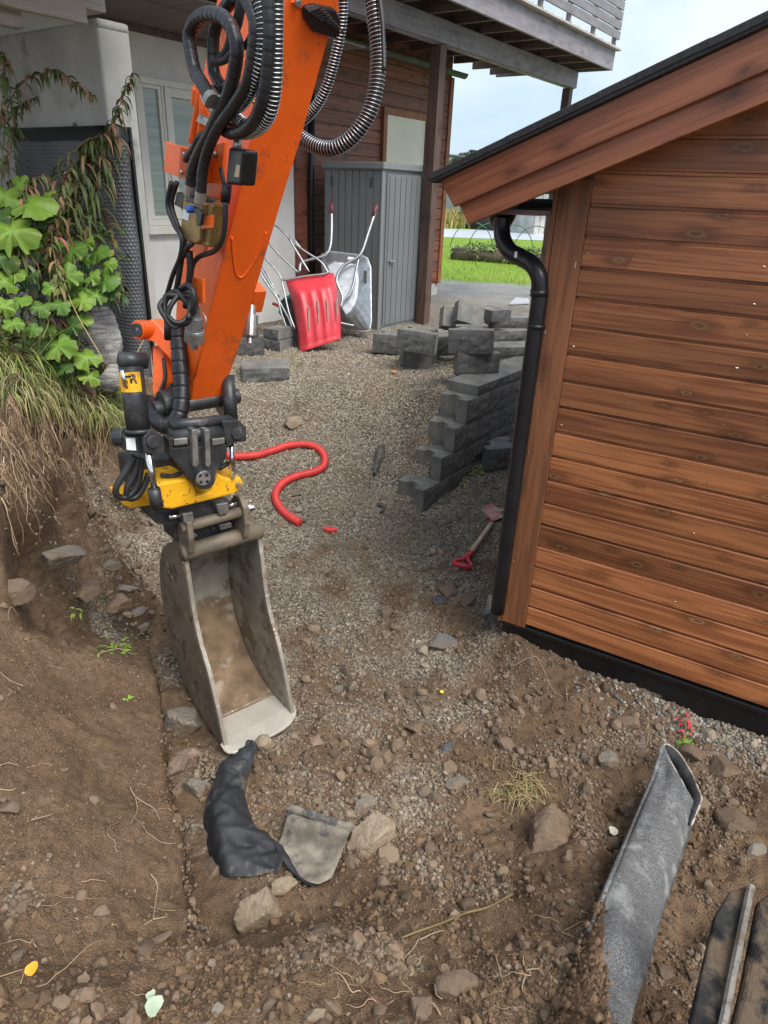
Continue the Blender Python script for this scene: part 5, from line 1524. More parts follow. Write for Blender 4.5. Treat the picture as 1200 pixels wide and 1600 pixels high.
# ================================================================== red snow scoop
SD = 7.75
sc0 = P(495, 545, SD)
sco = empty('snow_scoop', V3(sc0[0], sc0[1], .5), 'red plastic snow scoop with steel frame leaning by the wall', 'snow scoop')
rows, cols = 22, 26
tl_, tr_, br_, bl_ = (446, 436), (521, 427), (532, 530), (468, 551)
v = []
for i in range(rows):
    t = i / (rows - 1)
    for j in range(cols):
        u = j / (cols - 1)
        x = (tl_[0] * (1 - u) + tr_[0] * u) * (1 - t) + (bl_[0] * (1 - u) + br_[0] * u) * t
        y = (tl_[1] * (1 - u) + tr_[1] * u) * (1 - t) + (bl_[1] * (1 - u) + br_[1] * u) * t
        bul_ = min(u, 1 - u) * 2
        dpt = -.17 * min(1, bul_ * 3.0) ** .6 * min(1, t * 5) ** .7 * (1 - .75 * t ** 2)
        rib = .018 * max(0, math.cos(u * math.pi * 2 * 4.5)) * (1 if .1 < u < .92 else 0) * sstep(.1, .3, t) * sstep(1.0, .85, t)
        lipo = -.02 if t > .955 else 0
        dx = 4 * math.sin(math.pi * t) * (1 if u > .5 else 1)
        v.append(P(x + dx, y, SD + .06 - .10 * t + dpt - rib + lipo))
fc = [(i * cols + j, i * cols + j + 1, (i + 1) * cols + j + 1, (i + 1) * cols + j) for i in range(rows - 1) for j in range(cols - 1)]
pan = mesh_obj('pan', v, fc, MAT['red_plastic'], sco, smooth=True)
pan.modifiers.new('thick', 'SOLIDIFY').thickness = .006
for u0, y0, y1 in ((482, 478, 516), (497, 466, 505), (511, 464, 502), (526, 460, 500)):
    l = [P(u0 + random.uniform(-.5, .5) + (y - y0) * .03, y, SD - .165 + (y - 460) * .0004) for y in np.linspace(y0, y1, 6)]
    mesh_obj('scuff_mark', *tube(np.array(l), [.004, .012, .014, .012, .010, .003], 6), MAT['mark_grey'], pan)
SB = SD - .02
for l in ([(446, 436), (441, 440), (444, 455), (452, 490), (461, 514)], [(441, 438), (480, 431), (510, 427), (509, 420), (500, 408), (470, 388), (450, 370), (433, 354), (418, 350)], [(441, 438), (432, 423), (410, 400), (390, 385)], [(470, 388), (460, 375), (452, 368)], [(451, 372), (468, 400), (483, 425)]):
    mesh_obj('frame_tube', *tube(spline([P(x, y, SB) for x, y in l], 6), .011, 10), MAT['zinc'], sco, smooth=True)
# black scoop behind it
sc2 = empty('snow_scoop', V3(sc0[0] - .3, sc0[1], .5), 'black snow scoop mostly hidden behind the red one', 'snow scoop')
v = [P(*q, 7.9) for q in ((437, 470), (452, 475), (468, 552), (456, 546))] 
mesh_obj('pan', *prism(v, V3(.1, .5, .05)), MAT['black_plastic'], sc2, bevel=.01)
for l in ([(404, 424), (420, 448), (434, 468), (440, 490), (452, 524)], [(406, 418), (420, 440), (436, 470), (452, 500), (456, 512)], [(418, 378), (440, 402), (466, 426)], [(404, 408), (418, 430), (436, 464)]):
    mesh_obj('frame_tube', *tube(spline([P(x, y, 7.82) for x, y in l], 6), .012, 10), MAT['zinc'], sc2, smooth=True)
jn = empty('garden_tool', P(442, 480, 8.0), 'small teal and red hand tool poking out behind the red scoop', 'tool')
mesh_obj('tool_handle', *tube(spline([P(426, 474, 7.95), P(436, 478, 7.95), P(446, 482, 7.97)], 4), .018, 10), MAT['red_plastic'], jn, smooth=True)
mesh_obj('tool_head', *prism([P(x, y, 7.98) for x, y in ((434, 488), (440, 468), (446, 462), (448, 480), (442, 498))], V3(.03, .08, 0)), m_basic('teal_plastic', (.01, .20, .26), .4), jn, bevel=.01)

# ================================================================== red drain hose
def corr(pts, r, per, amp, name, label, cat):
    p, t = resample(spline(pts, 12), per / 5)
    rr = r * (1 + amp * np.sign(np.sin(2 * np.pi * t / per)))
    o = mesh_obj(name, *tube(p, rr, 14), MAT['red_hose'], smooth=True)
    return tag(o, label, cat)
hp_ = [(352, 716), (372, 718), (400, 716), (425, 709), (450, 701), (478, 699), (497, 705), (507, 718), (505, 733), (490, 742), (465, 748), (445, 757), (433, 770), (431, 785), (440, 801), (454, 813), (469, 822)]
corr([G(x, y, .026) for x, y in hp_], .0315, .021, .06, 'drain_hose', 'red corrugated hose snaking over the gravel beside the yellow rotator', 'hose')
corr([G(x, y, .020) for x, y in ((508, 830), (516, 832), (525, 831))], .022, .014, .05, 'hose_offcut', 'short red hose offcut lying in the gravel', 'hose')

# ================================================================== spade with red grip
s_a, s_b = G(722, 888, .035), G(768, 822, .03)
spd = empty('spade', G(745, 850), 'red headed spade with wooden shaft lying by the downpipe', 'spade')
dv_ = unit(s_b - s_a); sd_ = unit(np.cross(dv_, [0, 0, 1])); un_ = np.cross(sd_, dv_)
mesh_obj('shaft', *tube(np.array([s_a + dv_ * .09, s_a * .5 + s_b * .5, s_b + dv_ * .05]), [.017, .018, .019], 12), MAT['spade_wood'], spd, smooth=True)
gl = [s_a + dv_ * .12, s_a + dv_ * .06 + sd_ * .02, s_a + dv_ * .02 + sd_ * .055, s_a - dv_ * .02 + sd_ * .06]
gr_ = [s_a + dv_ * .12, s_a + dv_ * .06 - sd_ * .02, s_a + dv_ * .02 - sd_ * .055, s_a - dv_ * .02 - sd_ * .06]
mb = MB(); mb.add(*tube(spline(gl, 5), .013, 10)); mb.add(*tube(spline(gr_, 5), .013, 10)); mb.add(*cyl(s_a + dv_ * .08, s_a + dv_ * .17, .022, 12)); mb.add(*cyl(s_a - dv_ * .02 + sd_ * .068, s_a - dv_ * .02 - sd_ * .068, .017, 12))
mb.build('grip_handle', MAT['red_plastic'], spd, smooth=True)
bw = []
for i in range(7):
    t = i / 6
    wd_ = (.05 + .065 * min(1, t * 3)) * (1 if t < .75 else 1 - (t - .75) * 1.2)
    for j in range(7):
        u = j / 6 - .5
        bw.append(s_b + dv_ * (.0 + .24 * t) + sd_ * u * 2 * wd_ + un_ * (.012 - .03 * (1 - (2 * u) ** 2) * 0 + .03 * (2 * u) ** 2 - .02 * t + .012))
fc = [(i * 7 + j, i * 7 + j + 1, (i + 1) * 7 + j + 1, (i + 1) * 7 + j) for i in range(6) for j in range(6)]
bo = mesh_obj('blade', bw, fc, m_basic('blade_red', (.42, .10, .09), .55, var=.2, dirt=(.40, .33, .27), dscale=12, damt=.44), spd, smooth=True)
bo.modifiers.new('thick', 'SOLIDIFY').thickness = .004
mesh_obj('socket', *cyl(s_b - dv_ * .02, s_b + dv_ * .07, .021, 12, .014), m_basic('socket_red', (.45, .06, .06), .5), spd, smooth=True)

# ================================================================== rocks
def rock(px, py, wpx, label, mat='rock_grey', hgt=.7, asp=.75, seed=0, sink=.28, yaw=None, cat='rock', name='rock', sub=4, depth=None, npl=11):
    r = np.random.default_rng(900 + seed)
    c = G(px, py)
    d = (c - CAM) @ _f
    w_ = wpx / F_PX * d
    dirs, f = ICO[sub]
    v = facet(dirs, r, npl, .55, .95)
    nrm = v / np.abs(v).max(0)
    v = nrm * np.array([w_ / 2, w_ / 2 * asp, w_ / 2 * hgt])
    nz_ = fbm(dirs[:, 0] * 2.3 + seed, dirs[:, 1] * 2.3 + dirs[:, 2] * 1.7, 4, seed) * .055 + fbm(dirs[:, 0] * 7 + seed, dirs[:, 1] * 7 + dirs[:, 2] * 5, 2, seed + 4) * .02
    v = v * (1 + nz_[:, None])
    a = r.uniform(0, 6.28) if yaw is None else math.radians(yaw)
    R = np.array([[math.cos(a), -math.sin(a), 0], [math.sin(a), math.cos(a), 0], [0, 0, 1]]) if yaw is not None else np.array([[math.cos(a * .15), -math.sin(a * .15), 0], [math.sin(a * .15), math.cos(a * .15), 0], [0, 0, 1]])
    v = v @ R.T
    o = mesh_obj(name, v, f, MAT[mat])
    o.location = tuple(c + V3(0, 0, w_ / 2 * hgt * (1 - 2 * sink)))
    return tag(o, label, cat)
RK = [
 (690, 1006, 50, 'flat blue grey stone midway between bucket and shed corner', 'rock_blue', .45, .8),
 (290, 1138, 76, 'large grey brown rock touching the lower left edge of the bucket', 'rock_grey', .8, .8),
 (292, 1182, 62, 'reddish slab below the large rock beside the bucket', 'rock_pink', .55, .6),
 (276, 1204, 44, 'reddish angular rock at the foot of the soil cut', 'rock_pink', .8, .8),
 (283, 1238, 38, 'upper of two brown rocks left of the black sheet', 'rock_brown', .9, .9),
 (310, 1240, 48, 'grey brown rock touching the black sheet edge', 'rock_grey', .9, .9),
 (288, 1264, 42, 'black wet stone at the foot of the soil cut', 'rock_dark', .8, .8),
 (443, 1388, 46, 'light tan broken rock under the lower edge of the black sheet', 'rock_tan', .8, .7),
 (580, 1318, 78, 'big tan slab rock right of the grey fabric', 'rock_tan', .8, 1.0),
 (412, 1432, 92, 'large half buried brown rock near the front of the trench', 'rock_tan', .8, .7),
 (340, 1362, 60, 'brown rock partly under the black sheet', 'rock_brown', .7, .8),
 (416, 1166, 34, 'tan rock behind the tip of the black sheet under the bucket lip', 'rock_tan', .9, .8),
 (566, 1262, 42, 'pale speckled stone above the tan slab', 'rock_grey', .6, .8),
 (497, 1160, 28, 'small reddish flat stone right of the bucket lip', 'rock_pink', .5, .7),
 (522, 1165, 18, 'small brown stone next to the reddish flat stone', 'rock_brown', .8, .9),
 (681, 1252, 30, 'round brown stone in the right part of the trench floor', 'rock_brown', .7, .9),
 (716, 1224, 46, 'flat grey slate in the right part of the trench floor', 'rock_grey', .3, .5),
 (700, 1170, 30, 'dark slanted slate piece near the trench centre', 'rock_dark', .5, .5),
 (650, 1140, 34, 'grey brown stone in the middle of the trench floor', 'rock_brown', .6, .7),
 (552, 1075, 20, 'small upright grey stone right of the bucket', 'rock_grey', 1.1, .7),
 (528, 1078, 24, 'flat grey stone next to the small upright stone', 'rock_grey', .6, .8),
 (690, 938, 34, 'dark flat stone below the spade grip', 'rock_dark', .4, .6),
 (700, 922, 50, 'broad brown stone just below the spade grip', 'rock_brown', .35, .7),
 (735, 935, 44, 'brown stone left of the black downpipe foot', 'rock_brown', .4, .7),
 (458, 664, 34, 'pale pointed stone on the gravel slope above the red hose', 'rock_tan', .6, .7),
 (462, 774, 18, 'small grey stone in the bend of the red hose', 'rock_grey', .5, .5),
 (860, 1305, 110, 'long half buried brown boulder left of the felt trough', 'rock_brown', .55, .6),
 (990, 1270, 66, 'brown boulder against the upper left edge of the felt trough', 'rock_brown', .7, .8),
 (978, 1130, 40, 'smooth brown stone in front of the shed plinth', 'rock_brown', .6, .8),
 (955, 1190, 42, 'grey brown stone between the grass tuft and felt trough', 'rock_grey', .6, .8),
 (1082, 1184, 46, 'dark brown stone behind the top of the felt trough', 'rock_brown', .7, .8),
 (1132, 1204, 48, 'angular brown stone near the plinth right of the felt trough', 'rock_brown', .6, .9),
 (1150, 1285, 66, 'broad buried brown stone right of the felt trough top', 'rock_brown', .5, .8),
 (1180, 1335, 44, 'pale broken stone at the right edge of the picture', 'rock_grey', .5, .6),
 (1036, 1520, 34, 'square brown stone in the soil between trough and dark boards', 'rock_brown', .7, .9),
 (490, 1590, 40, 'pale stone at the bottom edge of the picture', 'rock_tan', .8, .8),
 (655, 1575, 46, 'brown stone at the front in the soil', 'rock_brown', .7, .8),
 (715, 1545, 70, 'large grey brown stone sunk in the front soil', 'rock_brown', .5, .8),
 (248, 1470, 46, 'flat brown slab at the near end of the soil bench', 'rock_brown', .3, .4),
 (345, 1580, 30, 'grey stone in the near left soil', 'rock_grey', .8, .8),
 (175, 884, 34, 'square grey stone on the trench floor left of the bucket', 'rock_grey', .5, .8),
 (95, 872, 70, 'broad grey stone at the foot of the root covered bank', 'rock_grey', .6, .8),
 (188, 946, 48, 'brown stone beside the blue grey slates left of the bucket', 'rock_brown', .6, .7),
 (198, 922, 40, 'upper blue grey slate left of the bucket', 'rock_blue', .35, .6),
 (212, 958, 34, 'lower blue grey slate left of the bucket', 'rock_blue', .35, .6),
 (199, 962, 16, 'small tan stone below the slates', 'rock_tan', 1.0, .8),
 (224, 982, 22, 'grey stone in front of the bucket back', 'rock_grey', .7, .7),
 (25, 935, 60, 'dark stone buried in the bank foot at the left edge', 'rock_brown', .8, .8),
 (140, 925, 50, 'brown stone in the middle of the left trench floor', 'rock_brown', .6, .8),
 (12, 1265, 40, 'stone stuck in the bench at the left edge of the picture', 'rock_brown', .6, .8),
 (395, 835, 36, 'pale plank like stone beside the bucket ears', 'rock_tan', .3, .35),
]
for i, q in enumerate(RK):
    rock(q[0], q[1], q[2], q[3], q[4], q[5], q[6], seed=i + 1, sink=.38 if q[2] < 60 else .40)
# boulders on the bank
o = rock(160, 575, 92, 'large white and grey striped boulder on the grassy bank', 'boulder', 1.15, .7, seed=77, sink=.12, cat='boulder', name='boulder', npl=9)
o.location = tuple(P(158, 534, 5.4)); o.scale = (.82, .82, .95)
o = rock(172, 600, 62, 'smaller pale boulder in the grass below the striped one', 'boulder', .9, .8, seed=81, sink=.2, cat='boulder', name='boulder')
o.location = tuple(P(176, 592, 5.2)); o.scale = (.8, .8, .8)

# ================================================================== torn sheets
def patch(name, rows_px, mat, label, cat, up, wr=.008, seed=0, k=6, thick=.004, parent=None, lift=None):
    """grid of picture points -> points above the ground, smoothed, wrinkled"""
    g0 = []
    for i, rw_ in enumerate(rows_px):
        g0.append([GL(x, y, up[i][j]) for j, (x, y) in enumerate(rw_)])
    g0 = np.array(g0)
    A = np.array([spline(g0[:, j], k) for j in range(g0.shape[1])])          # j, i', 3
    B = np.array([spline(A[:, i], k) for i in range(A.shape[1])])            # i', j', 3
    a, b = B.shape[:2]
    I, J = np.meshgrid(np.arange(a), np.arange(b), indexing='ij')
    wv = fbm(B[..., 0] * 9 + seed, B[..., 1] * 9, 3, seed) * wr * .7 - (np.abs(perlin(B[..., 0] * 7 + B[..., 1] * 5 + seed, B[..., 1] * 11 - B[..., 0] * 4, seed + 9)) ** .7 - .4) * wr * 2.2 - (np.abs(perlin(B[..., 0] * 23 - B[..., 1] * 8, B[..., 1] * 17, seed + 3)) ** .7 - .4) * wr * .8
    B[..., 2] += wv
    B[..., 2] = np.maximum(B[..., 2], gz(B[..., 0], B[..., 1]) + .006)
    ix = np.arange(a * b).reshape(a, b)
    Q = np.stack([ix[:-1, :-1], ix[:-1, 1:], ix[1:, 1:], ix[1:, :-1]], -1).reshape(-1, 4)
    o = mesh_obj(name, B.reshape(-1, 3), Q, mat, parent, smooth=True)
    o.modifiers.new('thick', 'SOLIDIFY').thickness = thick
    sb_ = o.modifiers.new('sub', 'SUBSURF'); sb_.levels = 1; sb_.render_levels = 1
    return tag(o, label, cat)
patch('plastic_sheet', [[(383, 1162), (392, 1158), (402, 1164), (404, 1166)], [(350, 1188), (365, 1178), (382, 1185), (396, 1192)], [(334, 1222), (350, 1215), (368, 1222), (382, 1232)], [(322, 1262), (345, 1250), (370, 1256), (396, 1285)],
   [(318, 1300), (345, 1285), (385, 1300), (428, 1312)], [(322, 1340), (348, 1330), (395, 1325), (442, 1340)], [(332, 1372), (362, 1372), (405, 1368), (436, 1362)]],
   MAT['sheet_black'], 'torn black plastic sheet crumpled below the bucket lip', 'sheet',
   [[.02, .035, .04, .02], [.03, .06, .06, .02], [.03, .07, .07, .02], [.04, .09, .08, .02], [.05, .11, .08, .05], [.04, .08, .05, .05], [.01, .03, .02, .02]], wr=.018, seed=3, k=9, thick=.003)
fab = patch('fabric_scrap', [[(455, 1262), (490, 1272), (525, 1283), (552, 1292)], [(448, 1278), (485, 1288), (520, 1296), (546, 1304)], [(440, 1305), (470, 1320), (505, 1328), (540, 1320)], [(434, 1322), (460, 1345), (495, 1360), (528, 1350)], [(440, 1345), (462, 1365), (490, 1382), (518, 1372)]],
   MAT['sheet_grey'], 'stiff grey fabric scrap curled beside the black sheet', 'fabric',
   [[.07, .08, .08, .07], [.12, .125, .12, .11], [.06, .05, .05, .08], [.05, .03, .04, .06], [.03, .03, .03, .03]], wr=.007, seed=8)
_e = spline(np.array([GL(x, y, u) for x, y, u in ((455, 1264, .12), (480, 1271, .13), (505, 1279, .13), (530, 1287, .125), (552, 1294, .11))]), 6)
mesh_obj('rolled_edge', *tube(_e, .017 + .003 * np.sin(np.arange(len(_e)) * .9), 10, cap=False), MAT['sheet_grey'], fab, smooth=True)
mesh_obj('dark_corner', *prism([GL(x, y, .125) for x, y in ((446, 1274), (458, 1260), (460, 1274))], (0, .01, -.01)), MAT['sheet_black'], fab)
# black strip that joins the two
patch('sheet_strip', [[(425, 1312), (440, 1322), (448, 1330)], [(436, 1335), (450, 1345), (458, 1352)], [(452, 1358), (466, 1368), (474, 1374)], [(470, 1374), (486, 1384), (500, 1382)]], MAT['sheet_black'], 'narrow black sheet strip tucked under the grey fabric', 'sheet', [[.06, .05, .03], [.05, .045, .03], [.04, .035, .025], [.02, .02, .015]], wr=.005, seed=12)

# ================================================================== felt trough (right foreground)
LE = [(1036, 1168), (1024, 1212), (990, 1296), (958, 1372), (932, 1440), (895, 1530), (858, 1620)]
RE = [(1086, 1262), (1078, 1290), (1052, 1368), (1030, 1432), (1011, 1500), (994, 1560), (980, 1625)]
LU = [.17, .15, .12, .10, .07, .05, .05]; RU = [.10, .09, .08, .09, .13, .19, .24]
nv_ = 13
rows_ = []
for (lx, ly), (rx, ry), lu, ru in zip(LE, RE, LU, RU):
    row_ = []
    for j in range(nv_):
        u = j / (nv_ - 1)
        bow = .035 * math.sin(math.pi * min(1, u * 1.1)) - (.05 * (u - .82) / .18 if u > .82 else 0)
        row_.append(GL(lx + (rx - lx) * u, ly + (ry - ly) * u, lu + (ru - lu) * u + bow))
    rows_.append(row_)
rows_ = np.array(rows_)
A_ = np.array([spline(rows_[:, j], 8) for j in range(nv_)]).transpose(1, 0, 2)
nr_ = A_.shape[0]
A_[..., 2] += fbm(A_[..., 0] * 9, A_[..., 1] * 9, 3, 66) * .006
v = A_.reshape(-1, 3)
fc = [(i * nv_ + j, i * nv_ + j + 1, (i + 1) * nv_ + j + 1, (i + 1) * nv_ + j) for i in range(nr_ - 1) for j in range(nv_ - 1)]
trg = empty('felt_trough', G(960, 1500), 'grey felt coated strip half buried in the soil at lower right', 'felt strip')
_a = PZ(930, 1440, .05); _b = PZ(984, 1610, .05); _n = unit(V3(-(_b - _a)[1], (_b - _a)[0], 0))
if _n @ (PZ(900, 1560, .05) - _a) < 0: _n = -_n
def make_feltmat():
    g = NG('felt_dirty')
    v = g.coord(); p = g.world()
    n = g.noise(v, 170, 2, .7); n2 = g.noise(v, 22, 4, .65)
    c = g.mix(g.ramp(n, .40, .64), (.085, .088, .09), (.225, .232, .235))
    c = g.mix(g.ramp(n2, .35, .65, 0, .55), c, (.105, .108, .112))
    c = g.mix(g.ramp(g.noise(v, 7, 4, .6), .52, .7, 0, .6), c, (.40, .41, .40))
    f = g.math('ADD', g.attr('dirt', 'Fac'), g.math('MULTIPLY', g.math('SUBTRACT', g.noise(v, 14, 5, .65), .5), .9))
    c = g.mix(g.ramp(f, .4, .6), c, g.mix(g.ramp(n2, .3, .7), (.115, .07, .044), (.21, .135, .085)))
    g.bump(g.math('ADD', n, n2), .7, .005)
    return g.out(c, .92, None, .2)
_T = np.repeat(np.linspace(0, 1, nr_)[:, None], nv_, 1); _U = np.repeat(np.linspace(0, 1, nv_)[None], nr_, 0)
_dirt = np.clip(((_T - .58) / .42 * .85 - _U) * 4 + .5, 0, 1).ravel()
fo = mesh_obj('felt_shell', v, fc, make_feltmat(), trg, smooth=True, col={'dirt': _dirt})
fo.modifiers.new('thick', 'SOLIDIFY').thickness = .012
mesh_obj('folded_rim', *tube(A_[:int(nr_ * .72), 0] + V3(-.006, 0, .004), .011, 8), fo.data.materials[0], trg, smooth=True)
_pt = A_.reshape(-1, 3); _pk = _pt[_dirt > .6]
_rr = np.random.default_rng(5); _k = 900
_pc = _pk[_rr.integers(0, len(_pk), _k)] + np.stack([_rr.normal(0, .014, _k), _rr.normal(0, .014, _k), np.zeros(_k)], -1)
_d1, _f1 = ICO[1]
_sz = np.clip(_rr.lognormal(math.log(.006), .5, _k), .003, .022)
_vv = (facet(_d1, _rr)[None] * _sz[:, None, None] + _pc[:, None, :] + V3(0, 0, .008)).reshape(-1, 3)
_ff = (_f1[None] + (np.arange(_k) * len(_d1))[:, None, None]).reshape(-1, 3)
_o = mesh_obj('soil_crumbs', _vv, _ff, MAT['clod'], trg, col={'Col': np.repeat(np.array(SOIL)[None] * _rr.uniform(.6, 1.4, _k)[:, None], len(_d1), 0)})
_o['kind'] = 'stuff'
mesh_obj('torn_edge', *tube(A_[0], .005, 6), m_basic('edge_pale', (.42, .39, .34), .85, bump=.6, bs=120), trg, smooth=True)
# curled tongue at the end
tip = [(1034, 1172), (1041, 1163), (1060, 1176), (1080, 1208), (1092, 1236), (1096, 1248), (1090, 1266), (1080, 1290)]
tin_ = [(1036, 1190), (1046, 1194), (1058, 1210), (1069, 1230), (1075, 1244), (1077, 1254), (1076, 1268), (1072, 1290)]
m1 = spline(np.array([GL(x, y, .15 - .05 * i / 7) for i, (x, y) in enumerate(tip)]), 4); m2 = spline(np.array([GL(x, y, .09 - .03 * i / 7) for i, (x, y) in enumerate(tin_)]), 4)
k = len(m1)
mesh_obj('inner_face', np.concatenate([m1, m2]), [(i, i + 1, k + i + 1, k + i) for i in range(k - 1)], MAT['sheet_black'], trg, smooth=True).modifiers.new('thick', 'SOLIDIFY').thickness = .008
mesh_obj('torn_edge', *tube(m1, np.full(k, .0045) + .0015 * np.sin(np.arange(k) * 1.7), 6), m_basic('edge_pale2', (.40, .37, .33), .85, bump=.6, bs=120, dirt=(.2, .16, .12), dscale=20, damt=.5), trg, smooth=True)

# ================================================================== dark boards at the corner
def board(name, px, d0, th, mat, label, seed):
    base = np.array([PP(x, y, P(1150, 1500, d0), unit(V3(-.15, -.25, 1))) for x, y in px])
    v, f = prism(base, -unit(V3(-.15, -.25, 1)) * th)
    o = mesh_obj(name, v, f, mat, bevel=.022, segs=4)
    return tag(o, label, 'board')
MAT['dirty_board'] = m_basic('dirty_board', (.032, .031, .030), .9, var=.5, vs=14, bump=.9, bs=30, bdist=.014, dirt=(.115, .084, .058), dscale=7, damt=.45, spec=.1)
o = board('dirty_board', [(1118, 1428), (1140, 1392), (1170, 1382), (1176, 1392), (1150, 1500), (1122, 1610), (1075, 1610)], 1.78, .06, MAT['dirty_board'], 'dark muddy board with pale rib at the lower right corner', 1)
q = [PP(x, y, P(1150, 1500, 1.765), unit(V3(-.15, -.25, 1))) for x, y in ((1174, 1384), (1160, 1450), (1146, 1520), (1128, 1610))]
mesh_obj('board_rib', *tube(np.array(q), .011, 6), m_basic('rib_pale', (.20, .185, .165), .8, bump=.5, dirt=(.10, .08, .06), damt=.5, dscale=14), o)
board('dirty_board', [(1186, 1405), (1215, 1385), (1230, 1620), (1140, 1620), (1160, 1540)], 1.76, .07, MAT['dirty_board'], 'second dark muddy board at the right edge of the picture', 2)

# ================================================================== rotten wood stake
wq = [G(596, 706, .05), G(592, 722, .04), G(585, 745, .03)]
st = mesh_obj('wood_stake', *tube(spline(np.array(wq), 4), np.interp(np.linspace(0, 1, 9), [0, .3, .5, 1], [.034, .05, .04, .014]), 7), m_basic('rotten_wood', (.085, .08, .07), .85, var=.4, vs=18, bump=.8, bs=60, bdist=.01))
tag(st, 'dark rotten wood stake lying on the gravel', 'stake')
wq = [G(590, 790, .02), G(600, 797, .02), G(596, 803, .01)]
tag(mesh_obj('wood_chip', *tube(spline(np.array(wq), 3), .013, 6), MAT['rock_dark']), 'small dark wood chip below the rotten stake', 'wood chip')
sk = [(626, 1472), (650, 1462), (690, 1448), (728, 1432), (760, 1424), (790, 1408), (800, 1402)]
tag(mesh_obj('stick', *tube(spline(np.array([G(x, y, .02) for x, y in sk]), 4), np.linspace(.0035, .005, len(spline(np.array([G(x, y, .02) for x, y in sk]), 4))), 7), m_basic('green_stick', (.17, .125, .05), .7, var=.3, vs=14, bump=.3), smooth=True), 'long yellow green root stick across the front of the trench', 'stick')
# ================================================================== plants on the bank
MAT['leaf_attr'] = m_attr('leaf_mixed', .5, 30, .25, .2, 60, trans=0, spec=.35)
MAT['stem'] = m_attr('stem_mixed', .6, 20, .2, 0)
class Strips:
    def __init__(s): s.v = []; s.f = []; s.c = []; s.n = 0
    def add(s, v, f, c):
        s.v.append(np.asarray(v, float)); s.f += [tuple(i + s.n for i in q) for q in f]; s.c.append(np.asarray(c, float)); s.n += len(v)
    def build(s, name, mat, parent=None, smooth=True):
        return mesh_obj(name, np.concatenate(s.v), s.f, mat, parent, smooth=smooth, col={'Col': np.concatenate(s.c)})
def blade(st, base, d0, L, wd, droop, c0, c1, seg=5, fold=0.0, up=V3(0, 0, 1), flat=None):
    p = np.array(base, float); d = unit(d0); pts = [p.copy()]
    for i in range(seg):
        d = unit(d + V3(0, 0, -droop / seg * (1 + i * .5)))
        p = p + d * L / seg; pts.append(p.copy())
    pts = np.array(pts)
    side = np.cross(pts[-1] - pts[0], flat if flat is not None else np.array([random.uniform(-.4, .4), random.uniform(-.4, .4), 1]))
    side = side / (np.linalg.norm(side) + 1e-9)
    v = []; c = []
    for i, q in enumerate(pts):
        t = i / seg
        w_ = wd * (.35 + .65 * math.sin(math.pi * min(1, t * 1.15 + .18))) * (1 if t < .98 else .12) * .5
        v += [q - side * w_, q + side * w_]
        cc = np.array(c0) * (1 - t) + np.array(c1) * t
        c += [cc * random.uniform(.9, 1.1), cc]
    f = [(2 * i, 2 * i + 1, 2 * i + 3, 2 * i + 2) for i in range(seg)]
    st.add(v, f, c)
GRN = (.080, .125, .030); OLV = (.13, .14, .05); RUST = (.33, .18, .095); PINK = (.40, .15, .12); DGR = (.045, .075, .025); STRAW = (.42, .33, .16); LIME = (.19, .32, .045)
def fireweed(path, label, nl=46, L=.19, d0=None, rust=.5, lo=.0, hi=1.0, wd=.025):
    nl = int(nl * 1.9)
    pts = spline(np.array([P(x, y, d) for x, y, d in path]), 8)
    root = empty('fireweed', pts[0], label, 'plant', 'fireweed stems on the bank')
    rr = np.linspace(.006, .002, len(pts))
    sv, sf = tube(pts, rr, 6)
    t_ = np.repeat(np.linspace(0, 1, len(pts)), 6)[:, None]
    mesh_obj('stem', sv, sf, MAT['stem'], root, smooth=True, col={'Col': np.array(OLV) * (1 - t_) + np.array(PINK) * t_})
    st = Strips()
    for k in range(nl):
        t = lo + (hi - lo) * random.random()
        i = min(len(pts) - 2, int(t * (len(pts) - 1)))
        b = pts[i] + (pts[i + 1] - pts[i]) * random.random()
        a = random.uniform(0, 6.283)
        dd = V3(math.cos(a), math.sin(a) * .8, random.uniform(-.1, .7))
        ll = L * random.uniform(.55, 1.2) * (1 - .55 * t)
        r = random.random()
        c0, c1 = ((GRN, OLV, RUST)[random.randrange(3)], RUST) if r < rust * .45 else ((OLV, GRN) if r < .9 else (RUST, PINK))
        c0 = tuple(x * random.uniform(.7, 1.25) for x in c0)
        blade(st, b, dd, ll, wd * random.uniform(.7, 1.2), random.uniform(1.4, 3.2), c0, c1, 6)
    st.build('foliage', MAT['leaf_attr'], root)
    return root
fireweed([(60, 330, 5.0), (85, 290, 5.0), (102, 253, 5.0), (131, 223, 5.0), (165, 208, 5.02), (176, 196, 5.02), (187, 165, 5.02), (195, 146, 5.0), (210, 112, 5.0)], 'tall fireweed with pink seed tip in front of the concrete pillar', 64, .24, rust=.45)
fireweed([(2, 300, 4.7), (4, 257, 4.7), (11, 172, 4.7), (37, 128, 4.7), (75, 112, 4.7), (94, 112, 4.7), (122, 133, 4.7), (148, 152, 4.7)], 'fireweed arching over the concrete wall at the left edge', 54, .17, rust=.5, lo=.2)
fireweed([(20, 330, 4.75), (14, 260, 4.75), (22, 200, 4.75), (32, 165, 4.75), (60, 150, 4.75)], 'drooping fireweed hanging from the left edge beside the concrete', 46, .2, rust=.55)
fireweed([(80, 400, 4.7), (92, 350, 4.7), (96, 310, 4.7), (104, 280, 4.7), (110, 262, 4.7)], 'withered rust coloured fireweed above the lobed leaves', 40, .2, rust=.9)
fireweed([(110, 360, 5.05), (120, 300, 5.05), (132, 250, 5.05), (140, 225, 5.05), (150, 214, 5.05)], 'bushy green fireweed before the dimpled sheet', 95, .32, rust=.35)
fireweed([(140, 360, 5.1), (150, 300, 5.1), (160, 250, 5.1), (172, 222, 5.1), (184, 212, 5.1)], 'fireweed with long hanging leaves at the sheet corner', 80, .32, rust=.3)
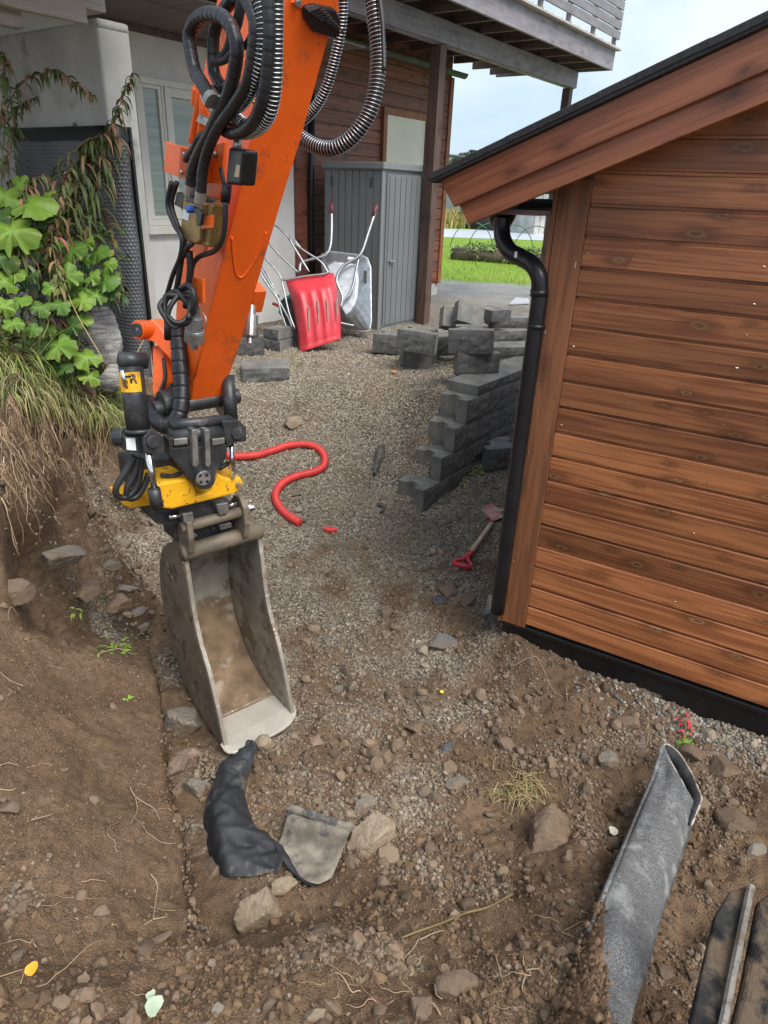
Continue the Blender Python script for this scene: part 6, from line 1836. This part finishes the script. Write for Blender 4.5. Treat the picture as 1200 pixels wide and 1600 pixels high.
fireweed([(40, 420, 4.6), (30, 370, 4.6), (36, 320, 4.6), (48, 285, 4.6), (70, 272, 4.6)], 'fireweed with folded grey green leaves left of the sheet', 50, .22, rust=.4)
fireweed([(95, 460, 4.65), (85, 400, 4.65), (80, 365, 4.65), (88, 338, 4.65)], 'dry orange fireweed between the lobed leaves', 44, .17, rust=1.0)
fireweed([(-10, 330, 4.6), (-6, 240, 4.6), (2, 170, 4.6), (8, 110, 4.6), (2, 80, 4.6)], 'fireweed cut by the left edge of the picture', 40, .2, rust=.4)
# lobed leaves
def lobed(c, r, nrm, upv, seed):
    rr_ = random.Random(seed)
    nrm = unit(nrm); ux = unit(np.cross(upv, nrm)); uy = np.cross(nrm, ux)
    N_ = 60; rings = (0.0, .35, .7, 1.0)
    v = []; 
    ph = rr_.uniform(0, 6.28)
    out = []
    for i in range(N_):
        a = 2 * math.pi * i / N_
        lob = .78 + .34 * abs(math.cos(a * 2.5 + .785)) ** .7 + .11 * (abs((a * 4.775 + ph) % 2 - 1) - .5)
        if abs(a - math.pi * 1.5) < .28: lob *= .45
        out.append((math.cos(a) * lob, math.sin(a) * lob))
    vs = [c]
    cs = []
    base = np.array(rr_.choice([(.075, .155, .020), (.115, .215, .024), (.05, .105, .018), (.15, .25, .03)]))
    cs.append(base * 1.15)
    for k in rings[1:]:
        for i, (x, y) in enumerate(out):
            a = 2 * math.pi * i / N_
            z = -.30 * k * k + .09 * k * math.cos(a * 5 + .8) + .16 * k * math.sin(a * 2 + ph)
            vs.append(c + (ux * x + uy * y) * r * k + nrm * z * r)
            vein = 1.3 if i % 12 == 0 else .92
            cs.append(base * vein * (1.05 - .1 * k) * rr_.uniform(.9, 1.1) if not (k == 1.0 and rr_.random() < .08) else np.array((.30, .20, .06)))
    f = [(0, 1 + i, 1 + (i + 1) % N_) for i in range(N_)]
    for k in range(2):
        for i in range(N_):
            a_ = 1 + k * N_; b_ = 1 + (k + 1) * N_
            f.append((a_ + i, b_ + i, b_ + (i + 1) % N_, a_ + (i + 1) % N_))
    return vs, f, cs
def leafy(name, base, leaves, label):
    root = empty(name, base, label, 'plant')
    for i, (x, y, s, d) in enumerate(leaves):
        c = P(x, y, d)
        nrm = unit(-_f * 1.0 + V3(random.uniform(-.8, .8), random.uniform(-.3, .3), random.uniform(.0, 1.0)))
        v, f, cs = lobed(c, s / 2 / F_PX * d * .88, nrm, V3(random.uniform(-.6, .6), .3, 1), int(x * 7 + y))
        lf_ = mesh_obj('leaf', v, f, MAT['leaf_attr'], root, smooth=True, col={'Col': np.array(cs)})
        b = np.asarray(base) + V3(random.uniform(-.05, .05), 0, 0)
        sv, sf = tube(spline(np.array([b, (b + c) / 2 + V3(0, .05, .04), c + V3(0, .01, -.01)]), 5), .0045, 6)
        mesh_obj('leaf_stalk', sv, sf, MAT['stem'], lf_, smooth=True, col={'Col': np.repeat(np.array([(.16, .22, .06)]), len(sv), 0)})
leafy('lobed_plant', P(10, 460, 4.7), [(48, 318, 78, 4.5), (18, 360, 84, 4.45), (6, 305, 66, 4.55), (-4, 400, 66, 4.45), (66, 340, 44, 4.6), (-8, 340, 60, 4.5), (22, 425, 40, 4.55), (40, 395, 40, 4.62), (62, 372, 34, 4.66), (70, 305, 36, 4.62), (30, 290, 40, 4.66), (8, 440, 44, 4.5), (50, 430, 30, 4.6)], 'lobed bright green plant at the left edge of the bank')
leafy('lobed_plant', P(120, 480, 4.9), [(114, 392, 50, 4.75), (152, 395, 50, 4.85), (105, 432, 46, 4.7), (142, 432, 34, 4.75), (164, 440, 46, 4.8), (150, 462, 36, 4.8), (128, 470, 40, 4.75), (168, 415, 34, 4.82), (92, 385, 34, 4.8), (80, 410, 30, 4.72), (132, 410, 34, 4.9), (118, 452, 32, 4.8), (90, 445, 30, 4.7), (172, 460, 26, 4.85), (136, 380, 30, 4.9)], 'lobed green plant growing against the dimpled sheet')
leafy('lobed_plant', P(110, 600, 4.9), [(90, 540, 58, 4.7), (136, 558, 48, 4.85), (140, 588, 36, 4.9), (126, 500, 38, 4.8), (62, 540, 32, 4.75), (100, 575, 30, 4.75), (75, 515, 28, 4.7)], 'low lobed plant over the bare soil bank beside the boulders')
leafy('lobed_plant', P(50, 560, 4.7), [(30, 470, 40, 4.45), (62, 480, 36, 4.5), (92, 475, 40, 4.6), (20, 505, 34, 4.4), (50, 515, 30, 4.5), (112, 510, 34, 4.7), (6, 480, 36, 4.4), (80, 450, 30, 4.6)], 'lobed plant in the middle of the bank above the grass fringe')
ug = Strips()
_r = random.Random(12)
for k in range(1500):
    x = _r.uniform(-15, 195); y = _r.uniform(300 + x * .25, 590)
    if (x > 120 and y < 430 and _r.random() < .75) or (x > 128 and 465 < y < 590): continue
    b = P(x, y, 4.95 + (x / 200) * .25 + _r.uniform(-.15, .1))
    a = _r.uniform(0, 6.28); c = _r.choice([DGR, GRN, (.10, .16, .03), OLV, (.14, .22, .035), (.20, .13, .06)])
    c = tuple(z * _r.uniform(.7, 1.3) for z in c)
    blade(ug, b, V3(math.cos(a), math.sin(a) * .6, _r.uniform(-.3, .8)), _r.uniform(.07, .16), _r.uniform(.018, .05), _r.uniform(.8, 2.2), c, c, 4)
tag(ug.build('undergrowth', MAT['leaf_attr']), 'dense dark green weeds filling the bank top below the dimpled sheet', 'weeds', kind='stuff')
# grass: tufts over the bank top and edge
gs_ = Strips()
def in_poly(x, y, poly):
    c = False
    for i in range(len(poly)):
        x0, y0 = poly[i]; x1, y1 = poly[i - 1]
        if (y0 > y) != (y1 > y) and x < (x1 - x0) * (y - y0) / (y1 - y0) + x0: c = not c
    return c
def grass(poly, n, L, droop, cols, lean, seed, wd=.006, st=gs_, ground=True):
    r = random.Random(seed)
    xs = [q[0] for q in poly]; ys = [q[1] for q in poly]
    k = 0
    while k < n:
        x = r.uniform(min(xs), max(xs)); y = r.uniform(min(ys), max(ys))
        if not in_poly(x, y, poly): continue
        k += 1
        b = G(x, y)
        for q in range(3):
            a = r.uniform(0, 6.28)
            d = V3(math.cos(a) * .5, math.sin(a) * .5, r.uniform(.5, 1.2)) + np.array(lean) * r.uniform(.3, 1.2)
            c = r.choice(cols); c2 = r.choice(cols)
            m = r.uniform(.7, 1.25)
            blade(st, b + V3(r.uniform(-.02, .02), r.uniform(-.02, .02), -.01), d, L * r.uniform(.5, 1.3), wd * r.uniform(.6, 1.3), droop * r.uniform(.6, 1.4), tuple(z * m for z in c), tuple(z * m for z in c2), 5)
down = (.35, -.55, -.1)
grass([(-20, 440), (60, 460), (120, 520), (130, 590), (60, 600), (-20, 580)], 420, .24, 1.6, [GRN, OLV, STRAW, LIME, (.16, .22, .05)], down, 1)
grass([(-20, 540), (70, 560), (120, 600), (190, 630), (200, 660), (150, 660), (90, 640), (-20, 600)], 330, .22, 2.6, [OLV, STRAW, (.30, .24, .11), GRN, (.24, .28, .08)], down, 2)
grass([(150, 560), (200, 570), (215, 640), (190, 668), (150, 640)], 260, .24, 2.4, [LIME, OLV, STRAW, GRN], down, 3)
grass([(-20, 380), (120, 400), (150, 480), (60, 470), (-20, 450)], 260, .28, 1.6, [DGR, GRN, OLV, RUST], (.2, -.3, .2), 4, wd=.009)
grass([(-20, 470), (90, 480), (110, 540), (40, 560), (-20, 560)], 190, .34, 2.2, [LIME, (.26, .34, .07), STRAW], down, 6)
_r = random.Random(31)
for k in range(900):
    xw = _r.uniform(-4.6, -2.35); yw = _r.uniform(3.3, 6.4)
    if ((xw - HC[0]) * HN[0] + (yw - HC[1]) * HN[1]) < .1: continue
    zw = float(gz(xw, yw))
    if zw < .6: continue
    for q in range(3):
        a = _r.uniform(0, 6.28); c = _r.choice([GRN, OLV, STRAW, LIME, DGR]); m = _r.uniform(.7, 1.2)
        blade(gs_, (xw + _r.uniform(-.03, .03), yw + _r.uniform(-.03, .03), zw - .01), V3(math.cos(a) * .5, math.sin(a) * .5, _r.uniform(.6, 1.3)), _r.uniform(.12, .34), .007, _r.uniform(.8, 2), tuple(z * m for z in c), tuple(z * m for z in _r.choice([OLV, STRAW, GRN])), 4)
for (x0, y0, x1, y1, x2, y2) in ((85, 395, 115, 480, 160, 560), (265, 455, 225, 530, 185, 610), (50, 480, 75, 500, 66, 530), (20, 560, 60, 620, 95, 700)):
    p_ = spline(np.array([P(x0, y0, 4.7), P(x1, y1, 4.65), P(x2, y2, 4.6)]), 6)
    sv, sf = tube(p_, .003, 5); gs_.add(sv, sf, np.repeat(np.array([STRAW]), len(sv), 0))
tag(gs_.build('bank_grass', MAT['leaf_attr']), 'drooping green and straw coloured grass over the edge of the bank', 'grass', kind='stuff')
# roots hanging from the cut bank and lying on the soil
rs = Strips()
def root(p0, d0, L, r0, seed, droop=.25, st=rs, col=(.30, .20, .12), stick=True):
    r = random.Random(seed)
    p = np.array(p0, float); d = unit(d0); pts = [p.copy()]
    n = 9
    for i in range(n):
        d = unit(d + V3(r.gauss(0, .32), r.gauss(0, .32), r.gauss(0, .22) - droop))
        p = p + d * L / n
        zz_ = float(gz(p[0], p[1])) + r0 + .003
        if p[2] < zz_: p[2] = zz_
        pts.append(p.copy())
    pts = spline(np.array(pts), 2)
    sv, sf = tube(pts, np.linspace(r0, r0 * .35, len(pts)), 5)
    m = r.uniform(.6, 1.3)
    st.add(sv, sf, np.repeat(np.array([col]) * m, len(sv), 0))
R0 = random.Random(44)
for k in range(520):
    x = R0.uniform(0, 165); y = 600 + R0.uniform(20, 190) * (1 - x / 400)
    b = G(x, y, .015)
    root(b, (R0.uniform(-.2, .5), -.5, -.6), R0.uniform(.10, .42), R0.uniform(.0012, .0032), k, .5, col=R0.choice([(.26, .17, .10), (.36, .26, .16), (.18, .115, .07), (.44, .33, .21)]))
for k in range(45):
    x = R0.uniform(0, 300); y = R0.uniform(900, 1560)
    b = G(x, y, .006)
    root(b, (R0.uniform(-1, 1), R0.uniform(-1, 1), 0), R0.uniform(.05, .24), R0.uniform(.0008, .0022), 1000 + k, .1, col=R0.choice([(.40, .29, .18), (.28, .19, .12), (.36, .27, .18)]))
for k in range(60):
    x = R0.uniform(500, 1000); y = R0.uniform(1420, 1600)
    b = G(x, y, .006)
    root(b, (R0.uniform(-1, 1), R0.uniform(-1, 1), .1), R0.uniform(.04, .16), R0.uniform(.0007, .002), 2000 + k, .1, col=R0.choice([(.40, .29, .18), (.28, .19, .12), (.38, .29, .2)]))
for l in ([(575, 232)],):
    pass
def rootline(px, r0, col, up=.012):
    p_ = spline(np.array([G(x, y, up) for x, y in px]), 4)
    sv, sf = tube(p_, np.linspace(r0, r0 * .5, len(p_)), 6); rs.add(sv, sf, np.repeat(np.array([col]), len(sv), 0))
WHT = (.38, .29, .19)
for px in ([(203, 1232), (212, 1248), (230, 1260), (242, 1268), (250, 1285)], [(212, 1248), (215, 1270), (205, 1290)], [(236, 1370), (246, 1385), (244, 1410), (240, 1440)], [(240, 1440), (225, 1450)], [(240, 1440), (262, 1436)], [(508, 1468), (502, 1485), (501, 1505)], [(656, 1472), (676, 1462), (694, 1457)], [(773, 1494), (780, 1520), (786, 1542)], [(820, 1520), (840, 1518), (848, 1526)], [(820, 1528), (815, 1550), (826, 1560)], [(655, 1468), (646, 1485), (632, 1500)],
           [(800, 1045), (822, 1032), (838, 1030), (850, 1052), (862, 1078), (878, 1092)], [(884, 1072), (886, 1098)], [(890, 1060), (920, 1080)], [(130, 690), (150, 706), (160, 715)], [(165, 715), (178, 728), (186, 738)], [(0, 1200), (14, 1196), (30, 1200)], [(25, 730), (30, 700), (50, 690), (70, 700)], [(50, 1285), (85, 1276)], [(770, 1205), (772, 1190), (780, 1185)]):
    rootline(px, .0023, WHT)
tag(rs.build('roots', MAT['stem']), 'pale thin roots hanging from the bank and lying in the soil', 'roots', kind='stuff')
# dry grass tuft in the trench
tf_ = Strips()
for k in range(260):
    x = random.gauss(815, 26); y = random.gauss(1238, 14)
    b = G(x, y, .03 * math.exp(-((x - 815) / 30) ** 2))
    a = random.uniform(0, 6.28)
    blade(tf_, b, V3(math.cos(a), math.sin(a), random.uniform(.1, .7)), random.uniform(.06, .17), .0028, random.uniform(.8, 2.2), random.choice([STRAW, (.30, .22, .10), OLV]), random.choice([STRAW, (.24, .17, .09)]), 4)
tag(tf_.build('grass_tuft', MAT['leaf_attr']), 'dry uprooted grass tuft right of the trench middle', 'grass tuft')
def sprig(px, py, n, L, label, cols, name='weed', spread=14, cat='weed', wd=.012):
    st = Strips()
    for k in range(n):
        b = G(px + random.gauss(0, spread), py + random.gauss(0, spread * .5), .005)
        a = random.uniform(0, 6.28)
        blade(st, b, V3(math.cos(a), math.sin(a), random.uniform(.3, 1)), L * random.uniform(.6, 1.2), wd, random.uniform(.6, 1.6), random.choice(cols), random.choice(cols), 4)
    return tag(st.build(name, MAT['leaf_attr']), label, cat, kind='stuff')
sprig(180, 1014, 34, .07, 'small bright green weed on the left trench floor', [LIME, (.22, .36, .05)])
sprig(60 + 60, 958, 8, .05, 'tiny green sprout near the bank foot', [LIME, OLV], spread=6)
sprig(200, 1092, 6, .03, 'tiny green seedling on the soil bench', [LIME], spread=4)
sprig(1072, 1160, 22, .06, 'green leaves under the red flower by the plinth', [GRN, LIME], spread=8, wd=.022)
sprig(735, 740, 44, .07, 'green weed at the foot of the block wall', [LIME, (.25, .36, .06), GRN], spread=16, wd=.02)
sprig(465, 568, 8, .06, 'yellow green sprout right of the flat block', [LIME, STRAW], spread=5)
fl_ = Strips()
for k in range(20):
    b = G(1068 + random.gauss(0, 7), 1142 + random.gauss(0, 10), .02 + random.random() * .03)
    a = random.uniform(0, 6.28)
    blade(fl_, b, V3(math.cos(a), math.sin(a), .4), .028, .013, 1.0, (.60, .03, .05), (.70, .09, .10), 3)
fr_ = empty('flower', G(1068, 1145), 'red flower head lying by the shed plinth', 'flower')
_o = fl_.build('petals', MAT['leaf_attr'], fr_); _o['kind'] = 'stuff'
mesh_obj('flower_stalk', *tube(spline(np.array([G(1066, 1165, .01), G(1067, 1152, .04), G(1068, 1140, .06)]), 4), .003, 6), MAT['stem'], fr_, smooth=True, col={'Col': np.repeat(np.array([(.12, .18, .05)]), 54, 0)})
def litter(px, py, s, col, label, name='fallen_leaf', cat='leaf', seed=1, wrap=1.0):
    c = G(px, py, .03); d = (c - CAM) @ _f
    r = random.Random(seed)
    v = [c]; rad = s / 2 / F_PX * d
    n = 12
    for i in range(n):
        a = 2 * math.pi * i / n
        q = 1 + .18 * math.cos(3 * a + seed) + r.uniform(-.1, .1)
        v.append(c + V3(math.cos(a) * q * rad, math.sin(a) * q * rad * 1.3, .25 * rad * math.sin(2 * a + seed)))
    return tag(mesh_obj(name, v, [(0, 1 + i, 1 + (i + 1) % n) for i in range(n)], MAT['leaf_attr'], smooth=True, col={'Col': np.repeat(np.array([col]), n + 1, 0)}), label, cat)
litter(53, 1524, 18, (.75, .36, .03), 'fallen yellow orange leaf on the soil at lower left', seed=2)
litter(243, 1582, 26, (.40, .48, .34), 'pale green torn leaf at the bottom left', seed=4)
litter(238, 1566, 14, (.40, .48, .34), 'small pale green leaf piece above the torn leaf', seed=9)
litter(615, 585, 8, (.65, .20, .04), 'small orange leaf on gravel below the block pile', seed=5)
litter(528, 533, 8, (.70, .12, .06), 'small red scrap on gravel beside the red scoop', seed=6)
litter(956, 1306, 14, (.68, .64, .52), 'white chip on the soil left of the felt trough', name='white_chip', cat='chip', seed=7)
litter(690, 1087, 6, (.75, .62, .08), 'tiny yellow leaf in the middle of the trench', seed=8)
litter(392, 798, 12, (.72, .72, .76), 'crumpled white paper scrap beside the rotator', name='paper_scrap', cat='paper', seed=10)
# coloured pebbles along the plinth
r = np.random.default_rng(70)
t = .45 + 1.8 * r.random(1500) ** .7; i_ = -np.abs(r.normal(.0, .10, 1500)) - .035
X = SK[0] + GD[0] * t - GN[0] * i_; Y_ = SK[1] + GD[1] * t - GN[1] * i_
cols = np.array([(.34, .31, .26), (.42, .30, .23), (.20, .20, .20), (.48, .44, .38), (.30, .35, .31), (.16, .12, .09)])[r.integers(0, 6, 1500)] * r.uniform(.7, 1.2, (1500, 1))
X = X[:800]; Y_ = Y_[:800]; cols = cols[:800] * .8
scatter('pebbles', X, Y_, r.uniform(.010, .028, 800), 2, cols, MAT['stone'], 'multicoloured pebbles along the black shed plinth', 'pebbles', sink=.2, flat=(.6, .9), seed=71)

# ================================================================== behind: yard, lawn, garden, far buildings, hill
pv = PZ(811, 471, .5)
slab = mesh_obj('paving_slab', *prism([PZ(x, y, .515) for x, y in ((796, 476), (827, 475), (826, 468), (806, 466))], (0, 0, .02)), m_basic('slab_pale', (.40, .41, .42), .6, var=.1))
tag(slab, 'pale flat paving slab on the gravel beyond the block pile', 'slab')
st = Strips()
r = random.Random(5)
for k in range(5200):
    Yv = 13.8 + (r.random() ** 1.4) * 12
    Xv = r.uniform(.7, 5.5) * (Yv / 15)
    if float(bil(lawnw, Xv, Yv)) < .5: continue
    c = r.choice([(.14, .26, .025), (.20, .34, .04), (.26, .39, .06), (.31, .37, .07)])
    blade(st, (Xv, Yv, .5), V3(r.uniform(-.5, .5), r.uniform(-.5, .5), 1), r.uniform(.05, .12), .012, .6, tuple(z * .8 for z in c), c, 2)
tag(st.build('lawn_grass', MAT['leaf_attr']), 'short bright green lawn beyond the gravel yard', 'grass', kind='stuff')
road = mesh_obj('road', [PZ(650, 369, .508), PZ(950, 379, .508), PZ(950, 365, .508), PZ(650, 356, .508)], [(0, 1, 2, 3)], m_basic('road_wet', (.42, .45, .48), .5, var=.1, vs=.5, bump=0))
tag(road, 'pale wet road strip beyond the lawn', None, kind='structure')
# garden bed with hoops
gb = empty('garden_bed', PZ(755, 408, .5), 'leafy raised garden bed with log edge and hoops on the lawn', 'garden bed')
bx0, bx1 = PZ(706, 405, .5), PZ(868, 418, .5)
ey_ = unit(bx1 - bx0); bk_ = V3(-ey_[1], ey_[0], 0)
mesh_obj('log_edge', *tube(np.array([bx0 + V3(0, 0, .14), (bx0 + bx1) / 2 + V3(0, 0, .14), bx1 + V3(0, 0, .14)]), .17, 10), m_basic('log_dark', (.10, .075, .05), .85, var=.4, vs=4, bump=.5, bs=20), gb, smooth=True)
mesh_obj('soil_fill', *prism([bx0 + bk_ * .1, bx1 + bk_ * .1, bx1 + bk_ * 1.6, bx0 + bk_ * 1.6], (0, 0, .25)), MAT['clod'], gb)
fs = Strips()
for k in range(2600):
    b = bx0 + ey_ * r.uniform(0, np.linalg.norm(bx1 - bx0)) + bk_ * r.uniform(-.15, 1.6) + V3(0, 0, .1 + r.random() * .28)
    c = r.choice([(.05, .11, .02), (.09, .17, .03), (.15, .24, .04), (.22, .27, .06)])
    blade(fs, b, V3(r.uniform(-1, 1), r.uniform(-1, 1), r.uniform(0, 1)), r.uniform(.08, .22), .06, 1.2, c, c, 2)
fs.build('foliage', MAT['leaf_attr'], gb)
for k, t in enumerate((.12, .30, .52, .74)):
    c = bx0 + (bx1 - bx0) * t + bk_ * .6
    an = np.linspace(0, math.pi, 15)
    mesh_obj('hoop', *tube(np.array([c + ey_ * .55 * math.cos(q) + bk_ * .25 * math.cos(q) + V3(0, 0, .2 + .75 * math.sin(q)) for q in an]), .012, 6), m_basic('hoop_green', (.05, .16, .07), .5), gb, smooth=True)
# dry meadow strip
ms = Strips()
for k in range(2600):
    q = PZ(r.uniform(690, 900), 357 - r.random() * 6, .5)
    c = r.choice([(.42, .34, .12), (.34, .30, .10), (.24, .25, .07), (.50, .38, .15)])
    blade(ms, q, V3(r.uniform(-.3, .3), r.uniform(-.3, .3), 1), r.uniform(.5, 1.1), .10, .5, c, c, 3)
tag(ms.build('meadow', MAT['leaf_attr']), 'tall dry yellow meadow grass beyond the road', 'grass', kind='stuff')
# far buildings
def far_house(name, label, px0, px1, py_base, hgt, depth_, wallmat, roofmat, roof_h, npanel, pbase=None):
    a = PZ(px0, py_base, .5); b = PZ(px1, py_base, .5)
    e = unit(b - a); n_ = V3(-e[1], e[0], 0); Lw = np.linalg.norm(b - a)
    root = empty(name, (a + b) / 2, label, 'building')
    mesh_obj('wall', *prism([a, b, b + n_ * depth_, a + n_ * depth_], (0, 0, hgt)), wallmat, root)
    for k in range(npanel):
        s0 = Lw * (k + .06) / npanel; s1 = Lw * (k + .94) / npanel
        mesh_obj('panel', *prism([a + e * s0 - n_ * .05, a + e * s1 - n_ * .05, a + e * s1 - n_ * .01, a + e * s0 - n_ * .01], (0, 0, hgt * .93)), wallmat, root)
    mesh_obj('roof', *prism([a - e * .3 - n_ * .3 + V3(0, 0, hgt), b + e * .3 - n_ * .3 + V3(0, 0, hgt), b + e * .3 + n_ * (depth_ + .2) + V3(0, 0, hgt + roof_h), a - e * .3 + n_ * (depth_ + .2) + V3(0, 0, hgt + roof_h)], (0, 0, .12)), roofmat, root)
    return root
g1 = m_basic('panel_grey', (.30, .31, .33), .5, var=.15, vs=1, bump=0); g2 = m_basic('roof_blue', (.36, .43, .50), .4, var=.08, vs=1, bump=0); g3 = m_basic('crate_grey', (.48, .46, .44), .7, var=.2, vs=2, bump=0); g4 = m_basic('dark_wall', (.05, .05, .055), .6, bump=0)
far_house('barn', 'grey panelled building far behind the shed eave', 770, 960, 342, 3.6, 9, g1, g4, .8, 9)
far_house('low_outhouse', 'low dark outhouse with pale blue roof beyond the lawn', 786, 832, 362, .75, 3.5, g4, g2, .55, 3)
far_house('greenhouse_crate', 'small pale crate shelter right of the low outhouse', 832, 856, 366, 1.05, 1.6, g3, g3, .1, 3)
# hill with trees
hv_ = []; hf_ = []
nx_, ny_ = 40, 8
for j in range(ny_):
    for i in range(nx_):
        x = -120 + 320 * i / (nx_ - 1); yv = 170 + 220 * j / (ny_ - 1)
        hh_ = (j / (ny_ - 1)) ** .8 * (7 + 9 * math.exp(-((x - 20) / 55) ** 2) + 2.5 * math.sin(x * .07))
        hv_.append((x, yv, .3 + hh_))
hf_ = [(j * nx_ + i, j * nx_ + i + 1, (j + 1) * nx_ + i + 1, (j + 1) * nx_ + i) for j in range(ny_ - 1) for i in range(nx_ - 1)]
tag(mesh_obj('hill', hv_, hf_, m_basic('hill_green', (.10, .12, .04), .9, var=.4, vs=.05, bump=0), smooth=True), 'low wooded hill on the horizon', None, kind='structure')
def far_tree(px, pyb, pyt, dist, cols, label, conic=False, seed=0):
    r = random.Random(seed)
    b = CAM + ray(px, pyb) * (dist / ray(px, pyb)[1]); tpt = CAM + ray(px, pyt) * (dist / ray(px, pyt)[1])
    H = tpt[2] - b[2]
    root = empty('tree', b, label, 'tree', 'trees on the hill')
    mesh_obj('trunk', *tube(np.array([b - V3(0, 0, 3), b + V3(0, 0, H * .5), b + V3(0, 0, H * .9)]), [H * .03, H * .022, H * .006], 7), m_basic('far_bark', (.09, .07, .055), .9, bump=0), root)
    st = Strips()
    for k in range(900):
        t = r.random(); a = r.uniform(0, 6.28)
        rad = H * (.30 * (1 - t) + .02 if conic else .36 * math.sin(math.pi * (.12 + .85 * t)) ** .7) * (.5 + .5 * r.random() ** .5) * (1 + .25 * math.sin(a * 3 + seed + t * 9))
        c = b + V3(rad * math.cos(a), rad * math.sin(a), H * (.12 + .88 * t))
        cc = tuple(z * r.uniform(.6, 1.35) for z in r.choice(cols))
        blade(st, c, V3(math.cos(a), math.sin(a), r.uniform(-.5, .6)), H * .10, H * .07, .6, cc, cc, 2)
    st.build('crown', MAT['leaf_attr'], root)
DG = [(.03, .06, .022), (.045, .08, .03)]; OR = [(.42, .20, .035), (.36, .24, .05), (.25, .20, .05)]; YG = [(.20, .22, .05), (.28, .25, .06)]
for i, (px, pb, pt, d, c, lab, cn) in enumerate(((720, 300, 262, 110, OR, 'orange autumn tree just right of the house corner', False), (738, 300, 264, 118, OR, 'second orange tree beside the shed roof edge', False), (704, 300, 258, 112, YG, 'yellow green tree half behind the house corner', False),
    (722, 285, 238, 190, DG, 'dark green tree top on the hill right of the house', False), (736, 285, 234, 195, DG, 'darkest tree top on the hill crest', False), (752, 290, 245, 200, DG, 'dark green tree behind the shed roof edge', False), (710, 290, 246, 185, DG, 'dark green tree behind the house corner', False), (770, 305, 258, 130, YG, 'yellow green tree hidden low behind the shed roof', False))):
    far_tree(px, pb, pt, d, c, lab, cn, i)
